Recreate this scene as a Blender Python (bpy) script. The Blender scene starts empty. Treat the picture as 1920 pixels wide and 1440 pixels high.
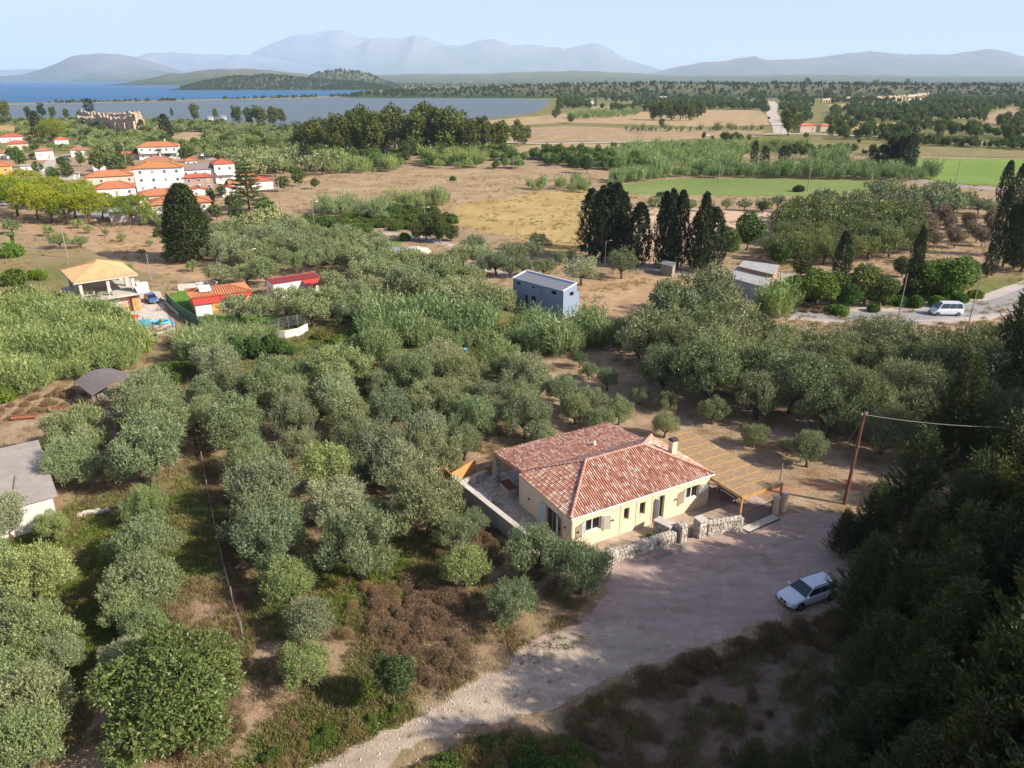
import bpy, bmesh, math, random
import numpy as np
from mathutils import Vector, Matrix, noise as mnoise
from mathutils.geometry import tessellate_polygon

# ------------------------------------------------------------------ camera, sky, sun, exposure
sc = bpy.context.scene
col = sc.collection
FOC, HCAM = 1400.0, 38.0                       # focal length in photo pixels, camera height in metres
PITCH = math.atan(574.0 / FOC)
cam_d = bpy.data.cameras.new('camera')
cam_d.sensor_width = 36.0
cam_d.lens = 36.0 * FOC / 1920.0
cam_d.clip_start = 0.5
cam_d.clip_end = 120000.0
cam = bpy.data.objects.new('camera', cam_d)
cam.location = (0, 0, HCAM)
cam.rotation_euler = (math.radians(90) - PITCH, 0, 0)
col.objects.link(cam)
sc.camera = cam

SUN_AZ, SUN_EL = -20.0, 33.0                   # azimuth from +X, counter-clockwise; elevation
sd = Vector((math.cos(math.radians(SUN_AZ)) * math.cos(math.radians(SUN_EL)),
             math.sin(math.radians(SUN_AZ)) * math.cos(math.radians(SUN_EL)), math.sin(math.radians(SUN_EL))))
world = bpy.data.worlds.new('World')
sc.world = world
world.use_nodes = True
wn = world.node_tree.nodes
wl = world.node_tree.links
bg = wn['Background']
sky = wn.new('ShaderNodeTexSky')
sky.sky_type = 'NISHITA'
sky.sun_disc = False
sky.sun_elevation = math.radians(SUN_EL)
sky.sun_rotation = math.radians(90 - SUN_AZ)
sky.altitude = 50
sky.air_density = 1.0
sky.dust_density = 1.8
sky.ozone_density = 4.0
tint = wn.new('ShaderNodeMix')
tint.data_type = 'RGBA'
tint.blend_type = 'MULTIPLY'
tint.inputs[0].default_value = 1.0
tint.inputs[7].default_value = (1.06, 0.94, 1.02, 1)
hsv = wn.new('ShaderNodeHueSaturation')
hsv.inputs['Saturation'].default_value = 0.82
wl.new(sky.outputs[0], hsv.inputs['Color'])
wl.new(hsv.outputs[0], tint.inputs[6])
wl.new(tint.outputs[2], bg.inputs['Color'])
bg.inputs['Strength'].default_value = 0.09
sl = bpy.data.lights.new('sun', 'SUN')
sl.energy = 5.0
sl.angle = math.radians(0.55)
sl.color = (1.0, 0.90, 0.76)
sun = bpy.data.objects.new('sun', sl)
sun.rotation_euler = sd.to_track_quat('Z', 'Y').to_euler()
sun.location = sd * 200
col.objects.link(sun)
sc.view_settings.view_transform = 'Standard'
sc.view_settings.look = 'None'
sc.view_settings.gamma = 1.0
sc.view_settings.use_curve_mapping = False
sc.view_settings.exposure = 1.0
sc.cycles.max_bounces = 6
sc.cycles.diffuse_bounces = 2
sc.cycles.glossy_bounces = 2
sc.cycles.transmission_bounces = 3
sc.cycles.transparent_max_bounces = 6
sc.cycles.volume_bounces = 1
sc.cycles.caustics_reflective = False
sc.cycles.caustics_refractive = False

HAZE = 5.0e-5
# ------------------------------------------------------------------ helpers
CP, SP = math.cos(PITCH), math.sin(PITCH)
PI = math.pi


def P(x, y, z=0.0):
    """point of the place at height z seen at photo pixel (x, y)"""
    cx = (x - 960) / FOC
    cy = -(y - 720) / FOC
    dz = -SP + cy * CP
    t = (z - HCAM) / dz
    return Vector((cx * t, (CP + cy * SP) * t, z))


def depth(p):
    return p[1] * CP + (HCAM - p[2]) * SP


def fbm(x, y, s, seed=0.0, o=3):
    v, a, n = 0.0, 1.0, 0.0
    for i in range(o):
        v += a * mnoise.noise(Vector((x / s + seed, y / s - seed, seed * 1.7 + i)))
        n += a
        a *= 0.5
        s *= 0.5
    return v / n


def tag(o, label=None, cat=None, group=None, kind=None):
    if label:
        o['label'] = label
    if cat:
        o['category'] = cat
    if group:
        o['group'] = group
    if kind:
        o['kind'] = kind
    return o


def empty(name, loc, rz=0.0, label=None, cat=None, group=None, s=None):
    o = bpy.data.objects.new(name, None)
    o.empty_display_size = 0.3
    o.location = loc
    o.rotation_euler = (0, 0, rz)
    if s is not None:
        o.scale = (s, s, s) if not isinstance(s, (tuple, list)) else s
    col.objects.link(o)
    return tag(o, label, cat, group)


def link(name, me, parent=None, loc=None, rz=None, color=None):
    o = bpy.data.objects.new(name, me)
    col.objects.link(o)
    if parent is not None:
        o.parent = parent
    if loc is not None:
        o.location = loc
    if rz is not None:
        o.rotation_euler = (0, 0, rz)
    if color is not None:
        o.color = (*color, 1)
    return o


def copy_tree(o, parent=None):
    c = o.copy()
    col.objects.link(c)
    if parent is not None:
        c.parent = parent
    for ch in list(o.children):
        copy_tree(ch, c)
    return c


# ---- materials
class NT:
    def __init__(s, m):
        s.t = m.node_tree
        s.n, s.l = s.t.nodes, s.t.links

    def node(s, typ, **kw):
        n = s.n.new(typ)
        for k, v in kw.items():
            setattr(n, k, v)
        return n

    def noise(s, vec, scale, detail=4, rough=0.55, dist=0.0):
        n = s.n.new('ShaderNodeTexNoise')
        n.inputs['Scale'].default_value = scale
        n.inputs['Detail'].default_value = detail
        n.inputs['Roughness'].default_value = rough
        n.inputs['Distortion'].default_value = dist
        if vec is not None:
            s.l.new(vec, n.inputs['Vector'])
        return n.outputs['Fac']

    def ramp(s, fac, stops, interp='LINEAR'):
        n = s.n.new('ShaderNodeValToRGB')
        n.color_ramp.interpolation = interp
        e = n.color_ramp.elements
        while len(e) < len(stops):
            e.new(0.5)
        for i, (p, c) in enumerate(stops):
            e[i].position = p
            e[i].color = (*c, 1) if len(c) == 3 else c
        s.l.new(fac, n.inputs[0])
        return n.outputs[0]

    def mix(s, fac, a, b, mode='MIX'):
        n = s.n.new('ShaderNodeMix')
        n.data_type = 'RGBA'
        n.blend_type = mode
        for v, i in ((fac, 0), (a, 6), (b, 7)):
            if isinstance(v, (int, float)):
                n.inputs[i].default_value = v
            elif isinstance(v, (tuple, list)):
                n.inputs[i].default_value = (*v, 1) if len(v) == 3 else v
            else:
                s.l.new(v, n.inputs[i])
        return n.outputs[2]

    def math(s, op, a, b=None, clamp=False):
        n = s.n.new('ShaderNodeMath')
        n.operation = op
        n.use_clamp = clamp
        for v, i in ((a, 0), (b, 1)):
            if v is None:
                continue
            if isinstance(v, (int, float)):
                n.inputs[i].default_value = v
            else:
                s.l.new(v, n.inputs[i])
        return n.outputs[0]

    def bump(s, h, strength, dist, bsdf):
        n = s.n.new('ShaderNodeBump')
        n.inputs['Strength'].default_value = strength
        n.inputs['Distance'].default_value = dist
        s.l.new(h, n.inputs['Height'])
        s.l.new(n.outputs[0], bsdf.inputs['Normal'])

    def pos(s, obj=False, scale=(1, 1, 1), rot=0.0):
        if obj:
            o = s.n.new('ShaderNodeTexCoord').outputs['Object']
        else:
            o = s.n.new('ShaderNodeNewGeometry').outputs['Position']
        if scale != (1, 1, 1) or rot:
            m = s.n.new('ShaderNodeMapping')
            m.vector_type = 'POINT'
            m.inputs['Rotation'].default_value = (0, 0, rot)
            m.inputs['Scale'].default_value = scale
            s.l.new(o, m.inputs[0])
            o = m.outputs[0]
        return o


MATS = {}


def newmat(name, rough=0.8, spec=0.3):
    m = bpy.data.materials.new(name)
    m.use_nodes = True
    b = m.node_tree.nodes['Principled BSDF']
    b.inputs['Roughness'].default_value = rough
    b.inputs['Specular IOR Level'].default_value = spec
    MATS[name] = m
    return m, NT(m), b


def simple(name, c, rough=0.7, var=0.12, scale=1.5, bump=0.0, spec=0.3, metal=0.0, obj=False, bscale=12):
    """plain surface with mottling of its own colour"""
    m, t, b = newmat(name, rough, spec)
    p = t.pos(obj)
    f = t.noise(p, scale, 5, 0.6)
    lo = tuple(x * (1 - var * 1.6) for x in c)
    hi = tuple(min(0.95, x * (1 + var)) for x in c)
    t.l.new(t.ramp(f, [(0.25, lo), (0.75, hi)]), b.inputs['Base Color'])
    b.inputs['Metallic'].default_value = metal
    if bump:
        t.bump(t.noise(p, bscale, 4), bump, 0.05, b)
    return m


def leafmat(name, c0, c1, c2, trans=0.22, rough=0.55, objcol=True):
    """leaf: colour differs from leaf to leaf, tinted by each tree's own colour"""
    m, t, b = newmat(name, rough, 0.35)
    g = t.node('ShaderNodeNewGeometry')
    colr = t.ramp(g.outputs['Random Per Island'], [(0.0, c0), (0.5, c1), (1.0, c2)])
    oi = t.node('ShaderNodeObjectInfo')
    if objcol:
        colr = t.mix(1.0, colr, oi.outputs['Color'], 'MULTIPLY')
    hs = t.node('ShaderNodeHueSaturation')
    v = t.math('MULTIPLY_ADD', oi.outputs['Random'], 0.30)
    v.node.inputs[2].default_value = 0.85
    h = t.math('MULTIPLY_ADD', oi.outputs['Random'], -0.03)
    h.node.inputs[2].default_value = 0.515
    t.l.new(v, hs.inputs['Value'])
    t.l.new(h, hs.inputs['Hue'])
    t.l.new(colr, hs.inputs['Color'])
    colr = hs.outputs[0]
    t.l.new(colr, b.inputs['Base Color'])
    tr = t.node('ShaderNodeBsdfTranslucent')
    tc = t.mix(1.0, colr, (1.0, 1.05, 0.6), 'MULTIPLY')
    t.l.new(tc, tr.inputs[0])
    mx = t.node('ShaderNodeMixShader')
    mx.inputs[0].default_value = trans
    t.l.new(b.outputs[0], mx.inputs[1])
    t.l.new(tr.outputs[0], mx.inputs[2])
    t.l.new(mx.outputs[0], t.n['Material Output'].inputs[0])
    return m


# ---- mesh builder
class MB:
    def __init__(s):
        s.v, s.f, s.m = [], [], []

    def add(s, vs, fs, mi=0):
        o = len(s.v)
        s.v.extend([tuple(v) for v in vs])
        for f in fs:
            s.f.append(tuple(i + o for i in f))
            s.m.append(mi)

    def box(s, c, d, rz=0.0, mi=0, tilt=None):
        x, y, z = d[0] / 2, d[1] / 2, d[2] / 2
        vs = [Vector((sx * x, sy * y, sz * z)) for sz in (-1, 1) for sx, sy in ((-1, -1), (1, -1), (1, 1), (-1, 1))]
        M = Matrix.Rotation(rz, 3, 'Z')
        if tilt is not None:
            M = M @ Matrix.Rotation(tilt[0], 3, 'X') @ Matrix.Rotation(tilt[1], 3, 'Y')
        s.add([M @ v + Vector(c) for v in vs],
              [(3, 2, 1, 0), (4, 5, 6, 7), (0, 1, 5, 4), (1, 2, 6, 5), (2, 3, 7, 6), (3, 0, 4, 7)], mi)

    def box2(s, a, b, mi=0):
        s.box([(a[i] + b[i]) / 2 for i in range(3)], [abs(b[i] - a[i]) for i in range(3)], 0, mi)

    def beam(s, a, b, w, h, mi=0):
        """bar of section w x h from a to b"""
        a, b = Vector(a), Vector(b)
        d = (b - a).normalized()
        up = Vector((0, 0, 1)) if abs(d.z) < 0.95 else Vector((0, 1, 0))
        sx = d.cross(up).normalized() * w / 2
        sy = sx.cross(d).normalized() * h / 2
        vs = [q + k for q in (a, b) for k in (-sx - sy, sx - sy, sx + sy, -sx + sy)]
        s.add(vs, [(0, 1, 2, 3), (7, 6, 5, 4), (0, 4, 5, 1), (1, 5, 6, 2), (2, 6, 7, 3), (3, 7, 4, 0)], mi)

    def tube(s, pts, rs, n=6, mi=0, cap=True):
        base = len(s.v)
        pts = [Vector(p) for p in pts]
        for i, p in enumerate(pts):
            d = (pts[min(i + 1, len(pts) - 1)] - pts[max(i - 1, 0)])
            d = d.normalized() if d.length > 1e-6 else Vector((0, 0, 1))
            up = Vector((0, 0, 1)) if abs(d.z) < 0.9 else Vector((1, 0, 0))
            a = d.cross(up).normalized()
            b = d.cross(a)
            r = rs[i] if isinstance(rs, (list, tuple)) else rs
            for k in range(n):
                t = 2 * PI * k / n
                s.v.append(tuple(p + a * math.cos(t) * r + b * math.sin(t) * r))
        for i in range(len(pts) - 1):
            for k in range(n):
                k2 = (k + 1) % n
                s.f.append((base + i * n + k, base + i * n + k2, base + (i + 1) * n + k2, base + (i + 1) * n + k))
                s.m.append(mi)
        if cap:
            s.f.append(tuple(base + (len(pts) - 1) * n + k for k in range(n)))
            s.m.append(mi)
            s.f.append(tuple(base + k for k in reversed(range(n))))
            s.m.append(mi)

    def prism(s, poly, z0, z1, mi=0):
        n = len(poly)
        vs = [(p[0], p[1], z0) for p in poly] + [(p[0], p[1], z1) for p in poly]
        fs = [tuple(reversed(range(n))), tuple(range(n, 2 * n))]
        fs += [(i, (i + 1) % n, n + (i + 1) % n, n + i) for i in range(n)]
        s.add(vs, fs, mi)

    def quad(s, a, b, c, d, mi=0):
        s.add([a, b, c, d], [(0, 1, 2, 3)], mi)

    def slab(s, pts, th, mi=0):
        """flat panel with corner points pts (counter-clockwise from outside) and thickness th behind"""
        pts = [Vector(p) for p in pts]
        n = (pts[1] - pts[0]).cross(pts[2] - pts[0]).normalized() * th
        k = len(pts)
        s.add(list(pts) + [p - n for p in pts], [tuple(range(k)), tuple(reversed(range(k, 2 * k)))] +
              [(i, k + i, k + (i + 1) % k, (i + 1) % k) for i in range(k)], mi)

    def mesh(s, name, mats, smooth=False):
        me = bpy.data.meshes.new(name)
        me.from_pydata(s.v, [], s.f)
        if not isinstance(mats, (list, tuple)):
            mats = [mats]
        for m in mats:
            me.materials.append(MATS[m] if isinstance(m, str) else m)
        if len(mats) > 1:
            me.polygons.foreach_set('material_index', s.m)
        if smooth:
            me.polygons.foreach_set('use_smooth', [True] * len(me.polygons))
        me.update()
        return me

    def build(s, name, mats, parent=None, loc=None, rz=None, smooth=False, kind=None, label=None):
        o = link(name, s.mesh(name, mats, smooth), parent, loc, rz)
        if kind:
            o['kind'] = kind
        if label:
            o['label'] = label
        return o


def np_mesh(name, V, Q, mats, mi=None, k=4):
    """fast mesh from numpy verts and faces of k corners"""
    me = bpy.data.meshes.new(name)
    me.vertices.add(len(V))
    me.vertices.foreach_set('co', np.ascontiguousarray(V, dtype=np.float32).ravel())
    me.loops.add(len(Q) * k)
    me.loops.foreach_set('vertex_index', np.ascontiguousarray(Q, dtype=np.int32).ravel())
    me.polygons.add(len(Q))
    me.polygons.foreach_set('loop_start', np.arange(0, len(Q) * k, k, dtype=np.int32))
    for m in (mats if isinstance(mats, (list, tuple)) else [mats]):
        me.materials.append(MATS[m] if isinstance(m, str) else m)
    if mi is not None:
        me.polygons.foreach_set('material_index', mi)
    me.update()
    me.validate()
    return me


def unit(a):
    return a / np.maximum(np.linalg.norm(a, axis=-1, keepdims=True), 1e-9)


def leaves(pos, d, L, W, rng, nrm=None):
    """diamond leaves at pos pointing along d, blades turned towards nrm"""
    n = len(pos)
    side = unit(np.cross(d, rng.normal(size=(n, 3)) if nrm is None else nrm + rng.normal(size=(n, 3)) * 0.45))
    L = np.broadcast_to(L, (n,))[:, None] if np.ndim(L) else L
    mid = pos + d * (L * 0.5)
    V = np.empty((n, 4, 3))
    V[:, 0] = pos
    V[:, 1] = mid + side * (W * 0.5)
    V[:, 2] = pos + d * L
    V[:, 3] = mid - side * (W * 0.5)
    return V.reshape(-1, 3), np.arange(n * 4).reshape(-1, 4)


def twigs(st, d, tl, nl, L, W, spread, rng, droop=0.0, nrm=None):
    """nl leaves along every twig that starts at st and runs along d"""
    n = len(st)
    t = (np.arange(nl) + 0.5) / nl
    tl = np.broadcast_to(tl, (n,))
    p = st[:, None, :] + d[:, None, :] * (tl[:, None, None] * t[None, :, None])
    p[:, :, 2] -= droop * (t ** 2)[None, :] * tl[:, None]
    ld = unit(d[:, None, :] + rng.normal(size=(n, nl, 3)) * spread)
    return leaves(p.reshape(-1, 3), ld.reshape(-1, 3), L * rng.uniform(0.7, 1.25, n * nl), W, rng, None if nrm is None else np.repeat(nrm, nl, 0))

# ------------------------------------------------------------------ materials
leafmat('olive_leaf', (0.118, 0.148, 0.056), (0.20, 0.24, 0.108), (0.37, 0.41, 0.245), trans=0.15)
leafmat('broad_leaf', (0.05, 0.085, 0.02), (0.09, 0.125, 0.035), (0.14, 0.17, 0.06))
leafmat('citrus_leaf', (0.045, 0.10, 0.03), (0.085, 0.15, 0.05), (0.15, 0.20, 0.07), rough=0.45)
leafmat('conifer_leaf', (0.024, 0.043, 0.014), (0.055, 0.083, 0.025), (0.15, 0.17, 0.045), trans=0.2)
leafmat('pine_leaf', (0.13, 0.18, 0.01), (0.24, 0.29, 0.015), (0.36, 0.40, 0.03), trans=0.25)
leafmat('cypress_leaf', (0.02, 0.034, 0.013), (0.036, 0.055, 0.02), (0.06, 0.08, 0.03), trans=0.08)
leafmat('reed_leaf', (0.10, 0.14, 0.05), (0.19, 0.245, 0.11), (0.38, 0.41, 0.24))
leafmat('dry_leaf', (0.13, 0.085, 0.05), (0.21, 0.145, 0.09), (0.32, 0.24, 0.15))
leafmat('grass_leaf', (0.16, 0.14, 0.05), (0.26, 0.21, 0.10), (0.38, 0.31, 0.17))
leafmat('green_grass_leaf', (0.07, 0.12, 0.02), (0.12, 0.17, 0.03), (0.19, 0.23, 0.06))
leafmat('banana_leaf', (0.10, 0.2, 0.03), (0.17, 0.28, 0.05), (0.26, 0.34, 0.08))
simple('bark', (0.12, 0.095, 0.07), 0.9, 0.25, 6, 0.6)
simple('pale_bark', (0.22, 0.18, 0.14), 0.9, 0.25, 6, 0.6)
def rendermat(name, c):
    """lime render with broad mottling and faint run-off streaks"""
    m, t, b = newmat(name, 0.88, 0.2)
    a = t.noise(t.pos(), 0.8, 5, 0.65)
    st = t.noise(t.pos(scale=(1.0, 1.0, 0.12)), 4.5, 5, 0.7)
    k = t.math('ADD', t.math('MULTIPLY', a, 0.5), t.math('MULTIPLY', st, 0.5))
    t.l.new(t.ramp(k, [(0.32, tuple(x * 0.80 for x in c)), (0.48, tuple(x * 0.96 for x in c)), (0.7, c)]), b.inputs['Base Color'])
    t.bump(t.noise(t.pos(), 25, 4), 0.1, 0.02, b)


rendermat('plaster_cream', (0.76, 0.60, 0.42))
simple('plaster_white', (0.66, 0.65, 0.63), 0.85, 0.06, 0.5, 0.05)
simple('plaster_orange', (0.78, 0.33, 0.09), 0.85, 0.06, 0.5)
simple('plaster_pink', (0.72, 0.33, 0.28), 0.85, 0.06, 0.5)
simple('plaster_grey', (0.33, 0.32, 0.31), 0.85, 0.08, 0.5)
simple('plaster_lilac', (0.60, 0.60, 0.64), 0.85, 0.04, 0.5)
simple('plaster_beige', (0.55, 0.45, 0.33), 0.85, 0.08, 0.5)
simple('plaster_brown', (0.33, 0.24, 0.20), 0.85, 0.08, 0.5)
simple('block_pink', (0.50, 0.30, 0.24), 0.9, 0.15, 0.8)
simple('cladding_blue', (0.22, 0.275, 0.37), 0.6, 0.03, 0.4)
simple('roof_blue_grey', (0.17, 0.18, 0.21), 0.7, 0.06, 1.0)
simple('trim_white', (0.78, 0.78, 0.78), 0.5, 0.02)
simple('sill_white', (0.7, 0.67, 0.62), 0.6, 0.03)
simple('shutter_grey', (0.44, 0.50, 0.50), 0.6, 0.05)
simple('door_green', (0.46, 0.49, 0.44), 0.6, 0.05)
simple('timber_honey', (0.50, 0.28, 0.10), 0.65, 0.18, 3.0)
simple('timber_reveal', (0.38, 0.24, 0.10), 0.7, 0.1, 3.0)
simple('cane', (0.36, 0.25, 0.14), 0.9, 0.2, 2.5)
simple('groove_shadow', (0.55, 0.36, 0.18), 0.8, 0.05)  # shadow tone of the wall grooves, put into the colour
simple('iron_black', (0.02, 0.02, 0.022), 0.5, 0.1)
simple('lead_dark', (0.06, 0.065, 0.075), 0.5, 0.1)
simple('concrete', (0.34, 0.32, 0.29), 0.9, 0.18, 0.9, 0.25)
simple('concrete_pale', (0.50, 0.46, 0.40), 0.9, 0.15, 0.8, 0.25)
simple('render_pale', (0.60, 0.57, 0.52), 0.9, 0.12, 0.8, 0.1)
simple('old_sheet', (0.32, 0.285, 0.25), 0.8, 0.14, 1.1, 0.15)
simple('fibre_cement', (0.33, 0.33, 0.32), 0.85, 0.12, 0.6)
simple('fabric_shade', (0.165, 0.14, 0.135), 0.9, 0.1, 0.8)
simple('pvc_white', (0.75, 0.75, 0.74), 0.6, 0.03)
simple('tarp_blue', (0.02, 0.05, 0.16), 0.5, 0.1)
simple('tarp_cyan', (0.08, 0.42, 0.75), 0.5, 0.1)
simple('plastic_red', (0.6, 0.03, 0.02), 0.5, 0.1)
simple('plastic_yellow', (0.8, 0.5, 0.05), 0.5, 0.1)
simple('rust', (0.20, 0.075, 0.035), 0.85, 0.3, 4)
simple('rust_orange', (0.27, 0.10, 0.045), 0.8, 0.25, 4)
simple('wood_grey', (0.27, 0.24, 0.20), 0.85, 0.2, 4)
simple('pole_wood', (0.16, 0.075, 0.05), 0.8, 0.25, 5)
simple('fence_green', (0.07, 0.16, 0.12), 0.7, 0.06)
simple('metal_galv', (0.42, 0.44, 0.46), 0.4, 0.05, metal=0.6)
simple('metal_beam', (0.20, 0.22, 0.25), 0.5, 0.1, metal=0.3)
simple('sheet_red', (0.50, 0.07, 0.05), 0.5, 0.06, 1.0)
simple('sheet_maroon', (0.26, 0.05, 0.05), 0.5, 0.06, 1.0)
simple('wire', (0.30, 0.29, 0.28), 0.6, 0.1)
simple('rock_pale', (0.55, 0.50, 0.43), 0.9, 0.22, 1.2, 0.4, bscale=3)
simple('ruin_stone', (0.46, 0.36, 0.26), 0.95, 0.3, 0.35, 0.6, bscale=1.5)
simple('paint_line', (0.6, 0.6, 0.58), 0.8, 0.1)
simple('flower_yellow', (0.7, 0.55, 0.03), 0.7, 0.1)
simple('brick_hole', (0.45, 0.20, 0.11), 0.9, 0.15, 4)


def glassmat(name, c, rough=0.08):
    m, t, b = newmat(name, rough, 0.7)
    b.inputs['Base Color'].default_value = (*c, 1)


glassmat('glass_dark', (0.015, 0.017, 0.02))
glassmat('glass_grey', (0.07, 0.075, 0.08), 0.25)
simple('blind', (0.35, 0.28, 0.2), 0.7, 0.1)
glassmat('glass_blue', (0.02, 0.035, 0.05))
glassmat('solar', (0.03, 0.04, 0.07))


def paint(name, c, rough=0.3, metal=0.0):
    m, t, b = newmat(name, rough, 0.5)
    b.inputs['Base Color'].default_value = (*c, 1)
    b.inputs['Metallic'].default_value = metal
    b.inputs['Coat Weight'].default_value = 0.5
    b.inputs['Coat Roughness'].default_value = 0.12


paint('car_white', (0.62, 0.67, 0.74), 0.35)
paint('car_blue', (0.04, 0.13, 0.30), 0.3)
paint('car_silver', (0.4, 0.42, 0.45), 0.35, 0.4)
paint('car_red', (0.4, 0.03, 0.02), 0.35)
simple('tyre', (0.02, 0.02, 0.02), 0.9, 0.1)
simple('rim', (0.28, 0.29, 0.31), 0.4, 0.1, metal=0.7)
simple('plate_yellow', (0.55, 0.38, 0.06), 0.6, 0.05)
glassmat('lamp_glass', (0.35, 0.38, 0.42), 0.15)


def tilemat(name, stops, rough=0.85):
    """fired clay tiles, each its own batch colour"""
    m, t, b = newmat(name, rough, 0.2)
    g = t.node('ShaderNodeNewGeometry')
    c = t.ramp(g.outputs['Random Per Island'], stops)
    n = t.noise(g.outputs['Position'], 5.0, 5, 0.65)
    c = t.mix(t.math('MULTIPLY', n, 0.5), c, (0.30, 0.20, 0.15), 'MIX')
    t.l.new(c, b.inputs['Base Color'])
    t.bump(t.noise(g.outputs['Position'], 30.0, 3), 0.3, 0.01, b)


tilemat('clay_tile', [(0.0, (0.31, 0.12, 0.085)), (0.22, (0.45, 0.185, 0.125)), (0.5, (0.55, 0.26, 0.175)), (0.70, (0.60, 0.34, 0.24)), (0.82, (0.65, 0.48, 0.38)), (1.0, (0.70, 0.60, 0.52))])
tilemat('clay_pan', [(0.0, (0.17, 0.05, 0.035)), (1.0, (0.26, 0.08, 0.05))])
tilemat('clay_cap', [(0.0, (0.45, 0.20, 0.15)), (1.0, (0.58, 0.34, 0.27))])


def roofmat(name, c, sc_=0.9):
    m, t, b = newmat(name, 0.8, 0.2)
    p = t.pos()
    a = t.noise(p, sc_, 5, 0.7)
    bb = t.noise(p, 6.0, 3, 0.7)
    lo = tuple(x * 0.72 for x in c)
    cc = t.ramp(a, [(0.3, lo), (0.7, c)])
    cc = t.mix(t.math('MULTIPLY', bb, 0.35), cc, tuple(x * 0.5 for x in c))
    t.l.new(cc, b.inputs['Base Color'])
    return m


roofmat('roof_orange', (0.50, 0.20, 0.095))
roofmat('roof_terracotta', (0.52, 0.18, 0.09))
roofmat('roof_brown', (0.38, 0.19, 0.12))
roofmat('roof_red', (0.50, 0.13, 0.08))
roofmat('roof_grey', (0.26, 0.21, 0.20))
roofmat('roof_amber', (0.50, 0.22, 0.08))
roofmat('roof_tan', (0.58, 0.38, 0.19))


def stonemat():
    m, t, b = newmat('field_stone', 0.9, 0.2)
    g = t.node('ShaderNodeNewGeometry')
    c = t.ramp(g.outputs['Random Per Island'], [(0, (0.27, 0.235, 0.20)), (0.4, (0.43, 0.385, 0.33)), (0.75, (0.58, 0.53, 0.46)), (1, (0.68, 0.63, 0.55))])
    n = t.noise(g.outputs['Position'], 9, 5, 0.7)
    c = t.mix(t.math('MULTIPLY', n, 0.45), c, (0.22, 0.19, 0.16))
    t.l.new(c, b.inputs['Base Color'])
    t.bump(n, 0.5, 0.03, b)


stonemat()


def pavemat():
    m, t, b = newmat('crazy_paving', 0.85, 0.2)
    p = t.pos()
    v = t.node('ShaderNodeTexVoronoi')
    v.feature = 'DISTANCE_TO_EDGE'
    v.inputs['Scale'].default_value = 2.4
    t.l.new(p, v.inputs['Vector'])
    v2 = t.node('ShaderNodeTexVoronoi')
    v2.inputs['Scale'].default_value = 2.4
    t.l.new(p, v2.inputs['Vector'])
    sep = t.node('ShaderNodeSeparateColor')
    t.l.new(v2.outputs['Color'], sep.inputs[0])
    c = t.ramp(sep.outputs[0], [(0, (0.34, 0.28, 0.22)), (0.5, (0.46, 0.40, 0.33)), (1, (0.56, 0.51, 0.43))])
    j = t.ramp(v.outputs['Distance'], [(0.02, (0, 0, 0)), (0.07, (1, 1, 1))])
    c = t.mix(j, (0.26, 0.22, 0.18), c)
    t.l.new(c, b.inputs['Base Color'])
    t.bump(j, 0.4, 0.02, b)


pavemat()


def groundmat():
    m, t, b = newmat('earth', 0.95, 0.1)
    p = t.pos()
    big = t.noise(p, 0.035, 5, 0.62)
    mid = t.noise(p, 0.33, 6, 0.68)
    fine = t.noise(p, 4.0, 6, 0.75)
    dry = t.ramp(mid, [(0.30, (0.20, 0.135, 0.08)), (0.45, (0.31, 0.22, 0.135)), (0.6, (0.41, 0.305, 0.20)), (0.8, (0.48, 0.375, 0.26))])
    grn = t.ramp(mid, [(0.3, (0.08, 0.10, 0.025)), (0.5, (0.155, 0.165, 0.05)), (0.75, (0.28, 0.25, 0.11))])
    at = t.node('ShaderNodeAttribute')
    at.attribute_name = 'green'
    k = t.math('ADD', at.outputs['Fac'], t.math('MULTIPLY', t.math('SUBTRACT', mid, 0.5), 1.3))
    k = t.math('ADD', k, t.math('MULTIPLY', t.math('SUBTRACT', fine, 0.5), 0.8))
    k = t.math('ADD', k, t.math('MULTIPLY', t.math('SUBTRACT', big, 0.5), 0.8))
    kk = t.ramp(k, [(0.36, (0, 0, 0)), (0.64, (1, 1, 1))])
    c = t.mix(kk, dry, grn)
    sp = t.ramp(fine, [(0.36, (0.55, 0.52, 0.50)), (0.58, (1, 1, 1)), (0.75, (1.18, 1.16, 1.12))])
    c = t.mix(0.8, c, sp, 'MULTIPLY')
    t.l.new(c, b.inputs['Base Color'])
    t.bump(t.math('ADD', fine, mid), 0.9, 0.12, b)


groundmat()


def fieldmat(name, c0, c1, rot=0.0, stretch=6.0, sc_=0.08, fine=1.2, fs=0.4):
    """ploughed or mown field: broad patches plus rows along one direction"""
    m, t, b = newmat(name, 0.95, 0.1)
    p = t.pos(scale=(1.0 / stretch, 1.0, 1.0), rot=rot)
    q = t.pos()
    a = t.noise(q, sc_, 5, 0.65)
    r = t.noise(p, fine, 3, 0.6)
    f = t.noise(q, 2.5, 5, 0.8)
    k = t.math('ADD', t.math('MULTIPLY', a, 0.8), t.math('MULTIPLY', r, fs))
    g2 = t.noise(q, 0.45, 5, 0.75)
    k = t.math('ADD', k, t.math('MULTIPLY', t.math('SUBTRACT', f, 0.5), 0.45))
    k = t.math('ADD', k, t.math('MULTIPLY', t.math('SUBTRACT', g2, 0.62), 0.5))
    t.l.new(t.ramp(k, [(0.32, c0), (0.72, c1)]), b.inputs['Base Color'])
    t.bump(t.math('ADD', f, r), 0.5, 0.1, b)


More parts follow.
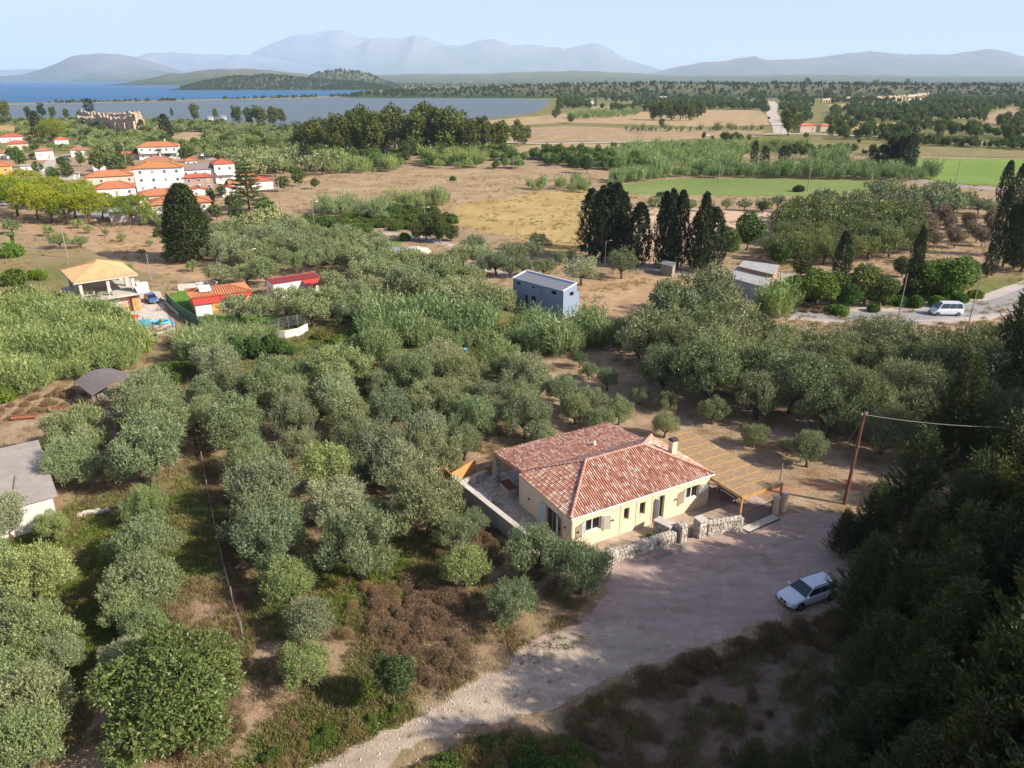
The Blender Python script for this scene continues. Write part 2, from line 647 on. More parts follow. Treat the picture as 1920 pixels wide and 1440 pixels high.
fieldmat('field_brown', (0.20, 0.135, 0.075), (0.38, 0.285, 0.17), 0.25)
fieldmat('field_tan', (0.25, 0.175, 0.09), (0.40, 0.305, 0.175), 0.05)
fieldmat('field_gold', (0.25, 0.175, 0.06), (0.42, 0.32, 0.14), 0.6, 3.0, 0.07)
fieldmat('field_green', (0.12, 0.17, 0.045), (0.20, 0.25, 0.085), 0.1, 10, 0.02, 0.4, 0.25)
fieldmat('field_lime', (0.13, 0.20, 0.04), (0.20, 0.28, 0.07), 0.1, 10, 0.02, 0.4, 0.2)
fieldmat('field_pale', (0.38, 0.27, 0.18), (0.52, 0.38, 0.27), 0.1)
fieldmat('field_olive', (0.13, 0.12, 0.05), (0.25, 0.21, 0.10), 0.1, 4)
fieldmat('lawn_green', (0.07, 0.15, 0.02), (0.13, 0.23, 0.04), 0.0, 2, 0.5)
fieldmat('straw_ground', (0.24, 0.15, 0.09), (0.42, 0.29, 0.17), 0.3, 2, 0.15)


def gravelmat(name, c0, c1, c2, s2=0.25):
    m, t, b = newmat(name, 0.95, 0.15)
    p = t.pos()
    a = t.noise(p, s2, 5, 0.65, 0.6)
    st = t.pos(scale=(0.25, 1.0, 1.0), rot=-0.5)
    tr = t.noise(st, 0.9, 4, 0.6)
    f = t.noise(p, 9.0, 5, 0.8)
    v = t.node('ShaderNodeTexVoronoi')
    v.inputs['Scale'].default_value = 14
    t.l.new(p, v.inputs['Vector'])
    g3 = t.noise(p, 1.6, 6, 0.8)
    k = t.math('ADD', t.math('MULTIPLY', a, 0.55), t.math('MULTIPLY', tr, 0.45))
    k = t.math('ADD', k, t.math('MULTIPLY', t.math('SUBTRACT', g3, 0.5), 0.5))
    c = t.ramp(k, [(0.30, c0), (0.5, c1), (0.72, c2)])
    sp = t.ramp(f, [(0.3, (0.62, 0.6, 0.6)), (0.5, (1, 1, 1)), (0.75, (1.2, 1.2, 1.2))])
    c = t.mix(0.75, c, sp, 'MULTIPLY')
    t.l.new(c, b.inputs['Base Color'])
    t.bump(t.math('ADD', f, v.outputs['Distance']), 0.7, 0.04, b)


gravelmat('gravel_pink', (0.26, 0.185, 0.15), (0.385, 0.285, 0.24), (0.49, 0.385, 0.33))
gravelmat('track_pale', (0.25, 0.195, 0.145), (0.37, 0.30, 0.23), (0.50, 0.425, 0.335), 0.5)
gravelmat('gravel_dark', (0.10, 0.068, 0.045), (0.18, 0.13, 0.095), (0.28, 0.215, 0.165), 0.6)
gravelmat('red_soil', (0.24, 0.105, 0.055), (0.33, 0.17, 0.095), (0.40, 0.27, 0.17))
gravelmat('asphalt', (0.20, 0.195, 0.19), (0.27, 0.262, 0.255), (0.33, 0.32, 0.31), 0.08)
gravelmat('lane', (0.33, 0.28, 0.24), (0.42, 0.37, 0.32), (0.50, 0.45, 0.39), 0.1)
gravelmat('sand', (0.13, 0.13, 0.08), (0.22, 0.20, 0.13), (0.34, 0.30, 0.22), 0.03)


def watermat(name, c, rough, spec=0.35, bs=0.35):
    m, t, b = newmat(name, rough, spec)
    p = t.pos(scale=(0.25, 1.0, 1.0), rot=0.1)
    n = t.noise(p, 0.5, 4, 0.7)
    w = t.noise(t.pos(scale=(0.08, 1, 1)), 0.012, 4, 0.6)
    t.l.new(t.ramp(w, [(0.3, tuple(x * 0.85 for x in c)), (0.7, tuple(x * 1.1 for x in c))]), b.inputs['Base Color'])
    t.bump(n, bs, 0.5, b)


watermat('lagoon_water', (0.10, 0.135, 0.155), 0.55, 0.22)
watermat('sea_water', (0.022, 0.105, 0.23), 0.55, 0.18)


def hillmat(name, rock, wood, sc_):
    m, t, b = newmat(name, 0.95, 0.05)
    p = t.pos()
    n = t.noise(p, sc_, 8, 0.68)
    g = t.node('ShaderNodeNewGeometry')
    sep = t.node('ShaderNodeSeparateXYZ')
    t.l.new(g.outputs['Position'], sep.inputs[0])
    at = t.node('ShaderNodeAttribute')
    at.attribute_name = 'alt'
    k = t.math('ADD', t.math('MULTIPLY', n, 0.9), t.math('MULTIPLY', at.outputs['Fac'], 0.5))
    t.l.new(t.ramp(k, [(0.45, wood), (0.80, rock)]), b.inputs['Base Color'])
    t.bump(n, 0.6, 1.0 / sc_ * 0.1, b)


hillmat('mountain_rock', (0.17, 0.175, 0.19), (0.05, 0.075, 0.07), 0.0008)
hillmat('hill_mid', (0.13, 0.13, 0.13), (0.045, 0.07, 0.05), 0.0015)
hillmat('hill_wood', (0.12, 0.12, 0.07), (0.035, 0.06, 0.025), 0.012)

# ------------------------------------------------------------------ plants: meshes shared by their copies
rng = np.random.default_rng(7)


def blob_pts(bl, n, rng, inner=0.85):
    """n points on the shells of the lobes bl (x, y, z, r), with outward directions"""
    bl = np.array(bl)
    w = bl[:, 3] ** 2
    i = rng.choice(len(bl), n, p=w / w.sum())
    d = unit(rng.normal(size=(n, 3)))
    r = bl[i, 3] * rng.uniform(inner, 1.0, n)
    p = bl[i, :3] + d * r[:, None]
    # drop points buried in another lobe
    keep = np.ones(n, bool)
    for b in bl:
        keep &= ~(np.linalg.norm(p - b[:3], axis=1) < b[3] * inner * 0.93)
    return p[keep], d[keep]


def lobes(n, rc, zc, rx, rz, r0, r1, rng):
    out = []
    for k in range(n):
        d = unit(rng.normal(size=3))
        f = rng.uniform(0.55, 1.0)
        out.append((d[0] * rx * f, d[1] * rx * f, zc + d[2] * rz * f, rng.uniform(r0, r1)))
    out.append((0, 0, zc, rc))
    return out


def trunk_mesh(name, bl, h0, r, rng, mat='bark', lean=0.1, nb=6, fork=0.45):
    m = MB()
    a = rng.uniform(0, 6.28)
    top = (math.cos(a) * lean, math.sin(a) * lean, h0)
    m.tube([(0, 0, -0.06), (top[0] * 0.3, top[1] * 0.3, h0 * 0.45), top], [r * 1.35, r, r * 0.8], 7)
    idx = rng.permutation(len(bl) - 1)[:nb]
    for i in idx:
        b = bl[i]
        mid = (top[0] + (b[0] - top[0]) * 0.5 + rng.uniform(-.05, .05), top[1] + (b[1] - top[1]) * 0.5 + rng.uniform(-.05, .05), h0 + (b[2] - h0) * fork)
        m.tube([(top[0], top[1], h0 - r * 0.3), mid, (b[0], b[1], b[2])], [r * 0.6, r * 0.38, r * 0.12], 5)
    return m.mesh(name, mat, True)


def make_olive(k, ntw, nl, L, W, nlobe=17, tl=0.2, upright=0.5, leaf='olive_leaf'):
    rg = np.random.default_rng(100 + k)
    bl = []
    nq = nlobe + 3
    for i in range(nq):
        zz = 1 - 1.55 * (i + 0.5) / nq
        a = i * 2.399963 + rg.uniform(-.35, .35)
        rr_ = math.sqrt(max(0, 1 - zz * zz))
        f = rg.uniform(0.58, 0.95)
        bl.append((math.cos(a) * rr_ * f * 0.98, math.sin(a) * rr_ * f * 0.98, 0.96 + zz * f * 0.66 + rg.uniform(-.06, .12), rg.uniform(0.18, 0.29)))
    bl.append((0, 0, 0.9, 0.36))
    bl = [(b[0], b[1], max(b[2], 0.50), b[3]) for b in bl]
    sq = rg.uniform(0.82, 1.15, 2)
    bl = [(b[0] * sq[0], b[1] * sq[1], b[2], b[3]) for b in bl]
    p, d = blob_pts(bl, int(ntw * 1.9), rg)
    p, d = p[:ntw], d[:ntw]
    nr = unit(d + unit(p - np.array([0, 0, 0.7])) * 0.3 + np.array([0, 0, 0.1]))
    d = unit(d * 0.7 + np.array([0, 0, upright + 0.2]) + rg.normal(size=d.shape) * 0.25)
    ln = tl * rg.uniform(0.5, 1.4, len(p))
    ln[::9] *= 1.7
    V, Q = twigs(p - d * tl * 0.4, d, ln, nl, L, W, 0.42, rg, 0.0, nr)
    # inner foliage
    q = blob_pts(bl, ntw // 2, rg, 0.35)[0]
    V2, Q2 = leaves(q, unit(rg.normal(size=q.shape)), L * 1.6, W * 2.0, rg)
    V = np.vstack([V, V2])
    Q = np.vstack([Q, Q2 + (len(Q) * 4)])
    return np_mesh('crown', V, Q, leaf), trunk_mesh('trunk', bl, 0.42, 0.075, rg)


OL_N = [make_olive(k, 2900, 8, 0.052, 0.020, tl=0.14 + 0.025 * (k % 3), upright=[0.6, 1.0, 0.45, 0.8, 0.3, 0.9][k]) for k in range(6)]
OL_M = [make_olive(20 + k, 1200, 6, 0.075, 0.030, 14, 0.14, [0.5, 0.8, 0.3, 0.6][k]) for k in range(4)]
OL_F = [make_olive(40 + k, 300, 5, 0.15, 0.07, 11, 0.2, 0.5) for k in range(3)]


def make_broad(k, ntw, nl, L, W, nlobe=14, zc=1.25, rx=0.62, rz=0.62, leaf='broad_leaf', h0=0.55, tl=0.18, sp=0.9, r0=0.26, r1=0.42, bark='pale_bark', tr=0.06, inner=0.85):
    rg = np.random.default_rng(300 + k)
    bl = lobes(nlobe, 0.5, zc, rx, rz, r0, r1, rg)
    bl = [(b[0], b[1], max(b[2], 0.35), b[3]) for b in bl]
    p, d = blob_pts(bl, int(ntw * 1.9), rg, inner)
    p, d = p[:ntw], d[:ntw]
    nr = unit(d + np.array([0, 0, 0.3]))
    d = unit(d + rg.normal(size=d.shape) * 0.35)
    V, Q = twigs(p - d * tl * 0.5, d, tl, nl, L, W, sp, rg, 0.2, nr)
    q = blob_pts(bl, ntw // 2, rg, 0.45)[0]
    V2, Q2 = leaves(q, unit(rg.normal(size=q.shape)), L * 1.8, W * 1.8, rg)
    V = np.vstack([V, V2])
    Q = np.vstack([Q, Q2 + (len(Q) * 4)])
    return np_mesh('crown', V, Q, leaf), trunk_mesh('trunk', bl, h0, tr, rg, bark)


BR_M = [make_broad(k, 1100, 7, 0.09, 0.05) for k in range(3)]
BR_F = [make_broad(10 + k, 260, 5, 0.17, 0.10, 12) for k in range(4)]
EU_F = [make_broad(20 + k, 480, 6, 0.13, 0.07, 19, 1.4, 0.6, 1.15, h0=0.7, r0=0.2, r1=0.36) for k in range(3)]
CITRUS = make_broad(30, 3600, 8, 0.042, 0.019, 34, 0.52, 0.80, 0.40, 'citrus_leaf', 0.2, 0.09, 0.8, 0.16, 0.28, 'bark', 0.03)
CAROB = make_broad(31, 1500, 7, 0.085, 0.04, 15, 2.0, 0.85, 0.42, 'citrus_leaf', 1.5, 0.12, 0.8, 0.25, 0.38, 'bark', 0.05)
LEMON = make_broad(32, 900, 7, 0.09, 0.05, 12, 0.85, 0.6, 0.5, 'citrus_leaf', 0.35, 0.16, 0.8, 0.25, 0.38, 'bark', 0.05)
BUSH_M = [make_broad(40 + k, 700, 6, 0.13, 0.06, 12, 0.42, 0.7, 0.25, 'broad_leaf', 0.15, 0.15, 0.9, 0.22, 0.36, 'bark', 0.03) for k in range(3)]
DRYB = [make_broad(50 + k, 900, 5, 0.11, 0.018, 12, 0.42, 0.62, 0.25, 'dry_leaf', 0.15, 0.25, 0.5, 0.2, 0.34, 'bark', 0.03, 0.5) for k in range(3)]
DRYT = [make_broad(60 + k, 420, 5, 0.14, 0.04, 12, 1.0, 0.55, 0.5, 'dry_leaf', 0.4, 0.3, 0.5, 0.2, 0.34, 'pale_bark', 0.05, 0.5) for k in range(2)]
DEAD = trunk_mesh('branches', lobes(16, 0.4, 1.1, 0.8, 0.6, 0.2, 0.3, rng), 0.4, 0.05, rng, 'pale_bark', 0.1, 15)


def make_pine(k):
    rg = np.random.default_rng(500 + k)
    bl = []
    for i in range(40):
        a = rg.uniform(0, 6.28)
        r = math.sqrt(rg.uniform(0, 1)) * 0.78
        bl.append((math.cos(a) * r, math.sin(a) * r, 0.86 + 0.58 * (1 - r * r) + rg.uniform(-.22, .06), rg.uniform(0.2, 0.32)))
    bl.append((0, 0, 1.05, 0.5))
    p, d = blob_pts(bl, 3600, rg)
    nr = d
    d = unit(d + np.array([0, 0, 0.25]))
    V, Q = twigs(p, d, 0.07, 8, 0.075, 0.024, 0.9, rg, 0.0, nr)
    return np_mesh('crown', V, Q, 'pine_leaf'), trunk_mesh('trunk', bl, 0.5, 0.05, rg, 'bark', 0.08, 8)


PINE = [make_pine(k) for k in range(2)]


def make_cypress(k, ntw, L, W, ragged=0.1, leaf='cypress_leaf'):
    """column of upright sprays; height 1, half-width about 0.12"""
    rg = np.random.default_rng(600 + k)
    z = rg.uniform(0.03, 1.0, ntw) ** 0.9
    prof = 0.125 * np.clip(np.sin(np.clip(z * 0.92 + 0.08, 0, 1) ** 0.75 * PI), 0, 1) ** 0.62
    a = rg.uniform(0, 2 * PI, ntw)
    lob = 1 + ragged * np.sin(a * 3 + z * 14 + k) + ragged * np.sin(a * 5 - z * 29)
    r = prof * lob * rg.uniform(0.72, 1.02, ntw)
    p = np.stack([np.cos(a) * r, np.sin(a) * r, z * 0.96], 1)
    d = unit(np.stack([np.cos(a) * 0.35, np.sin(a) * 0.35, np.ones(ntw)], 1) + rg.normal(size=(ntw, 3)) * 0.18)
    nr = unit(np.stack([np.cos(a), np.sin(a), np.full(ntw, 0.25)], 1))
    V, Q = twigs(p, d, 0.04, 6, L, W, 0.35, rg, 0.0, nr)
    m = MB()
    m.tube([(0, 0, -0.01), (0, 0, 0.3), (0, 0, 0.9)], [0.016, 0.013, 0.004], 6)
    return np_mesh('crown', V, Q, leaf), m.mesh('trunk', 'pale_bark', True)


CY_M = [make_cypress(k, 1500, 0.024, 0.011, 0.1 + 0.06 * k) for k in range(3)]
CY_B = [make_cypress(30, 5200, 0.017, 0.010, 0.06)]
CY_F = [make_cypress(10 + k, 350, 0.045, 0.022) for k in range(2)]


def make_conifer(k, nb, seg, leafL, leafW, R=0.27, ntuft=7):
    """spreading cypress: whorls of up-curved boughs carrying fans of foliage; height 1"""
    rg = np.random.default_rng(700 + k)
    st, dd = [], []
    m = MB()
    for i in range(nb):
        z = 0.05 + 0.93 * (i / nb) ** 0.92
        L = R * (1 - z) ** 0.95 * rg.uniform(0.6, 1.2) + 0.015
        a = i * 2.399 + rg.uniform(-.3, .3)
        ca, sa = math.cos(a), math.sin(a)
        pts = []
        for t in np.linspace(0, 1, 6):
            rr = L * t
            zz = z + L * (-0.15 * t + 0.75 * t * t)
            pts.append((ca * rr, sa * rr, zz))
        if L > 0.06:
            m.tube([pts[0], pts[3], pts[5]], [0.004, 0.0025, 0.001], 4, cap=False)
        n = max(3, int(seg * L / R))
        for j in range(n):
            t = rg.uniform(0.15, 1.03)
            rr = L * t
            zz = z + L * (-0.15 * t + 0.75 * t * t)
            off = rg.uniform(-1, 1) * L * 0.36 * (1.05 - t)
            q = np.array([ca * rr - sa * off, sa * rr + ca * off, zz + rg.uniform(-.008, .008)])
            dr = np.array([ca - sa * off / L * 1.4, sa + ca * off / L * 1.4, 0.35 + 1.0 * t])
            st.append(q)
            dd.append(dr / np.linalg.norm(dr))
    st, dd = np.array(st), np.array(dd)
    V, Q = twigs(st, unit(dd + rg.normal(size=dd.shape) * 0.22), 0.045, ntuft, leafL, leafW, 0.38, rg, 0.1)
    m.tube([(0, 0, -0.01), (0, 0, 0.5), (0, 0, 0.97)], [0.018, 0.012, 0.002], 7)
    return np_mesh('crown', V, Q, 'conifer_leaf'), m.mesh('trunk', 'bark', True)


CO_N = [make_conifer(k, 210, 42, 0.0155, 0.0058, 0.25 + 0.03 * k, 9) for k in range(3)]


def make_araucaria():
    rg = np.random.default_rng(81)
    st, dd = [], []
    m = MB()
    m.tube([(0, 0, 0), (0, 0, 0.98)], [0.018, 0.004], 6)
    for i in range(11):
        z = 0.12 + i * 0.078
        L = 0.30 * (1 - z) ** 0.8 + 0.02
        for j in range(6):
            a = j * PI / 3 + i * 0.4
            m.tube([(0, 0, z), (math.cos(a) * L, math.sin(a) * L, z + L * 0.1)], [0.005, 0.002], 4)
            for t in np.linspace(0.2, 1, 12):
                for s in (-1, 1):
                    st.append((math.cos(a) * L * t, math.sin(a) * L * t, z + L * 0.1 * t))
                    dd.append((math.cos(a + s * 0.8), math.sin(a + s * 0.8), 0.25))
    V, Q = twigs(np.array(st), unit(np.array(dd)), 0.05, 5, 0.03, 0.014, 0.4, rg)
    return np_mesh('crown', V, Q, 'broad_leaf'), m.mesh('trunk', 'bark', True)


ARAU = make_araucaria()


def make_reed(k, ns, L, W, rad=0.9, h=4.0):
    rg = np.random.default_rng(900 + k)
    P0, D0, LL = [], [], []
    m = []
    for i in range(ns):
        a, r = rg.uniform(0, 6.28), rad * math.sqrt(rg.uniform(0, 1))
        x, y = math.cos(a) * r, math.sin(a) * r
        lean = np.array([math.cos(a) * 0.16 + rg.uniform(-.14, .14) - 0.08, math.sin(a) * 0.16 + rg.uniform(-.14, .14), 1.0])
        hh = h * rg.uniform(0.65, 1.05)
        for t in np.linspace(0.25, 1.0, 12):
            q = np.array([x, y, 0]) + lean * hh * t + np.array([lean[0] * t * t * 0.4, lean[1] * t * t * 0.4, 0])
            b = rg.uniform(0, 6.28)
            P0.append(q)
            D0.append((math.cos(b) * 0.55 + lean[0], math.sin(b) * 0.55 + lean[1], rg.uniform(0.1, 1.8)))
            LL.append(L * (1.15 - 0.5 * t))
    P0, D0 = np.array(P0), unit(np.array(D0))
    V, Q = leaves(P0, D0, np.array(LL), W, rg, unit(P0 * np.array([1, 1, 0]) + np.array([0, 0, 0.6])))
    # stalks as thin leaves
    s0 = rg.uniform(-rad, rad, (ns, 3)) * np.array([0.7, 0.7, 0])
    V2, Q2 = leaves(s0, unit(np.array([[0.05, 0.02, 1.0]]) + rg.normal(size=(ns, 3)) * 0.08), h * 0.9, 0.06, rg)
    V = np.vstack([V, V2])
    Q = np.vstack([Q, Q2 + len(Q) * 4])
    return np_mesh('reed_clump', V, Q, 'reed_leaf')


REED = [make_reed(k, 46, 0.85, 0.085) for k in range(3)]


def make_tuft(k, n, L, W, rad, mat, up=1.0):
    rg = np.random.default_rng(950 + k)
    p = rg.normal(size=(n, 3)) * np.array([rad, rad, 0])
    d = unit(rg.normal(size=(n, 3)) * np.array([0.5, 0.5, 0.15]) + np.array([0, 0, up]))
    V, Q = leaves(p, d, L * rg.uniform(0.5, 1.2, n), W, rg)
    return np_mesh('tuft', V, Q, mat)


TU_DRY = [make_tuft(k, 34, 0.38, 0.035, 0.18, 'grass_leaf') for k in range(3)]
TU_GRN = [make_tuft(4 + k, 40, 0.28, 0.04, 0.2, 'green_grass_leaf', 0.8) for k in range(2)]
TU_BRN = [make_tuft(8 + k, 46, 0.75, 0.03, 0.3, 'dry_leaf') for k in range(3)]


def make_banana():
    rg = np.random.default_rng(88)
    V, F = [], []
    for i in range(11):
        a = i * 2.4
        L = rg.uniform(1.6, 2.4)
        el = rg.uniform(0.5, 1.2)
        base = np.array([rg.uniform(-.4, .4), rg.uniform(-.4, .4), 1.0])
        pts = []
        for t in np.linspace(0, 1, 6):
            r = L * t * math.cos(el)
            z = L * (t * math.sin(el) - 0.55 * t * t)
            c = base + np.array([math.cos(a) * r, math.sin(a) * r, z + 0.3])
            w = 0.34 * math.sin(PI * min(1, t * 0.9 + 0.08))
            s = np.array([-math.sin(a), math.cos(a), 0]) * w
            o = len(V)
            V += [c - s + [0, 0, .06], c, c + s + [0, 0, .06]]
            if t > 0:
                F += [(o - 3, o - 2, o + 1, o), (o - 2, o - 1, o + 2, o + 1)]
        V += [base * 1.0, base * np.array([1, 1, 0])]
    m = MB()
    m.add(V, F)
    st = MB()
    for i in range(4):
        x, y = rg.uniform(-.4, .4, 2)
        st.tube([(x, y, 0), (x * 0.8, y * 0.8, 1.6)], [0.12, 0.08], 6)
    return m.mesh('leaves', 'banana_leaf'), st.mesh('stem', 'banana_leaf')


BANANA = make_banana()


def plant(name, meshes, loc, s, label, cat='tree', group=None, tint=(1, 1, 1), rz=None, parts=('crown', 'trunk')):
    r = empty(name, loc, random.uniform(0, 6.28) if rz is None else rz, label, cat, group, s)
    for n, me in zip(parts, meshes):
        link(n, me, r, color=tint)
    return r


# ---- scatter of things nobody could count (stuff)
def scatter(name, pts, scl, meshes, label, cat, tint=(1, 1, 1), hscale=None):
    """one object that sets meshes on the points pts (geometry nodes)"""
    n = len(pts)
    me = bpy.data.meshes.new(name)
    me.vertices.add(n)
    me.vertices.foreach_set('co', np.array(pts, dtype=np.float32).ravel())
    a = me.attributes.new('scl', 'FLOAT', 'POINT')
    a.data.foreach_set('value', np.array(scl, dtype=np.float32))
    a = me.attributes.new('rot', 'FLOAT', 'POINT')
    a.data.foreach_set('value', np.random.default_rng(n).uniform(0, 6.28, n).astype(np.float32))
    a = me.attributes.new('pick', 'INT', 'POINT')
    a.data.foreach_set('value', np.random.default_rng(n + 1).integers(0, len(meshes), n).astype(np.int32))
    o = link(name, me, color=tint)
    tag(o, label, cat, kind='stuff')
    g = bpy.data.node_groups.new(name, 'GeometryNodeTree')
    g.interface.new_socket('Geometry', in_out='INPUT', socket_type='NodeSocketGeometry')
    g.interface.new_socket('Geometry', in_out='OUTPUT', socket_type='NodeSocketGeometry')
    N, Lk = g.nodes, g.links
    gi, go = N.new('NodeGroupInput'), N.new('NodeGroupOutput')
    iop = N.new('GeometryNodeInstanceOnPoints')
    iop.inputs['Pick Instance'].default_value = True
    g2i = N.new('GeometryNodeGeometryToInstance')
    for m in reversed(meshes):
        so = bpy.data.objects.new(m.name + '_source', m)
        so.color = (*tint, 1)
        oi = N.new('GeometryNodeObjectInfo')
        oi.inputs['Object'].default_value = so
        Lk.new(oi.outputs['Geometry'], g2i.inputs[0])

    def attr(nm, typ):
        at = N.new('GeometryNodeInputNamedAttribute')
        at.data_type = typ
        at.inputs['Name'].default_value = nm
        return at.outputs['Attribute']
    cx = N.new('ShaderNodeCombineXYZ')
    Lk.new(attr('rot', 'FLOAT'), cx.inputs[2])
    Lk.new(cx.outputs[0], iop.inputs['Rotation'])
    Lk.new(attr('scl', 'FLOAT'), iop.inputs['Scale'])
    Lk.new(attr('pick', 'INT'), iop.inputs['Instance Index'])
    Lk.new(gi.outputs[0], iop.inputs['Points'])
    Lk.new(g2i.outputs[0], iop.inputs['Instance'])
    Lk.new(iop.outputs[0], go.inputs[0])
    md = o.modifiers.new('scatter', 'NODES')
    md.node_group = g
    return o


def inside(poly, x, y):
    r = False
    j = len(poly) - 1
    for i in range(len(poly)):
        xi, yi = poly[i][0], poly[i][1]
        xj, yj = poly[j][0], poly[j][1]
        if (yi > y) != (yj > y) and x < (xj - xi) * (y - yi) / (yj - yi) + xi:
            r = not r
        j = i
    return r


def fill(pxpoly, spacing, jit=0.35, ang=0.0, z=0.0, rr=random):
    """points on a jittered lattice inside a ground polygon given by photo pixels"""
    poly = [P(x, y, z) for x, y in pxpoly]
    cx = sum(p.x for p in poly) / len(poly)
    cy = sum(p.y for p in poly) / len(poly)
    R = max((p - Vector((cx, cy, z))).length for p in poly)
    n = int(R / spacing) + 2
    ca, sa = math.cos(ang), math.sin(ang)
    out = []
    for i in range(-n, n + 1):
        for j in range(-n, n + 1):
            u = (i + (0.5 if j % 2 else 0)) * spacing + rr.uniform(-jit, jit) * spacing
            v = j * spacing * 0.9 + rr.uniform(-jit, jit) * spacing
            x, y = cx + u * ca - v * sa, cy + u * sa + v * ca
            if inside(poly, x, y):
                out.append((x, y))
    return out

# ------------------------------------------------------------------ ground
# patches where grass is green (photo x, y, radius m, amount) or bare (negative amount)
PATCH = [(430, 960, 6, 0.15), (150, 1100, 7, 0.25), (180, 1200, 6, 0.4), (390, 1060, 5, 0.2), (700, 1080, 6, 0.6), (760, 1140, 5, 0.3),
         (640, 1330, 6, 0.45), (600, 1400, 4, 0.5), (1000, 1230, 4, 0.25), (60, 1000, 5, .2), (330, 950, 6, .35), (150, 1010, 6, 0.4),
         (480, 1190, 5, .25), (720, 640, 25, 0.3), (650, 660, 20, 0.25), (860, 655, 16, 0.3), (1130, 590, 10, 0.5), (1060, 620, 10, 0.4),
         (100, 520, 22, 0.25), (60, 490, 20, 0.2), (1900, 540, 12, 0.5), (230, 440, 30, -0.12), (1250, 780, 18, -0.5), (1450, 880, 15, -0.6),
         (1350, 830, 12, -0.5), (1150, 700, 12, -0.5), (1500, 930, 10, -0.6), (560, 1240, 4, -0.3), (370, 1130, 3, -0.3), (480, 1330, 4, -0.3),
         (760, 1230, 7, -0.2), (900, 1120, 6, -0.15), (100, 760, 10, -0.35), (60, 800, 8, -0.1), (480, 640, 10, -0.2), (1300, 740, 14, -0.5)]
PW = [(P(x, y), r, a) for x, y, r, a in PATCH]


def green_at(x, y):
    g = 0.29
    for p, r, a in PW:
        d2 = (x - p.x) ** 2 + (y - p.y) ** 2
        if d2 < (2.6 * r) ** 2:
            g += a * math.exp(-d2 / (r * r))
    return g


def axis(lo, hi, c0, c1, st, gr):
    a = [c0]
    while a[-1] < c1:
        a.append(a[-1] + st)
    s = st
    while a[-1] < hi:
        s *= gr
        a.append(a[-1] + s)
    s, b = st, []
    q = c0
    while q > lo:
        s *= gr
        q -= s
        b.append(q)
    return np.array(b[::-1] + a)


gx = axis(-60000, 60000, -62, 62, 1.5, 1.07)
gy = axis(-6000, 80000, 20, 150, 1.5, 1.05)
X, Y = np.meshgrid(gx, gy)
Z = np.zeros_like(X)
V = np.stack([X, Y, Z], -1).reshape(-1, 3)
nx, ny = len(gx), len(gy)
ii = (np.arange(ny - 1)[:, None] * nx + np.arange(nx - 1)[None, :]).ravel()
Q = np.stack([ii, ii + 1, ii + nx + 1, ii + nx], 1)
me = np_mesh('ground', V, Q, 'earth')
at = me.attributes.new('green', 'FLOAT', 'POINT')
gv = np.full(len(V), 0.29, np.float32)
for i in np.nonzero((np.abs(V[:, 0]) < 260) & (V[:, 1] > 0) & (V[:, 1] < 420))[0]:
    gv[i] = green_at(V[i, 0], V[i, 1])
far = V[:, 1] > 420
gv[far] = 0.62
at.data.foreach_set('value', gv)
tag(link('ground', me), kind='structure', label='dry brown earth with patches of grass')


def outline(pxpoly, step, jit, seed=0.0):
    pts = [P(x, y) for x, y in pxpoly]
    out = []
    for i, a in enumerate(pts):
        b = pts[(i + 1) % len(pts)]
        L = (b - a).length
        n = max(1, int(L / step))
        nr = Vector((-(b - a).y, (b - a).x, 0)).normalized()
        for k in range(n):
            q = a.lerp(b, k / n)
            q = q + nr * jit * fbm(q.x, q.y, step * 3.0, seed + 3.1, 3) * 2.2
            out.append(q)
    return out


def sheet(name, pxpoly, z, mat, step=2.0, jit=0.4, label=None, seed=0.0):
    pts = outline(pxpoly, step, jit, seed)
    tris = tessellate_polygon([pts])
    me = bpy.data.meshes.new(name)
    n = Vector((0, 0, 1))
    fs = []
    for t in tris:
        a, b, c = (pts[i] for i in t)
        fs.append(t if (b - a).cross(c - a).z > 0 else (t[0], t[2], t[1]))
    me.from_pydata([(p.x, p.y, z) for p in pts], [], fs)
    me.materials.append(MATS[mat])
    me.update()
    return tag(link(name, me), kind='structure', label=label)


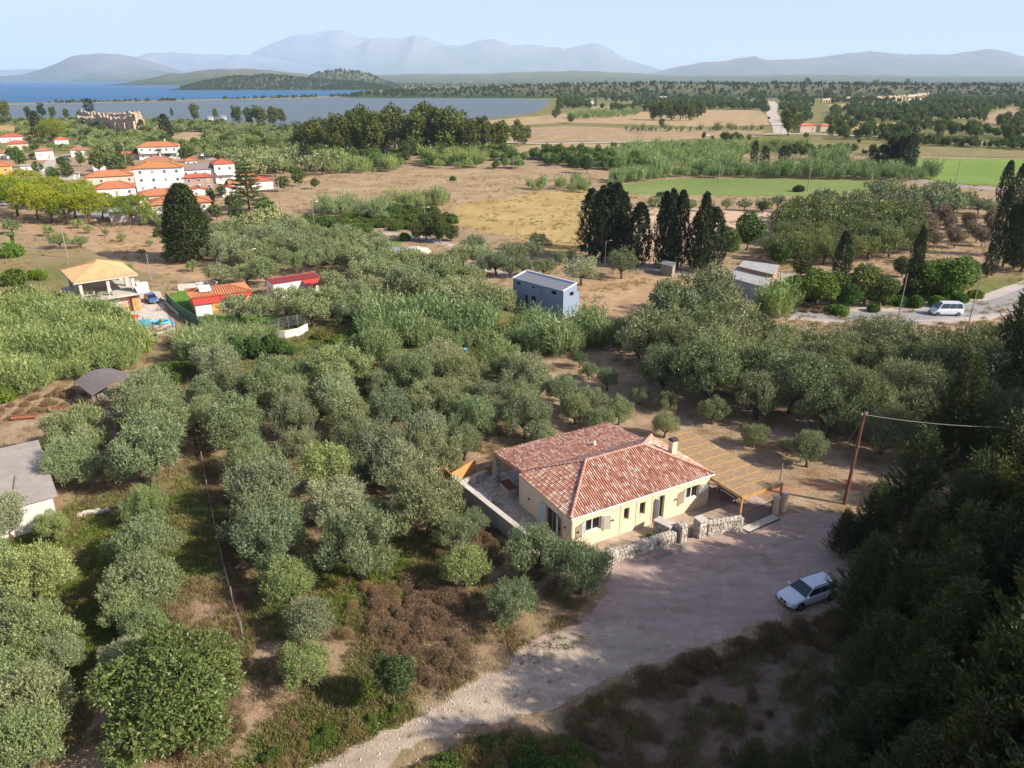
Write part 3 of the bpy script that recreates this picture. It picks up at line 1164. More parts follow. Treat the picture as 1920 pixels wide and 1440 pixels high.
rf_ = random.Random(5)
FARF = []
for i in range(26):
    fx, fy = rf_.uniform(1080, 1900), rf_.choice((157, 159, 162, 165, 169, 174, 180, 200, 212))
    fw, fh = rf_.uniform(30, 90), (fy - 146) * rf_.uniform(0.06, 0.12)
    FARF.append(('dry_field', [(fx, fy), (fx + fw, fy - fh * 0.3), (fx + fw * 1.1, fy + fh), (fx + fw * 0.1, fy + fh * 1.2)], rf_.choice(('field_tan', 'field_brown', 'field_pale', 'field_olive', 'field_gold')), 'narrow field strip far out on the plain'))
FIELDS = FARF + [
    ('ploughed_field', [(395, 392), (470, 352), (560, 332), (700, 320), (850, 318), (1010, 317), (1150, 320), (1195, 324), (1150, 340), (1075, 350), (1000, 358), (930, 368), (850, 384), (760, 380), (700, 378), (600, 384), (520, 398), (420, 404)], 'field_brown', 'wide brown ploughed field'),
    ('stubble_field', [(850, 386), (930, 372), (1010, 360), (1100, 358), (1140, 372), (1130, 400), (1110, 440), (1080, 478), (1030, 468), (960, 442), (880, 432), (850, 412)], 'field_gold', 'golden dry grass field beside the cypresses'),
    ('green_field', [(1140, 352), (1200, 340), (1290, 334), (1400, 334), (1500, 335), (1600, 338), (1700, 346), (1650, 360), (1560, 368), (1400, 368), (1290, 366), (1170, 364)], 'field_green', 'long green crop field'),
    ('green_field', [(1712, 296), (1800, 297), (1960, 300), (2200, 304), (2200, 352), (1960, 349), (1830, 347), (1770, 343), (1710, 330)], 'field_lime', 'bright green field at the right edge'),
    ('dry_field', [(870, 232), (960, 222), (1060, 213), (1200, 210), (1320, 206), (1425, 207), (1442, 222), (1438, 236), (1300, 238), (1180, 233), (1060, 230), (960, 236)], 'field_tan', 'pale dry field beyond the lagoon'),
    ('dry_field', [(930, 243), (1060, 236), (1180, 240), (1300, 243), (1440, 244), (1420, 258), (1300, 262), (1200, 264), (1080, 266), (960, 268)], 'field_brown', 'brown dry field in front of the road'),
    ('dry_field', [(960, 276), (1060, 271), (1150, 270), (1180, 276), (1080, 282), (1000, 296), (940, 292)], 'field_tan', 'tan field strip behind the reeds'),
    ('pale_field', [(1180, 392), (1300, 390), (1450, 398), (1440, 412), (1420, 432), (1290, 470), (1215, 500), (1190, 440)], 'field_pale', 'pale bare field behind the cypresses'),
    ('straw_field', [(1080, 528), (1130, 516), (1215, 517), (1300, 520), (1290, 540), (1240, 575), (1170, 600), (1110, 602), (1086, 590)], 'straw_ground', 'straw coloured plot beside the blue house'),
    ('meadow', [(1440, 262), (1560, 268), (1700, 272), (1920, 284), (2200, 300), (1960, 298), (1720, 292), (1600, 288), (1480, 282), (1300, 276)], 'field_olive', 'rough meadow beyond the green fields'),
    ('meadow', [(1180, 300), (1300, 292), (1500, 300), (1620, 300), (1700, 314), (1600, 326), (1350, 322), (1240, 318)], 'field_olive', 'olive green rough meadow'),
    ('dry_field', [(1280, 168), (1400, 170), (1420, 174), (1300, 176)], 'field_tan', 'small tan field far off'),
    ('dry_field', [(1550, 196), (1720, 192), (1790, 196), (1700, 200), (1560, 202)], 'field_tan', 'narrow tan field below the ancient wall'),
    ('dry_field', [(870, 172), (965, 164), (975, 167), (900, 175), (780, 182), (790, 178)], 'field_tan', 'tan clearing above the lagoon shore'),
    ('dry_field', [(1560, 236), (1680, 230), (1760, 236), (1680, 246), (1580, 246)], 'field_gold', 'yellow field among the far trees'),
    ('dry_field', [(1850, 215), (1900, 200), (1930, 215), (1900, 232), (1850, 232)], 'field_brown', 'brown slope among the far trees'),
    ('dry_slope', [(-60, 398), (60, 404), (160, 408), (240, 414), (310, 430), (330, 470), (420, 500), (400, 530), (270, 512), (200, 480), (120, 452), (40, 430), (-60, 425)], 'straw_ground', 'dry grassy slope below the pines'),
    ('kitchen_garden', [(610, 458), (700, 446), (760, 450), (745, 470), (690, 478), (640, 470)], 'field_green', 'green vegetable plot beside the tarpaulin'),
    ('dry_clearing', [(300, 262), (360, 245), (400, 262), (380, 280), (330, 282)], 'field_tan', 'tan clearing behind the village'),
    ('yellow_field', [(-60, 238), (30, 234), (40, 247), (-60, 254)], 'field_gold', 'yellow field at the left edge behind the village'),
]
for i, (nm, poly, mt, lb) in enumerate(FIELDS):
    dy = min(p[1] for p in poly)
    sheet(nm, poly, 0.012 if dy > 300 else 0.05 + 0.003 * i, mt, 3.0 if dy > 300 else 14.0, 0.9 if dy > 300 else 4.0, lb, i)

sheet('lawn', [(318, 555), (350, 538), (378, 560), (400, 590), (520, 590), (540, 600), (520, 620), (395, 622), (350, 600)], 0.012, 'lawn_green', 1.0, 0.2, 'green lawn round the orange house')
sheet('yard', [(262, 548), (300, 545), (318, 600), (330, 625), (270, 640), (235, 620), (240, 590)], 0.016, 'concrete_pale', 1.0, 0.2, 'pale concrete yard of the pink and tan house')

# water
sheet('lagoon', [(-700, 205), (-300, 203), (90, 195), (300, 191), (420, 188), (560, 185), (645, 182), (690, 181), (760, 182), (860, 182), (950, 184), (1025, 187), (1035, 190), (1020, 201), (1000, 211), (930, 221), (840, 227), (740, 233), (560, 245), (440, 240), (300, 232), (120, 228), (-60, 225), (-700, 230)], 0.03, 'lagoon_water', 30, 5, 'grey blue lagoon')
sheet('sea', [(-4000, 150.2), (200, 150.2), (640, 150.2), (700, 155), (690, 170), (668, 177), (640, 180), (560, 182), (420, 185), (300, 188), (80, 192), (-300, 197), (-700, 200), (-2500, 205)], 0.06, 'sea_water', 200, 3, 'blue sea')
sheet('sand_bar', [(-700, 204), (-300, 201), (80, 193.2), (300, 188.8), (420, 185.6), (560, 182.4), (640, 180), (700, 177), (700, 180.4), (645, 182.2), (560, 184.6), (420, 188), (300, 191.2), (90, 195.4), (-300, 204), (-700, 207)], 0.12, 'sand', 25, 9, 'thin sandy bar between lagoon and sea')


def hill(name, prof, dist, dep, mat, label, rough=0.12, base=-2.0, n=300, m=34):
    """ridge whose skyline follows the profile (photo x, y); real depth dep, rounded on both sides"""
    xs = [p[0] for p in prof]
    x0, x1 = min(xs), max(xs)
    V, F, A = [], [], []
    top = max(HCAM + (146 - p[1]) / FOC * dist for p in prof)
    for i in range(n + 1):
        px = x0 + (x1 - x0) * i / n
        py = np.interp(px, xs, [p[1] for p in prof])
        h = HCAM + (146 - py) / FOC * dist * 1.0
        wx = (px - 960) / FOC * dist / CP * 1.0
        for j in range(m + 1):
            t = j / m
            c = math.sin(PI * min(1, t)) ** 0.9 if t < 0.5 else math.sin(PI * t) ** 0.7
            yy = dist + (t - 0.5) * dep
            xx = wx * (1 + (t - 0.5) * dep / dist * 0.3)
            rid = fbm(xx, yy, dep * 0.28, dist * 0.01, 5)
            gul = 0.5 - abs(fbm(xx, yy * 0.35, dep * 0.16, dist * 0.02, 4)) * 2.6
            k = 1 + (rid + gul * 0.9) * rough * (2.2 * min(1, abs(t - 0.5) * 12) if abs(t - 0.5) > 0.02 else 0.25)
            edge = min(1.0, 5.0 * i / n, 5.0 * (n - i) / n)
            z = base + (h - base) * c * k * (edge ** 0.5)
            V.append((xx, yy, z))
            A.append(max(0, z / top))
    for i in range(n):
        for j in range(m):
            a = i * (m + 1) + j
            F.append((a, a + m + 1, a + m + 2, a + 1))
    me = np_mesh(name, np.array(V), np.array(F), mat)
    at = me.attributes.new('alt', 'FLOAT', 'POINT')
    at.data.foreach_set('value', np.array(A, dtype=np.float32))
    me.polygons.foreach_set('use_smooth', [True] * len(me.polygons))
    return tag(link(name, me), kind='structure', label=label)


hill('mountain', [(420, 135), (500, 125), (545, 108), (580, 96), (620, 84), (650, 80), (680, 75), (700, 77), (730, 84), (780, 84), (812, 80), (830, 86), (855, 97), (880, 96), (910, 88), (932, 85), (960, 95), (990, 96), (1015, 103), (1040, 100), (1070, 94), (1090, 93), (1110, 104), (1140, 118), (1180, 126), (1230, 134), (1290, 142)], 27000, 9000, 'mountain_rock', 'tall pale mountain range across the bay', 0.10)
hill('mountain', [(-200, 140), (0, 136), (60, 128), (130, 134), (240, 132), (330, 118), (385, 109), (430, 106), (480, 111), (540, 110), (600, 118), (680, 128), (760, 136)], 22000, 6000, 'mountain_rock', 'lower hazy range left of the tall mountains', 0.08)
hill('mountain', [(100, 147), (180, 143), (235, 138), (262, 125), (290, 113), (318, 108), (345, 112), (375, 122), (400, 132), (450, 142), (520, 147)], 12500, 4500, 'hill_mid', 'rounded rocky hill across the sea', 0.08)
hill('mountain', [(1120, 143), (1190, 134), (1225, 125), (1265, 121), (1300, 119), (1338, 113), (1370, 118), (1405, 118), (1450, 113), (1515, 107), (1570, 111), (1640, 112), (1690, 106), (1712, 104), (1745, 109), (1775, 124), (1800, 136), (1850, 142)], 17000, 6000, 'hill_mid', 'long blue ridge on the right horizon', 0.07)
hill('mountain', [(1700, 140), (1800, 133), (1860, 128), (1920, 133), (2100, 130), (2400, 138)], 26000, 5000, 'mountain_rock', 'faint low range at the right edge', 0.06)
hill('hill', [(560, 147), (640, 143), (700, 139), (800, 138), (900, 140), (980, 137), (1060, 135), (1130, 138), (1220, 143), (1300, 143), (1420, 141), (1560, 143), (1700, 144), (1920, 142), (2300, 144)], 9000, 2600, 'hill_wood', 'low wooded hills below the mountains', 0.10)
hill('hill', [(-300, 150), (0, 148), (120, 147), (260, 147), (420, 148), (480, 150)], 13000, 1500, 'hill_wood', 'far low shore across the sea', 0.1)
hill('hill', [(250, 150), (300, 143), (350, 140), (400, 142), (450, 149)], 9500, 1200, 'hill_wood', 'small dark headland across the sea', 0.08)
hill('hill', [(350, 154), (390, 145), (430, 139), (480, 135), (530, 131), (570, 134), (620, 139), (680, 146)], 5200, 1500, 'hill_wood', 'wooded headland behind the peninsula', 0.08)
hill('hill', [(425, 164), (450, 155), (480, 149), (520, 145), (570, 143), (620, 147), (660, 151), (690, 152), (740, 156), (790, 162)], 3000, 700, 'hill_wood', 'wooded peninsula at the mouth of the bay', 0.10)
hill('hill', [(615, 152), (650, 140), (690, 134), (725, 138), (750, 148), (780, 154)], 3900, 700, 'hill_wood', 'rounded hill with a pale quarry face', 0.08)
hill('hill', [(680, 168), (740, 164), (830, 162), (920, 162), (1000, 160), (1080, 158), (1160, 156), (1250, 156), (1340, 158), (1480, 157), (1600, 158), (1750, 159), (2000, 158), (2300, 161)], 1900, 600, 'hill_wood', 'low wooded rise behind the lagoon', 0.10)


# ------------------------------------------------------------------ roads
def strip(name, px, w, z, mat, label, kind='structure', step=2.0, jit=0.05):
    pts = [P(x, y) for x, y in px]
    # smooth the centre line
    for _ in range(2):
        q = [pts[0]]
        for a, b in zip(pts, pts[1:]):
            q += [a.lerp(b, 0.25), a.lerp(b, 0.75)]
        q.append(pts[-1])
        pts = q
    V, F = [], []
    for i, p in enumerate(pts):
        d = (pts[min(i + 1, len(pts) - 1)] - pts[max(i - 1, 0)]).normalized()
        n = Vector((-d.y, d.x, 0))
        wj = w / 2 + jit * fbm(p.x, p.y, 2.0, 1.0, 2)
        V += [(*(p + n * wj).xy, z), (*(p - n * wj).xy, z)]
        if i:
            a = 2 * i
            F.append((a - 2, a - 1, a + 1, a))
    me = bpy.data.meshes.new(name)
    me.from_pydata(V, [], F)
    me.materials.append(MATS[mat])
    me.update()
    return tag(link(name, me), kind=kind, label=label), pts


ROADC = [(1300, 566), (1400, 575), (1470, 583), (1560, 592), (1650, 594), (1750, 590), (1840, 580), (1900, 565), (1960, 540), (2040, 505), (2120, 470)]
strip('road_verge', ROADC, 10.5, 0.010, 'lane', 'pale gravel verge of the curving road', jit=1.4)
strip('road', ROADC, 6.4, 0.022, 'asphalt', 'worn grey asphalt road curving past the olive grove')
for sgn in (1, -1):
    pts = [P(x, y) for x, y in ROADC]
    q = []
    for i, p in enumerate(pts):
        d = (pts[min(i + 1, len(pts) - 1)] - pts[max(i - 1, 0)]).normalized()
        q.append(p + Vector((-d.y, d.x, 0)) * 2.9 * sgn)
    me = bpy.data.meshes.new('road_marking')
    for _ in range(2):
        qq = [q[0]]
        for a, b in zip(q, q[1:]):
            qq += [a.lerp(b, 0.25), a.lerp(b, 0.75)]
        qq.append(q[-1])
        q = qq
    V, F = [], []
    for i, p in enumerate(q):
        d = (q[min(i + 1, len(q) - 1)] - q[max(i - 1, 0)]).normalized()
        n = Vector((-d.y, d.x, 0)) * 0.07
        V += [(*(p + n).xy, 0.027), (*(p - n).xy, 0.027)]
        if i:
            a = 2 * i
            F.append((a - 2, a - 1, a + 1, a))
    me.from_pydata(V, [], F)
    me.materials.append(MATS['paint_line'])
    tag(link('road_marking', me), kind='structure', label='faded white edge line of the curving road')
strip('road', [(1700, 338), (1770, 345), (1830, 352), (1900, 356), (2000, 352)], 7, 0.03, 'asphalt', 'grey road bend behind the right hand cypresses')
strip('road', [(880, 262), (1000, 270), (1100, 268), (1200, 265), (1290, 261), (1400, 253), (1480, 250), (1600, 254), (1750, 262), (1920, 272), (2200, 285)], 9, 0.13, 'lane', 'straight main road crossing the plain')
strip('road', [(1466, 250), (1462, 236), (1450, 222), (1446, 208), (1452, 198), (1446, 190)], 12, 0.14, 'lane', 'pale road running away across the plain')
strip('lane', [(560, 462), (650, 452), (700, 440), (745, 437), (800, 448), (850, 462)], 3.2, 0.02, 'lane', 'pale lane beside the thicket and white tarpaulin')
strip('lane', [(760, 478), (830, 492), (900, 500), (960, 520)], 3.0, 0.02, 'lane', 'farm lane below the small olive rows')
strip('lane', [(1060, 500), (1130, 493), (1220, 505), (1300, 515), (1340, 535), (1400, 556), (1440, 575)], 3.2, 0.022, 'lane', 'lane from the road past the dark cypresses')
strip('village_street', [(-100, 372), (40, 385), (140, 398), (230, 408), (300, 416)], 6.5, 0.02, 'asphalt', 'village street under the stone pines')
strip('village_street', [(205, 405), (190, 385), (160, 370), (120, 350)], 5, 0.026, 'asphalt', 'side street between the pines')
strip('village_street', [(92, 332), (90, 312), (100, 298), (130, 290)], 5, 0.03, 'lane', 'steep village lane beside the white house')
strip('village_street', [(395, 300), (390, 284), (380, 272), (395, 262), (360, 252)], 5, 0.06, 'lane', 'lane leaving the village towards the ruins')

# ------------------------------------------------------------------ drive, track and banks by the house
sheet('gravel_drive', [(1120, 1062), (1145, 1046), (1200, 1036), (1270, 1010), (1300, 1004), (1400, 990), (1460, 968), (1530, 956), (1580, 968), (1640, 985), (1700, 1020), (1700, 1110), (1640, 1130), (1560, 1150), (1470, 1156), (1400, 1180), (1330, 1205), (1270, 1225), (1180, 1252), (1100, 1285), (1040, 1300), (990, 1290), (950, 1265), (960, 1240), (985, 1215), (1040, 1180), (1105, 1150), (1135, 1120), (1140, 1085)], 0.008, 'gravel_pink', 0.5, 0.5, 'pinkish gravel forecourt in front of the house')
sheet('gravel_track', [(430, 1510), (560, 1448), (640, 1406), (700, 1380), (773, 1350), (838, 1318), (850, 1295), (890, 1275), (930, 1258), (973, 1240), (1020, 1215), (1100, 1172), (1180, 1168), (1240, 1190), (1278, 1214), (1173, 1255), (1092, 1293), (1050, 1322), (973, 1342), (923, 1354), (850, 1374), (820, 1392), (757, 1408), (725, 1440), (640, 1520), (500, 1560)], 0.014, 'track_pale', 0.5, 0.6, 'pale dirt track curving to the forecourt', 4.0)
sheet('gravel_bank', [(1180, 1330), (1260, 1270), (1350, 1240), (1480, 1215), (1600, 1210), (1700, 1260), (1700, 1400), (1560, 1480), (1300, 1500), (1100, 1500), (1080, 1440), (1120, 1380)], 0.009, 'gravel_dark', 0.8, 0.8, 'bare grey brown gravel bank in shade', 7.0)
sheet('red_soil', [(1400, 914), (1450, 908), (1520, 904), (1590, 903), (1640, 905), (1620, 914), (1560, 918), (1540, 926), (1500, 932), (1470, 922), (1430, 920)], 0.004, 'red_soil', 0.5, 1.3, 'strip of red soil behind the carport', 9.0)

# ------------------------------------------------------------------ the terracotta-roofed house
TH = math.radians(29.04)
HS = 0.991
HO = P(1070, 973, 3.5)
HLOC = Vector((HO.x, HO.y, 0.3))
HM = Matrix.Translation(HLOC) @ Matrix.Rotation(TH, 4, 'Z') @ Matrix.Scale(HS, 4)


def hthing(name, x, y, label, cat, group=None, rz=0.0, z=-0.3):
    """a thing standing at local house coordinates"""
    p = HM @ Vector((x, y, z))
    return empty(name, p, TH + rz, label, cat, group, HS)


def wall_holes(m, p0, p1, z0, z1, th, holes, rev=0.22, mi=0, out=1):
    """wall from p0 to p1 (plan), outer face on the right hand; rectangular openings (u0, z0, u1, z1)"""
    p0, p1 = Vector((*p0, 0)), Vector((*p1, 0))
    L = (p1 - p0).length
    d = (p1 - p0) / L
    n = Vector((d.y, -d.x, 0)) * out
    us = sorted({0.0, L, *[h[0] for h in holes], *[h[2] for h in holes]})
    zs = sorted({z0, z1, *[h[1] for h in holes], *[h[3] for h in holes]})

    def pt(u, z, k=0.0):
        return p0 + d * u - n * k + Vector((0, 0, z))
    for a, b in zip(us, us[1:]):
        for c, e in zip(zs, zs[1:]):
            um, zm = (a + b) / 2, (c + e) / 2
            if any(h[0] < um < h[2] and h[1] < zm < h[3] for h in holes):
                continue
            m.quad(pt(a, c), pt(b, c), pt(b, e), pt(a, e), mi)
            m.quad(pt(b, c, th), pt(a, c, th), pt(a, e, th), pt(b, e, th), mi)
    m.quad(pt(0, z1), pt(L, z1), pt(L, z1, th), pt(0, z1, th), mi)
    for h in holes:
        a, c, b, e = h
        m.quad(pt(a, c), pt(a, e), pt(a, e, th), pt(a, c, th), mi)
        m.quad(pt(b, e), pt(b, c), pt(b, c, th), pt(b, e, th), mi)
        m.quad(pt(a, e), pt(b, e), pt(b, e, th), pt(a, e, th), mi)
        m.quad(pt(b, c), pt(a, c), pt(a, c, th), pt(b, c, th), mi)


def clip_col(poly, u):
    """v interval of a convex 2-D polygon at abscissa u"""
    vs = []
    for a, b in zip(poly, poly[1:] + poly[:1]):
        if (a[0] - u) * (b[0] - u) < 0:
            t = (u - a[0]) / (b[0] - a[0])
            vs.append(a[1] + (b[1] - a[1]) * t)
    return (min(vs), max(vs)) if len(vs) >= 2 else None


def face_frame(pts):
    o = Vector(pts[0])
    e = (Vector(pts[1]) - o).normalized()
    n = e.cross(Vector(pts[2]) - o).normalized()
    v = n.cross(e)
    poly = [((Vector(p) - o).dot(e), (Vector(p) - o).dot(v)) for p in pts]
    return o, e, v, n, poly


def barrel_tiles(m, pts, w=0.235, row=0.37, rr=random.Random(3), lift=0.035):
    """rows of half-round cover tiles on a face whose first edge is the eave"""
    o, e, v, n, poly = face_frame(pts)
    umin, umax = min(p[0] for p in poly), max(p[0] for p in poly)
    k = int((umax - umin) / w)
    for i in range(k + 1):
        u = umin + (i + 0.5) * w
        iv = clip_col(poly, u)
        if not iv:
            continue
        a = iv[0]
        while a < iv[1] - 0.06:
            b = min(a + row + 0.05, iv[1] + 0.02)
            du = rr.uniform(-.008, .008)
            vs = []
            r0, r1 = w * 0.40, w * 0.33
            for q, r, h in ((a - 0.02, r0, lift + rr.uniform(0, .008)), (b, r1, 0.012)):
                for t in (0.0, 0.28, 0.5, 0.72, 1.0):
                    an = PI * t
                    vs.append(o + e * (u + du - math.cos(an) * r) + v * q + n * (h + math.sin(an) * r * 0.78))
            m.add(vs, [(j, j + 1, j + 6, j + 5) for j in range(4)] + [(0, 4, 3, 2, 1)])
            a += row


def caps(m, a, b, r=0.14, st=0.42, lift=0.05, n=6):
    a, b = Vector(a), Vector(b)
    L = (b - a).length
    d = (b - a) / L
    s = d.cross(Vector((0, 0, 1))).normalized()
    up = s.cross(d)
    k = int(L / st)
    for i in range(k + 1):
        p, q = a + d * (i * L / (k + 1)), a + d * ((i + 1.12) * L / (k + 1))
        vs = []
        for c, rr, h in ((p, r * 1.08, lift + 0.03), (q, r * 0.9, lift)):
            for j in range(n + 1):
                t = PI * j / n
                vs.append(c - s * math.cos(t) * rr + up * (math.sin(t) * rr * 0.8 + h))
        m.add(vs, [(j, j + 1, j + n + 2, j + n + 1) for j in range(n)])


def ribs(m, pts, w=0.25, r=0.03, lift=0.004):
    """long raised ribs running up a roof face (profiled sheet or pantiles seen from afar)"""
    o, e, v, n, poly = face_frame(pts)
    umin, umax = min(p[0] for p in poly), max(p[0] for p in poly)
    k = int((umax - umin) / w)
    for i in range(k + 1):
        u = umin + (i + 0.5) * w
        iv = clip_col(poly, u)
        if not iv or iv[1] - iv[0] < 0.1:
            continue
        vs = []
        for q in (iv[0] - 0.01, iv[1]):
            for du, h in ((-w * 0.3, 0), (-w * 0.13, r), (w * 0.13, r), (w * 0.3, 0)):
                vs.append(o + e * (u + du) + v * q + n * (h + lift))
        m.add(vs, [(0, 1, 5, 4), (1, 2, 6, 5), (2, 3, 7, 6)])


HL_, HD_, ZE, ZR, YR, XR0, XR1 = 16.25, 9.4, 3.2, 5.4, 4.7, 4.65, 11.25
house = empty('tiled_house', HLOC, TH, 'cream rendered house with weathered terracotta hip roof beside the gravel forecourt', 'house', None, HS)
m = MB()
x0, x1, y0, y1, zb, zt = 0.2, 16.0, 0.2, 9.25, -0.36, 3.14
FH = [(1.75, 1.1, 3.35, 2.4), (5.88, 1.1, 6.48, 2.35), (7.65, 1.1, 8.3, 2.4), (9.62, -0.05, 10.55, 2.45), (13.15, 1.1, 14.7, 2.4)]
wall_holes(m, (x0, y0), (x1, y0), zb, zt, 0.35, [(a - x0, b, c - x0, d) for a, b, c, d in FH])
wall_holes(m, (x0, y1), (x0, y0), zb, zt, 0.35, [(y1 - 4.25, -0.05, y1 - 2.5, 2.3)])
wall_holes(m, (x1, y0), (x1, y1), zb, zt, 0.35, [])
wall_holes(m, (x1, y1), (x0, y1), zb, zt, 0.35, [(3.0, 0.0, 5.0, 2.2), (8.5, 0.0, 10.5, 2.2)])
m.build('wall', 'plaster_cream', house)
for a, b, c, d in FH:
    if d - b < 2:
        m = MB()
        m.box2((a - 0.04, y0 - 0.05, b - 0.07), (c + 0.04, y0 + 0.3, b - 0.003))
        m.build('window_sill', 'sill_white', house)
for i, (a, b, c, d) in enumerate(FH):
    isdoor = d - b > 2
    yf = y0 + 0.20
    if isdoor:
        f = MB()
        for q0, q1 in (((a, yf, b), (a + 0.07, yf + 0.07, d)), ((c - 0.07, yf, b), (c, yf + 0.07, d)), ((a + 0.07, yf, d - 0.07), (c - 0.07, yf + 0.07, d))):
            f.box2(q0, q1)
        df = f.build('door', 'door_green', house)
        g = MB()
        g.box2((a + 0.07, yf + 0.02, b), (a + 0.5, yf + 0.06, d - 0.07))
        g.build('panel', 'door_green', df)
        g = MB()
        g.box2((a + 0.503, yf + 0.1, b), (c - 0.07, yf + 0.13, d - 0.07))
        g.build('pane', 'glass_dark', df)
        # leaf standing open against the left reveal
        g = MB()
        g.box((a - 0.12, y0 - 0.22, (b + d) / 2), (0.05, 0.46, d - b - 0.1), 0.45)
        g.build('shutter', 'shutter_grey', df)
        g = MB()
        g.beam((a + 0.13, yf - 0.05, 1.0), (a + 0.13, yf - 0.05, 1.16), 0.03, 0.03)
        g.build('handle', 'iron_black', df)
        continue
    f = MB()
    for q0, q1 in (((a, yf, b), (a + 0.07, yf + 0.07, d)), ((c - 0.07, yf, b), (c, yf + 0.07, d)), ((a + 0.07, yf, d - 0.07), (c - 0.07, yf + 0.07, d)), ((a + 0.07, yf, b), (c - 0.07, yf + 0.07, b + 0.07))):
        f.box2(q0, q1)
    if c - a > 1.2:
        mid = (a + c) / 2
        f.box2((mid - 0.04, yf - 0.004, b + 0.07), (mid + 0.04, yf + 0.074, d - 0.07))
    wf = f.build('window', 'timber_reveal' if c - a < 1.2 else 'trim_white', house)
    g = MB()
    g.box2((a + 0.07, yf + 0.03, b + 0.07), (c - 0.07, yf + 0.05, d - 0.07))
    g.build('pane', 'glass_dark', wf)
    if c - a > 1.2:
        w = (c - a) / 2
        for s, hx in ((-1, a), (1, c)):
            ang = -s * 0.55
            g = MB()
            cx, cy = hx + s * (0.03 + w / 2 * math.cos(0.55)), y0 - 0.03 - w / 2 * math.sin(0.55)
            for zz in np.arange(b + 0.08, d - 0.05, 0.085):
                g.box((cx, cy, zz), (w - 0.1, 0.02, 0.06), ang, tilt=(0.5, 0))
            fr = MB()
            dx, dy = math.cos(ang), math.sin(ang)
            for t in (-1, 1):
                fr.box((cx + dx * t * (w / 2 - 0.03), cy + dy * t * (w / 2 - 0.03), (b + d) / 2), (0.06, 0.04, d - b), ang)
            for zz in (b + 0.03, d - 0.03):
                fr.box((cx, cy, zz), (w - 0.12, 0.036, 0.06), ang)
            sh = fr.build('shutter', 'shutter_grey', house)
            g.build('louvres', 'shutter_grey', sh)
# patio door with shutters on the left wall
f = MB()
for q0, q1 in (((0.35, 2.5, -0.05), (0.42, 2.57, 2.3)), ((0.35, 4.18, -0.05), (0.42, 4.25, 2.3)), ((0.35, 2.57, 2.23), (0.42, 4.18, 2.3)), ((0.346, 3.33, -0.05), (0.424, 3.42, 2.23))):
    f.box2(q0, q1)
wf = f.build('door', 'timber_reveal', house, label='glazed patio double door')
g = MB()
g.box2((0.38, 2.57, -0.04), (0.40, 3.33, 2.23))
g.box2((0.38, 3.42, -0.04), (0.40, 4.18, 2.23))
g.build('pane', 'glass_dark', wf)
for s, hy in ((-1, 2.5), (1, 4.25)):
    g = MB()
    w = 0.85
    g.box((0.2 - 0.03 - w / 2 * math.sin(0.4), hy + s * w / 2 * math.cos(0.4), 1.12), (0.045, w, 2.32), s * 0.4)
    g.build('shutter', 'shutter_grey', house)
for u in (5.46, 7.26, 9.05):  # thin coloured strips stand in for the shadows of vertical wall grooves
    g = MB()
    g.box2((u - 0.015, y0 - 0.03, -0.3), (u + 0.015, y0 - 0.002, 2.75))
    g.build('groove_shadow_strip', 'groove_shadow', house)
g = MB()
g.tube([(0.32, 0.1, 3.05), (0.32, 0.1, -0.3)], 0.045, 6)
g.build('downpipe', 'trim_white', house)
for u, z in ((4.6, 1.6), (11.85, 1.6), (0.9, 1.5), (15.6, 1.6)):
    g = MB()
    g.box((u, y0 - 0.05, z), (0.10, 0.09, 0.12))
    g.box((u, y0 - 0.12, z + 0.03), (0.16, 0.16, 0.05))
    g.build('wall_lamp', 'iron_black', house)
for yy, z in ((7.3, 1.3), (1.1, 1.7), (1.9, 1.1)):
    g = MB()
    g.box((x0 - 0.06, yy, z), (0.11, 0.14, 0.14))
    g.build('wall_lamp', 'iron_black', house)
g = MB()
g.beam((10.0, y0 - 0.002, 2.72), (10.0, y0 - 0.3, 2.72), 0.02, 0.02)
g.tube([(10.0, y0 - 0.27, 2.7), (10.0, y0 - 0.27, 2.66), (10.0, y0 - 0.27, 2.42)], [0.02, 0.09, 0.06], 6)
g.build('porch_lantern', 'iron_black', house, label='hanging lantern over the door')

FACES = dict(front=[(0, 0, ZE), (HL_, 0, ZE), (XR1, YR, ZR), (XR0, YR, ZR)], right=[(HL_, 0, ZE), (HL_, HD_, ZE), (XR1, YR, ZR)],
             back=[(HL_, HD_, ZE), (0, HD_, ZE), (XR0, YR, ZR), (XR1, YR, ZR)], left=[(0, HD_, ZE), (0, 0, ZE), (XR0, YR, ZR)])
m = MB()
for f in FACES.values():
    m.slab(f, 0.10)
roof = m.build('roof', 'clay_pan', house)
m = MB()
for f in FACES.values():
    barrel_tiles(m, f)
m.build('tile', 'clay_tile', roof, kind='stuff')
m = MB()
RL, RR = (XR0, YR, ZR), (XR1, YR, ZR)
caps(m, (XR0 - 0.1, YR, ZR), (XR1 + 0.1, YR, ZR), lift=0.09)
for c in ((0, 0, ZE), (0, HD_, ZE)):
    caps(m, c, RL, lift=0.08)
for c in ((HL_, 0, ZE), (HL_, HD_, ZE)):
    caps(m, c, RR, lift=0.08)
m.build('ridge_cap', 'clay_cap', roof)
m = MB()
cx, cy = 14.35, 3.9
m.box2((cx - 0.3, cy - 0.3, 3.4), (cx + 0.3, cy + 0.3, 5.5))
ch = m.build('chimney', 'plaster_cream', roof)
m = MB()
m.box2((cx - 0.36, cy - 0.36, 5.503), (cx + 0.36, cy + 0.36, 5.64))
m.box2((cx - 0.3, cy - 0.3, 5.643), (cx + 0.3, cy + 0.3, 5.76))
m.build('chimney_cap', 'lead_dark', roof)
m = MB()
for i in range(8):
    pass
m.tube([(0, -0.07, ZE - 0.04), (HL_, -0.07, ZE - 0.04)], 0.065, 8)
m.build('gutter', 'trim_white', house)
m = MB()
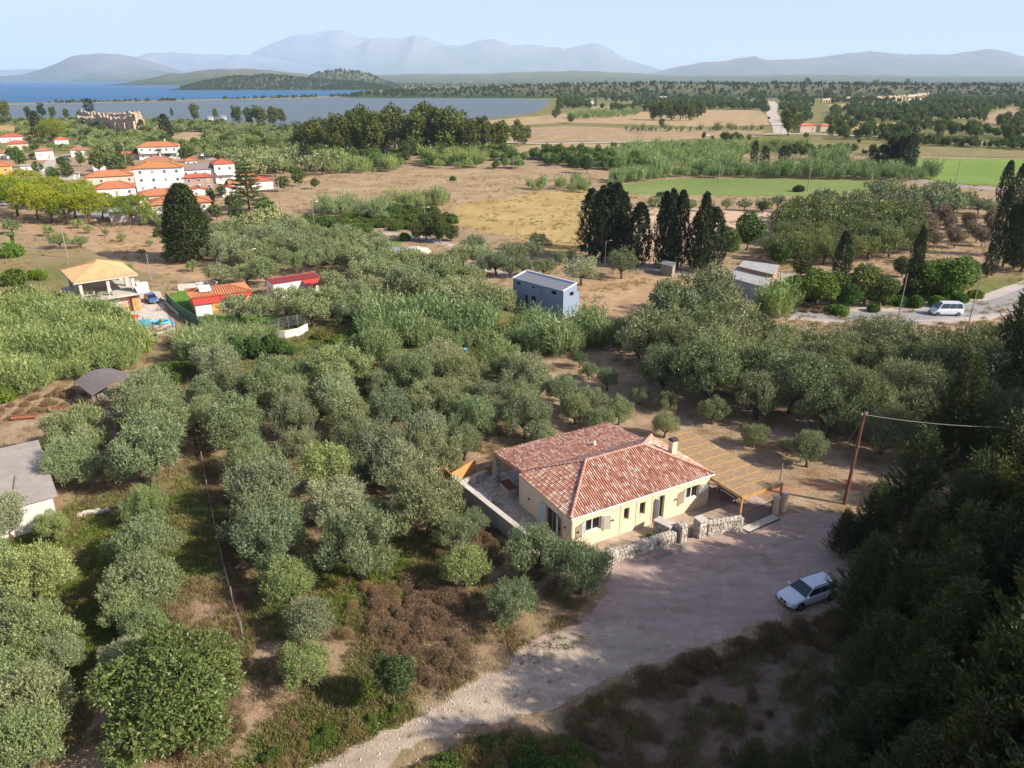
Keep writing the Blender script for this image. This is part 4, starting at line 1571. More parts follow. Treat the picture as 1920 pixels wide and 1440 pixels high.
for xx in (6.3, 6.45):
    m.tube([(xx + 3, 9.9, 3.4), (xx + 3, 9.9, 4.05)], 0.05, 6)
m.build('vent_pipe', 'trim_white', roof)
# lean-to porch roof behind
yp0, yp1, zp0, zp1 = 8.5, 14.5, 3.66, 2.98
m = MB()
pf = [(14.45, yp1, zp1), (0.0, yp1, zp1), (0.0, yp0, zp0), (14.45, yp0, zp0)]
m.slab(pf, 0.10)
proof = m.build('roof', 'clay_pan', house, label='low lean-to porch roof behind the main hip roof')
m = MB()
barrel_tiles(m, pf)
m.build('tile', 'clay_tile', proof, kind='stuff')
m = MB()
m.beam((0.06, yp1 - 0.1, zp1 - 0.19), (14.4, yp1 - 0.1, zp1 - 0.19), 0.16, 0.16)
m.beam((0.1, yp1 - 0.2, zp1 - 0.17), (0.1, yp0 + 0.9, zp0 - 0.27), 0.14, 0.14)
m.build('porch_beam', 'timber_reveal', house)


# ---- rubble stone
def stones(m, a, b, h, th, zb=0.0, rr=random.Random(5), size=0.3, top=True, proud=0.035):
    """irregular stones over all faces of a wall core running from a to b"""
    a, b = Vector((*a, 0)), Vector((*b, 0))
    L = (b - a).length
    d = (b - a) / L
    n = Vector((-d.y, d.x, 0))
    rz = math.atan2(d.y, d.x)

    def face(o, e, u, w, hh, nrm):
        v = 0.0
        while v < hh - 0.05:
            rh = min(rr.uniform(0.6, 1.1) * size, hh - v)
            uu = 0.0
            while uu < w - 0.05:
                rw = min(rr.uniform(0.7, 1.7) * size, w - uu)
                c = o + e * (uu + rw / 2) + u * (v + rh / 2) + nrm * rr.uniform(0.0, 0.02)
                ax = [e * rw * rr.uniform(0.42, 0.5), u * rh * rr.uniform(0.4, 0.49), nrm * proud * rr.uniform(0.7, 1.6)]
                vs = []
                for sz in (0, 1):
                    k = 0.78 if sz else 1.0
                    for sx, sy in ((-1, -1), (1, -1), (1, 1), (-1, 1)):
                        vs.append(c + ax[0] * sx * k * rr.uniform(0.85, 1.05) + ax[1] * sy * k * rr.uniform(0.85, 1.05) + ax[2] * sz)
                m.add(vs, [(4, 5, 6, 7), (0, 1, 5, 4), (1, 2, 6, 5), (2, 3, 7, 6), (3, 0, 4, 7)])
                uu += rw
            v += rh
    up = Vector((0, 0, 1))
    z0 = up * zb
    face(a - n * th / 2 + z0, d, up, L, h, -n)
    face(b + n * th / 2 + z0, -d, up, L, h, n)
    face(b - n * th / 2 + z0, n, up, th, h, d)
    face(a + n * th / 2 + z0, -n, up, th, h, -d)
    if top:
        face(a - n * th / 2 + z0 + up * h, d, n, L, th, up)


def stone_wall(name, a, b, h, th, label, cat='wall', mat='field_stone', cap=None, group=None, h2=None):
    o = hthing(name, a[0], a[1], label, cat, group)
    d = (b[0] - a[0], b[1] - a[1])
    c = MB()
    L = math.hypot(*d)
    c.box((d[0] / 2, d[1] / 2, h / 2), (L - 0.02, th - 0.02, h - 0.01), math.atan2(d[1], d[0]))
    c.build('core', 'concrete_pale', o)
    s = MB()
    stones(s, (0, 0), d, h, th, 0.0, random.Random(int(a[0] * 37 + h * 11)), top=cap is None)
    s.build('stone', mat, o, kind='stuff')
    if cap:
        k = MB()
        k.box((d[0] / 2, d[1] / 2, h + 0.05), (L + 0.08, th + 0.1, 0.09), math.atan2(d[1], d[0]))
        k.build('coping', cap, o)
    return o


stone_wall('stone_wall', (1.9, -2.75), (9.1, -3.05), 1.15, 0.55, 'long low rubble stone wall in front of the cream house, left of the small gate')
stone_wall('stone_wall', (9.45, -3.15), (10.15, -3.2), 1.75, 0.75, 'square stone pillar on the left of the small iron gate', 'gate pillar')
stone_wall('stone_wall', (8.75, -0.95), (9.2, -2.62), 1.35, 0.9, 'short thick stone wall running from the forecourt towards the house door', cap='concrete_pale')
stone_wall('stone_wall', (11.35, -3.35), (12.2, -3.4), 1.75, 0.85, 'square stone pillar with a flat cap on the right of the small iron gate', 'gate pillar', cap='concrete_pale')
stone_wall('stone_wall', (12.4, -3.55), (15.85, -4.4), 1.3, 0.6, 'low rubble stone wall between the small gate and the carport gate')


def bar_gate(a, b, h, label, name='iron_gate'):
    o = hthing(name, a[0], a[1], label, 'gate')
    d = Vector((b[0] - a[0], b[1] - a[1], 0))
    L = d.length
    d = d / L
    f = MB()
    for z in (0.12, h):
        f.beam(d * 0.0 + Vector((0, 0, z)), d * L + Vector((0, 0, z)), 0.05, 0.05)
    for u in (0.03, L - 0.03):
        f.beam(d * u + Vector((0, 0, 0.05)), d * u + Vector((0, 0, h + 0.1)), 0.06, 0.06)
    f.build('frame', 'iron_black', o)
    n = int(L / 0.14)
    bm = MB()
    bm.beam((0, 0, 0.12), (0, 0, h), 0.022, 0.022)
    me = bm.mesh('bar', 'iron_black')
    for i in range(1, n):
        link('bar', me, o, tuple(d * (L * i / n)))
    return o


bar_gate((10.25, -3.2), (10.9, -3.3), 1.35, 'narrow black iron garden gate between two stone pillars')
bar_gate((16.05, -4.3), (20.1, -4.05), 1.55, 'wide black barred iron gate under the carport')
for xx, lb in ((20.55, 'left one of two slim cream posts at the carport gate'), (21.6, 'right one of two slim cream posts at the carport gate')):
    o = hthing('gate_post', xx, -4.05, lb, 'gate post')
    m = MB()
    m.box((0, 0, 0.95), (0.42, 0.5, 1.9))
    m.build('shaft', 'plaster_cream', o)
    m = MB()
    m.box((0, 0, 1.94), (0.54, 0.62, 0.075))
    m.build('cap', 'concrete_pale', o)
o = hthing('doorstep', 18.1, -4.6, 'concrete apron in front of the carport gate', 'slab')
m = MB()
m.box((0, 0, 0.06), (4.2, 0.9, 0.1), 0.06)
m.build('slab', 'concrete_pale', o)
m = MB()
m.box((0, -0.55, 0.05), (4.2, 0.1, 0.09), 0.06)
m.build('drain', 'lead_dark', o)

# carport
cp = hthing('carport', 16.1, -3.9, 'honey coloured timber carport with cane mat roof on the right of the house', 'carport')
X1, Y1, ZC = 5.3, 12.8, 2.95
pm = MB()
pm.box((0, 0, ZC / 2 - 0.1), (0.15, 0.15, ZC - 0.2))
pme = pm.mesh('post', 'timber_honey')
for x, y in ((0.1, 0.1), (X1 - 0.1, 0.1), (0.1, Y1 - 0.1), (X1 - 0.1, Y1 - 0.1), (X1 - 0.1, Y1 * 0.35), (X1 - 0.1, Y1 * 0.68)):
    link('post', pme, cp, (x, y, 0))
for a, b in (((0, 0.02), (X1, 0.02)), ((0, Y1 - 0.02), (X1, Y1 - 0.02)), ((0.02, 0), (0.02, Y1)), ((X1 - 0.02, 0), (X1 - 0.02, Y1))):
    m = MB()
    m.beam((*a, ZC - 0.09), (*b, ZC - 0.09), 0.10 if a[0] == b[0] else 0.11, 0.22 if a[0] == b[0] else 0.215)
    m.build('beam', 'timber_honey', cp)
NB = 9
for i in range(NB):
    ya, yb = Y1 * i / NB, Y1 * (i + 1) / NB
    m = MB()
    k = 46
    rr = random.Random(i)
    for j in range(k):
        u = X1 * (j + 0.5) / k
        m.box((u, (ya + yb) / 2, ZC + 0.045 + rr.uniform(-.006, .008)), (X1 / k * 0.82, yb - ya - 0.03, 0.02 + 0.004 * (j % 3)))
    m.build('cane_mat', 'cane', cp)
for i in range(NB + 1):
    m = MB()
    yy = min(max(Y1 * i / NB, 0.04), Y1 - 0.04)
    m.box((X1 / 2, yy, ZC + 0.085), (X1 + 0.04, 0.07, 0.04))
    m.build('batten', 'timber_honey', cp)
# things under the carport
o = hthing('hammock_bed', 19.2, 0.2, 'blue covered long table standing under the carport', 'table', None, 0.0)
m = MB()
m.box((0, 0, 0.75), (1.5, 2.7, 0.05))
m.build('top', 'tarp_blue', o)
for x in (-.6, .6):
    for y in (-1.1, 1.1):
        m = MB()
        m.box((x, y, 0.36), (0.06, 0.06, 0.72))
        m.build('leg', 'iron_black', o)
o.name = 'covered_table'

# patio
m = MB()
pp = [(-3.4, 1.4), (0.19, 0.6), (0.19, 15.2), (-2.0, 15.6), (-4.2, 14.2)]
m.prism(pp, 0.0, 0.14)
pt_ = m.build('patio', 'crazy_paving', None, HLOC + Vector((0, 0, -0.32)), TH)
pt_.scale = (HS, HS, HS)
tag(pt_, 'crazy paved stone patio', kind='structure')
m = MB()
m.prism([(0.0, 9.3), (15.0, 9.3), (15.0, 15.6), (0.2, 15.4)], 0.0, 0.12)
p2 = m.build('patio', 'crazy_paving', None, HLOC + Vector((0, 0, -0.32)), TH)
p2.scale = (HS, HS, HS)
tag(p2, 'paved floor under the porch', kind='structure')
m = MB()
m.prism([(0.2, -0.2), (1.8, -2.4), (9.0, -2.7), (16.0, -4.0), (16.0, 0.15), (0.2, 0.15)], 0.0, 0.09)
p3 = m.build('paving', 'track_pale', None, HLOC + Vector((0, 0, -0.32)), TH)
p3.scale = (HS, HS, HS)
tag(p3, 'pale paved strip between house and stone wall', kind='structure')
m = MB()
m.prism([(16.02, -4.2), (21.5, -4.0), (21.5, 8.9), (16.02, 8.9)], 0.0, 0.08)
p4 = m.build('paving', 'gravel_pink', None, HLOC + Vector((0, 0, -0.32)), TH)
p4.scale = (HS, HS, HS)
tag(p4, 'gravel floor of the carport', kind='structure')

o = hthing('boundary_wall', -4.4, 14.2, 'tall grey concrete boundary wall with flat top on the left of the patio', 'wall')
m = MB()
d = (1.3, -12.8)
L = math.hypot(*d)
for i in range(8):
    t = (i + 0.5) / 8
    m.box((d[0] * t, d[1] * t, 0.93 - 0.0 * i), (L / 8 - 0.015, 0.42, 1.86), math.atan2(d[1], d[0]))
m.build('concrete_panel', 'concrete', o)
m = MB()
m.box((d[0] / 2, d[1] / 2, 1.9), (L + 0.05, 0.55, 0.08), math.atan2(d[1], d[0]))
m.build('coping', 'concrete_pale', o)
stone_wall('stone_wall', (-3.7, 14.3), (-0.3, 15.2), 1.0, 0.5, 'low stone wall at the far end of the patio')
stone_wall('stone_wall', (-2.9, 12.2), (-2.4, 9.9), 0.8, 0.45, 'small stone planter wall on the patio', 'planter')


def board_fence(name, a, b, h, label, z=-0.3):
    o = hthing(name, a[0], a[1], label, 'fence', 'honey coloured board fences', 0, z)
    d = Vector((b[0] - a[0], b[1] - a[1], 0))
    L = d.length
    n = int(L / 0.16)
    bm = MB()
    bm.box((0, 0, h / 2 + 0.05), (L / n - 0.015, 0.03, h - 0.1), math.atan2(d.y, d.x))
    me = bm.mesh('board', 'timber_honey')
    for i in range(n):
        link('board', me, o, tuple(d * ((i + 0.5) / n)))
    f = MB()
    rz = math.atan2(d.y, d.x)
    nn = Vector((-d.y, d.x, 0)).normalized() * 0.04
    f.beam(Vector((0, 0, h)) , d + Vector((0, 0, h)), 0.09, 0.08)
    f.beam(nn + Vector((0, 0, h * 0.4)), d + nn + Vector((0, 0, h * 0.4)), 0.05, 0.07)
    for q in (Vector((0, 0, 0)), d):
        f.beam(q, q + Vector((0, 0, h)), 0.1, 0.1)
    f.build('frame', 'timber_honey', o)


board_fence('board_fence', (-4.3, 14.9), (-1.0, 16.3), 1.9, 'orange timber board fence panel at the far end of the patio')
board_fence('board_fence', (-4.45, 16.6), (-4.4, 14.5), 1.8, 'narrow orange board fence side piece at the boundary wall corner')
board_fence('board_fence', (-0.6, 15.7), (0.6, 15.9), 1.0, 'short low orange board fence by the porch column')
for x, y, lb in ((0.35, 14.1, 'stone porch column at the left corner of the porch'), (7.2, 14.1, 'stone porch column in the middle of the porch'), (14.1, 14.1, 'stone porch column at the right corner of the porch')):
    o = hthing('porch_column', x, y, lb, 'column')
    c = MB()
    c.box((0, 0, 1.5), (0.53, 0.53, 2.98))
    c.build('core', 'concrete_pale', o)
    s = MB()
    stones(s, (-0.27, 0), (0.27, 0), 2.95, 0.54, 0.0, random.Random(int(x)), 0.26, False)
    s.build('stone', 'field_stone', o, kind='stuff')
o = hthing('outdoor_grill', 0.3, 11.6, 'stone outdoor grill and sink unit under the porch', 'grill')
m = MB()
m.box((0, 0, 0.45), (0.9, 1.8, 0.9))
m.build('base', 'field_stone', o)
m = MB()
m.box((0, 0, 0.94), (1.0, 1.9, 0.07))
m.build('worktop', 'rust', o)
o = hthing('palm_planter', -2.6, 9.4, 'small palm in a pink pot on the patio', 'potted plant')
m = MB()
m.tube([(0, 0, 0.14), (0, 0, 0.55)], [0.2, 0.28], 10)
m.build('pot', 'plaster_pink', o)
rgx = np.random.default_rng(4)
Vp, Qp = twigs(np.tile(np.array([[0, 0, 0.6]]), (26, 1)), unit(rgx.normal(size=(26, 3)) * [1, 1, .3] + [0, 0, .7]), 1.0, 14, 0.22, 0.03, 0.4, rgx, 0.5)
link('frond', np_mesh('frond', Vp, Qp, 'citrus_leaf'), o)
o = hthing('plastic_sheet', -2.2, 4.6, 'white plastic board lying flat on the patio', 'board')
m = MB()
m.box((0, 0, 0.20), (1.0, 1.5, 0.05), 0.35)
m.build('board', 'pvc_white', o)
o = hthing('stacked_planks', 7.9, -3.95, 'small stack of long grey planks lying at the foot of the stone wall', 'planks')
for i in range(5):
    m = MB()
    m.box((0.05 * i, -0.18 * (i % 3), 0.03 + 0.05 * (i // 3)), (3.9 - 0.3 * (i % 2), 0.15, 0.04), 0.03 * i)
    m.build('plank', 'wood_grey', o)
plant('garden_shrub', BUSH_M[0], HM @ Vector((7.6, -2.0, -0.3)), 0.75, 'small bright green shrub behind the low stone wall', 'shrub', tint=(1.0, 1.5, 0.5))
plant('garden_shrub', BUSH_M[1], HM @ Vector((4.2, -2.1, -0.3)), 0.45, 'very small green plant near the left end of the stone wall', 'shrub', tint=(1.2, 1.6, 0.6))


# ------------------------------------------------------------------ generic building
def opening(o, x, y, z, w, h, rz, name='window', glass='glass_dark', frame='trim_white', d=0.06):
    """a window whose frame stands slightly proud, pane recessed in it"""
    f = MB()
    t = 0.07
    for q0, q1 in (((-w / 2, -d, 0), (-w / 2 + t, 0.02, h)), ((w / 2 - t, -d, 0), (w / 2, 0.02, h)), ((-w / 2 + t, -d, h - t), (w / 2 - t, 0.02, h)), ((-w / 2 + t, -d, 0), (w / 2 - t, 0.02, t))):
        f.box2(q0, q1)
    if w > 1.0 and name == 'window':
        f.box2((-0.03, -d - 0.003, t), (0.03, 0.02, h - t))
    wo = f.build(name, frame, o, (x, y, z), rz)
    g = MB()
    g.box2((-w / 2 + t, -d * 0.4, t), (w / 2 - t, 0.01, h - t))
    g.build('pane' if name == 'window' else 'leaf', glass, wo)
    return wo


def hip_faces(w, d, oh, z0, pitch, gable=False):
    W, D = w / 2 + oh, d / 2 + oh
    if D <= W:
        h = D * math.tan(pitch)
        r = W - D if not gable else W
        a, b = (-r, 0, z0 + h), (r, 0, z0 + h)
        return [[(-W, -D, z0), (W, -D, z0), b, a], [(W, D, z0), (-W, D, z0), a, b]] + (
            [[(W, -D, z0), (W, D, z0), b], [(-W, D, z0), (-W, -D, z0), a]] if not gable else []), a, b, h
    h = W * math.tan(pitch)
    r = D - W if not gable else D
    a, b = (0, -r, z0 + h), (0, r, z0 + h)
    return [[(W, -D, z0), (W, D, z0), b, a], [(-W, D, z0), (-W, -D, z0), a, b]] + (
        [[(-W, -D, z0), (W, -D, z0), a], [(W, D, z0), (-W, D, z0), b]] if not gable else []), a, b, h


def building(name, label, loc, rz, w, d, h, wall, roofm, storeys=1, pitch=0.33, oh=0.45, gable=False, flat=False, cat='house', wins=(3, 2), door=True, ribw=None, chim=None, balcony=None, group=None, win=(0.95, 1.1)):
    o = empty(name, loc, rz, label, cat, group)
    m = MB()
    m.box((0, 0, h / 2), (w, d, h))
    if gable:
        hh = (min(w, d) / 2) * math.tan(pitch)
        if d <= w:
            for s in (-1, 1):
                m.slab([(s * w / 2, -d / 2 * s, h), (s * w / 2, d / 2 * s, h), (s * w / 2, 0, h + hh)], 0.15)
        else:
            for s in (-1, 1):
                m.slab([(w / 2 * s, s * d / 2, h), (-w / 2 * s, s * d / 2, h), (0, s * d / 2, h + hh)], 0.15)
    m.build('wall', wall, o)
    if flat:
        m = MB()
        m.box((0, 0, h + 0.06), (w + 2 * oh, d + 2 * oh, 0.12))
        m.build('roof', roofm, o)
    else:
        fs, a, b, rh = hip_faces(w, d, oh, h + 0.03, pitch, gable)
        m = MB()
        for f in fs:
            m.slab(f, 0.09)
        ro = m.build('roof', roofm, o)
        m = MB()
        if (Vector(a) - Vector(b)).length > 0.4:
            caps(m, a, b, 0.16, 0.8)
        if not gable:
            for f in fs:
                k = f[2] if len(f) == 3 else f[3]
                caps(m, f[0], k, 0.15, 0.8)
        if m.v:
            m.build('ridge_cap', roofm, ro)
        if ribw:
            m = MB()
            for f in fs:
                ribs(m, f, ribw, ribw * 0.22)
            m.build('tile', roofm, ro, kind='stuff')
        if chim:
            m = MB()
            m.box((chim[0], chim[1], h + rh * 0.6 + 0.4), (0.55, 0.55, rh * 0.8 + 1.4))
            m.box((chim[0], chim[1], h + rh + 1.13), (0.75, 0.75, 0.1))
            m.build('chimney', 'plaster_white', ro)
    sh = h / storeys
    ww, wh = win
    for s in range(storeys):
        z = s * sh + (sh - wh) * 0.55
        for side, n, L, D2, r in ((0, wins[0], w, d, 0.0), (2, wins[0], w, d, PI), (1, wins[1], d, w, PI / 2), (3, wins[1], d, w, -PI / 2)):
            for i in range(n):
                u = -L / 2 + L * (i + 0.5) / n
                x, y = u * math.cos(r) + (D2 / 2) * math.sin(r), u * math.sin(r) - (D2 / 2) * math.cos(r)
                if door and s == 0 and side == 0 and i == n // 2:
                    opening(o, x, y, 0.05, 0.95, 2.1, r, 'door', 'door_green' if len(label) % 2 else 'timber_reveal')
                else:
                    opening(o, x, y, z, ww, wh, r, glass='glass_grey' if (i + s) % 3 else 'blind')
    if balcony:
        bz, bd, side = balcony
        m = MB()
        m.box((0, -d / 2 - bd / 2, bz), (w * 0.9, bd, 0.16))
        bo = m.build('balcony', 'plaster_white', o)
        m = MB()
        m.box((0, -d / 2 - bd + 0.06, bz + 0.5), (w * 0.9, 0.08, 0.84))
        m.box((-w * 0.45 + 0.05, -d / 2 - bd / 2, bz + 0.5), (0.08, bd - 0.2, 0.8))
        m.box((w * 0.45 - 0.05, -d / 2 - bd / 2, bz + 0.5), (0.08, bd - 0.2, 0.8))
        m.build('parapet', 'plaster_white', bo)
    return o

# ------------------------------------------------------------------ middle distance buildings
def face_place(ax, ay, bx, by, d, z=0.0):
    a, b = P(ax, ay, z), P(bx, by, z)
    v = b - a
    rz = math.atan2(v.y, v.x)
    n = Vector((-v.y, v.x, 0)).normalized()
    c = (a + b) / 2 + n * d / 2
    return Vector((c.x, c.y, 0)), rz, v.length


# blue clad two-storey house
a, b = P(962, 572), P(1055, 600)
rz = math.atan2(b.y - a.y, b.x - a.x)
o = empty('blue_house', (a.x, a.y, 0), rz, 'tall plain blue-grey clad house with mono-pitch grey roof by the straw field', 'house')
W = (b - a).length
D, ZF, ZB = 3.3, 5.0, 5.75
m = MB()
wall_holes(m, (0, 0), (W, 0), 0.35, ZF, 0.25, [(0.9, 4.05, 1.9, 4.6), (4.9, 4.1, 5.4, 4.55), (9.6, 4.05, 10.7, 4.65), (3.1, 0.5, 3.8, 2.6), (4.8, 1.6, 5.8, 2.75)])
wall_holes(m, (W, D), (0, D), 0.35, ZB, 0.25, [])
m.slab([(W, 0, 0.35), (W, D, 0.35), (W, D, ZB), (W, 0, ZF)], 0.2)
m.slab([(0, D, 0.35), (0, 0, 0.35), (0, 0, ZF), (0, D, ZB)], 0.2)
m.box2((3.0, D + 0.003, 0.35), (W, D + 0.75, 4.2))
m.build('wall', 'cladding_blue', o)
m = MB()
m.box2((0.02, 0.02, 0), (W - 0.02, D + 0.7, 0.347))
m.build('plinth', 'concrete_pale', o)
m = MB()
m.slab([(0.12, -0.12, ZF + 0.03), (W - 0.12, -0.12, ZF + 0.03), (W - 0.12, D - 0.1, ZB - 0.06), (0.12, D - 0.1, ZB - 0.06)], 0.06)
ro = m.build('roof', 'roof_blue_grey', o)
m = MB()
m.beam((0, D - 0.06, ZB + 0.10), (W, D - 0.06, ZB + 0.10), 0.16, 0.2)
m.beam((0.04, -0.1, ZF + 0.06), (0.04, D - 0.15, ZB + 0.08), 0.14, 0.16)
m.beam((W - 0.04, -0.1, ZF + 0.06), (W - 0.04, D - 0.15, ZB + 0.08), 0.14, 0.16)
m.build('parapet', 'trim_white', ro)
for x0_, z0_, w_, h_ in ((0.9, 4.05, 1.0, 0.55), (4.9, 4.1, 0.5, 0.45), (9.6, 4.05, 1.1, 0.6), (4.8, 1.6, 1.0, 1.15)):
    opening(o, x0_ + w_ / 2, 0.1, z0_, w_, h_, 0, frame='iron_black')
opening(o, 3.45, 0.1, 0.5, 0.7, 2.1, 0, 'door', 'glass_dark', 'iron_black')
opening(o, W, D * 0.62, 3.95, 0.9, 0.6, PI / 2, frame='iron_black')
m = MB()
m.box((6.9, -0.12, 3.9), (0.5, 0.22, 0.7))
m.build('air_conditioner', 'cladding_blue', o)
m = MB()
m.box((7.2, -0.1, 0.9), (0.55, 0.2, 0.6))
m.build('meter_box', 'trim_white', o)
o2 = empty('white_beam', P(1088, 597), rz + PI / 2 - 0.35, 'white beam lying in the grass beside the blue house', 'beam')
m = MB()
m.box((0, 0, 0.15), (2.2, 0.35, 0.25))
m.build('beam', 'pvc_white', o2)

# villa with tan roof over an open upper floor, pink ground floor
e0, e1, e2 = P(137, 531, 6.3), P(258, 514, 6.3), P(109, 507, 6.3)
vx = e1 - e0
rz = math.atan2(vx.y, vx.x)
W = vx.length
D = abs((e2 - e0).dot(Vector((-vx.y, vx.x, 0)).normalized()))
D = min(max(D, 8.0), 12.0)
o = empty('villa', (e0.x, e0.y, 0), rz, 'villa with tan tiled hip roof over an open upper floor and pink ground floor', 'house')
h = min(W, D) / 2 * 0.42
ra, rb = (D / 2, D / 2, 6.3 + h), (W - D / 2, D / 2, 6.3 + h)
if W < D:
    ra, rb = (W / 2, W / 2, 6.3 + h), (W / 2, D - W / 2, 6.3 + h)
fs = [[(0, 0, 6.3), (W, 0, 6.3), rb, ra], [(W, 0, 6.3), (W, D, 6.3), rb], [(W, D, 6.3), (0, D, 6.3), ra, rb], [(0, D, 6.3), (0, 0, 6.3), ra]]
m = MB()
for f in fs:
    m.slab(f, 0.12)
ro = m.build('roof', 'roof_tan', o)
m = MB()
for f in fs:
    ribs(m, f, 0.42, 0.07)
m.build('tile', 'roof_tan', ro, kind='stuff')
m = MB()
for p_, q_ in ((0, ra), (1, rb)):
    caps(m, fs[p_][p_], q_, 0.14, 0.6)
caps(m, fs[3][0], ra, 0.14, 0.6)
caps(m, fs[1][1], rb, 0.14, 0.6)
m.build('ridge_cap', 'roof_tan', ro)
m = MB()
m.beam((0.05, 0.02, 6.12), (W - 0.05, 0.02, 6.12), 0.12, 0.2)
m.beam((W - 0.03, 0.1, 6.12), (W - 0.03, D, 6.12), 0.12, 0.2)
m.beam((0.03, 0.1, 6.12), (0.03, D, 6.12), 0.12, 0.2)
m.build('fascia', 'concrete_pale', o)
m = MB()
m.box2((-0.6, -1.1, 2.95), (W + 1.0, D, 3.2))
m.build('floor_slab', 'concrete_pale', o)
for i, (x, y) in enumerate(((1.0, 0.6), (W * 0.52, 0.6), (W - 0.9, 0.7), (W - 0.9, D * 0.5), (W - 0.9, D - 0.6), (1.0, D * 0.5), (1.0, D - 0.6), (W * 0.75, D - 0.6))):
    m = MB()
    m.box((0, 0, 4.7), (0.5, 0.5, 2.98))
    m.build('column', 'concrete_pale', o, (x, y, 0))
m = MB()
m.box2((1.3, D * 0.62, 3.2), (W * 0.6, D * 0.64, 6.1))
m.build('inner_wall', 'plaster_beige', o)
m = MB()
m.box2((3.2, 0.3, 0), (W - 0.3, D - 0.3, 2.947))
m.build('wall', 'plaster_pink', o, label='pink ground floor wall')
opening(o, W - 4.6, 0.3, 0.05, 2.2, 2.3, 0, 'door', 'plaster_white')
m = MB()
m.box2((W - 1.8, -0.6, 0), (W - 0.7, 0.29, 2.3))
m.build('cupboard', 'timber_reveal', o)
m = MB()
m.box((4.0, 0.15, 2.2), (0.8, 0.28, 0.55))
m.build('air_conditioner', 'plaster_white', o)
# solar tank and clutter on the slab
w0 = empty('solar_heater', o.matrix_basis @ Vector((W + 0.2, 0.5, 3.2)), rz, 'white water tanks and solar panel at the edge of the villa terrace', 'solar heater')
m = MB()
m.tube([(-.6, 0, 1.2), (.6, 0, 1.2)], 0.3, 10)
m.tube([(0.9, 0.8, 0), (0.9, 0.8, 1.2)], 0.5, 10)
m.build('tank', 'pvc_white', w0)
m = MB()
m.slab([(-1, -1.8, 0.05), (1, -1.8, 0.05), (1, -0.3, 0.95), (-1, -0.3, 0.95)], 0.08)
m.build('panel', 'pvc_white', w0)
w1 = empty('water_tank', o.matrix_basis @ Vector((W - 0.3, 1.6, 3.2)), 0, 'round grey tank under the edge of the tan roof', 'tank')
m = MB()
m.tube([(0, 0, 0), (0, 0, 1.7)], 0.65, 12)
m.build('body', 'concrete', w1)
w2 = empty('bicycle_pile', o.matrix_basis @ Vector((W * 0.42, 0.9, 3.2)), rz, 'heap of stored furniture under the open upper floor', 'clutter')
m = MB()
rr = random.Random(4)
for i in range(12):
    m.box((rr.uniform(-1.6, 1.6), rr.uniform(-.8, 1.5), rr.uniform(.1, .9)), (rr.uniform(.2, 1), rr.uniform(.1, .6), rr.uniform(.05, .6)), rr.uniform(0, 3), tilt=(rr.uniform(-.5, .5), 0))
m.build('furniture', 'wood_grey', w2, kind='stuff')
w2.name = 'furniture_heap'

# orange house
loc, rz, w = face_place(366, 588, 470, 574, 5.5)
o = building('orange_house', 'small orange rendered bungalow with orange tiled roof and red sheet lean-to', loc, rz, w, 5.5, 2.9, 'plaster_orange', 'roof_orange', 1, 0.22, 0.5, wins=(3, 1), ribw=0.45)
m = MB()
m.slab([(-w / 2 - 0.2, -5.1, 2.1), (-w / 2 + w * 0.45, -5.1, 2.1), (-w / 2 + w * 0.45, -2.8, 2.75), (-w / 2 - 0.2, -2.8, 2.75)], 0.06)
m.slab([(-w / 2 + w * 0.46, -4.0, 2.4), (w / 2 + 0.3, -4.0, 2.4), (w / 2 + 0.3, -2.8, 2.75), (-w / 2 + w * 0.46, -2.8, 2.75)], 0.06)
lo = m.build('roof', 'sheet_red', o, label='red sheet lean-to roof')
m = MB()
ribs(m, [(-w / 2 - 0.2, -5.1, 2.1), (-w / 2 + w * 0.45, -5.1, 2.1), (-w / 2 + w * 0.45, -2.8, 2.75), (-w / 2 - 0.2, -2.8, 2.75)], 0.4, 0.06)
ribs(m, [(-w / 2 + w * 0.46, -4.0, 2.4), (w / 2 + 0.3, -4.0, 2.4), (w / 2 + 0.3, -2.8, 2.75), (-w / 2 + w * 0.46, -2.8, 2.75)], 0.4, 0.06)
m.build('rib', 'sheet_red', lo, kind='stuff')
m = MB()
m.box2((-w / 2, -4.8, 0), (-w / 2 + w * 0.28, -2.76, 2.05))
m.build('annex', 'plaster_white', o)
hs = empty('solar_heater', o.matrix_basis @ Vector((-w * 0.32, -0.4, 3.35)), rz, 'solar water heater on the orange tiled roof', 'solar heater')
m = MB()
m.tube([(-0.6, 0.1, 1.3), (0.6, 0.1, 1.3)], 0.27, 10)
m.build('tank', 'metal_galv', hs)
m = MB()
m.slab([(-0.3, -1.6, 0.15), (1.6, -1.6, 0.15), (1.6, -0.1, 0.9), (-0.3, -0.1, 0.9)], 0.07)
m.build('panel', 'pvc_white', hs)
m = MB()
for x in (-0.5, 0.5):
    m.beam((x, 0.1, -0.4), (x, 0.1, 1.1), 0.05, 0.05)
    m.beam((x, -1.2, -0.5), (x, 0.1, 1.0), 0.04, 0.04)
m.build('stand', 'metal_galv', hs)

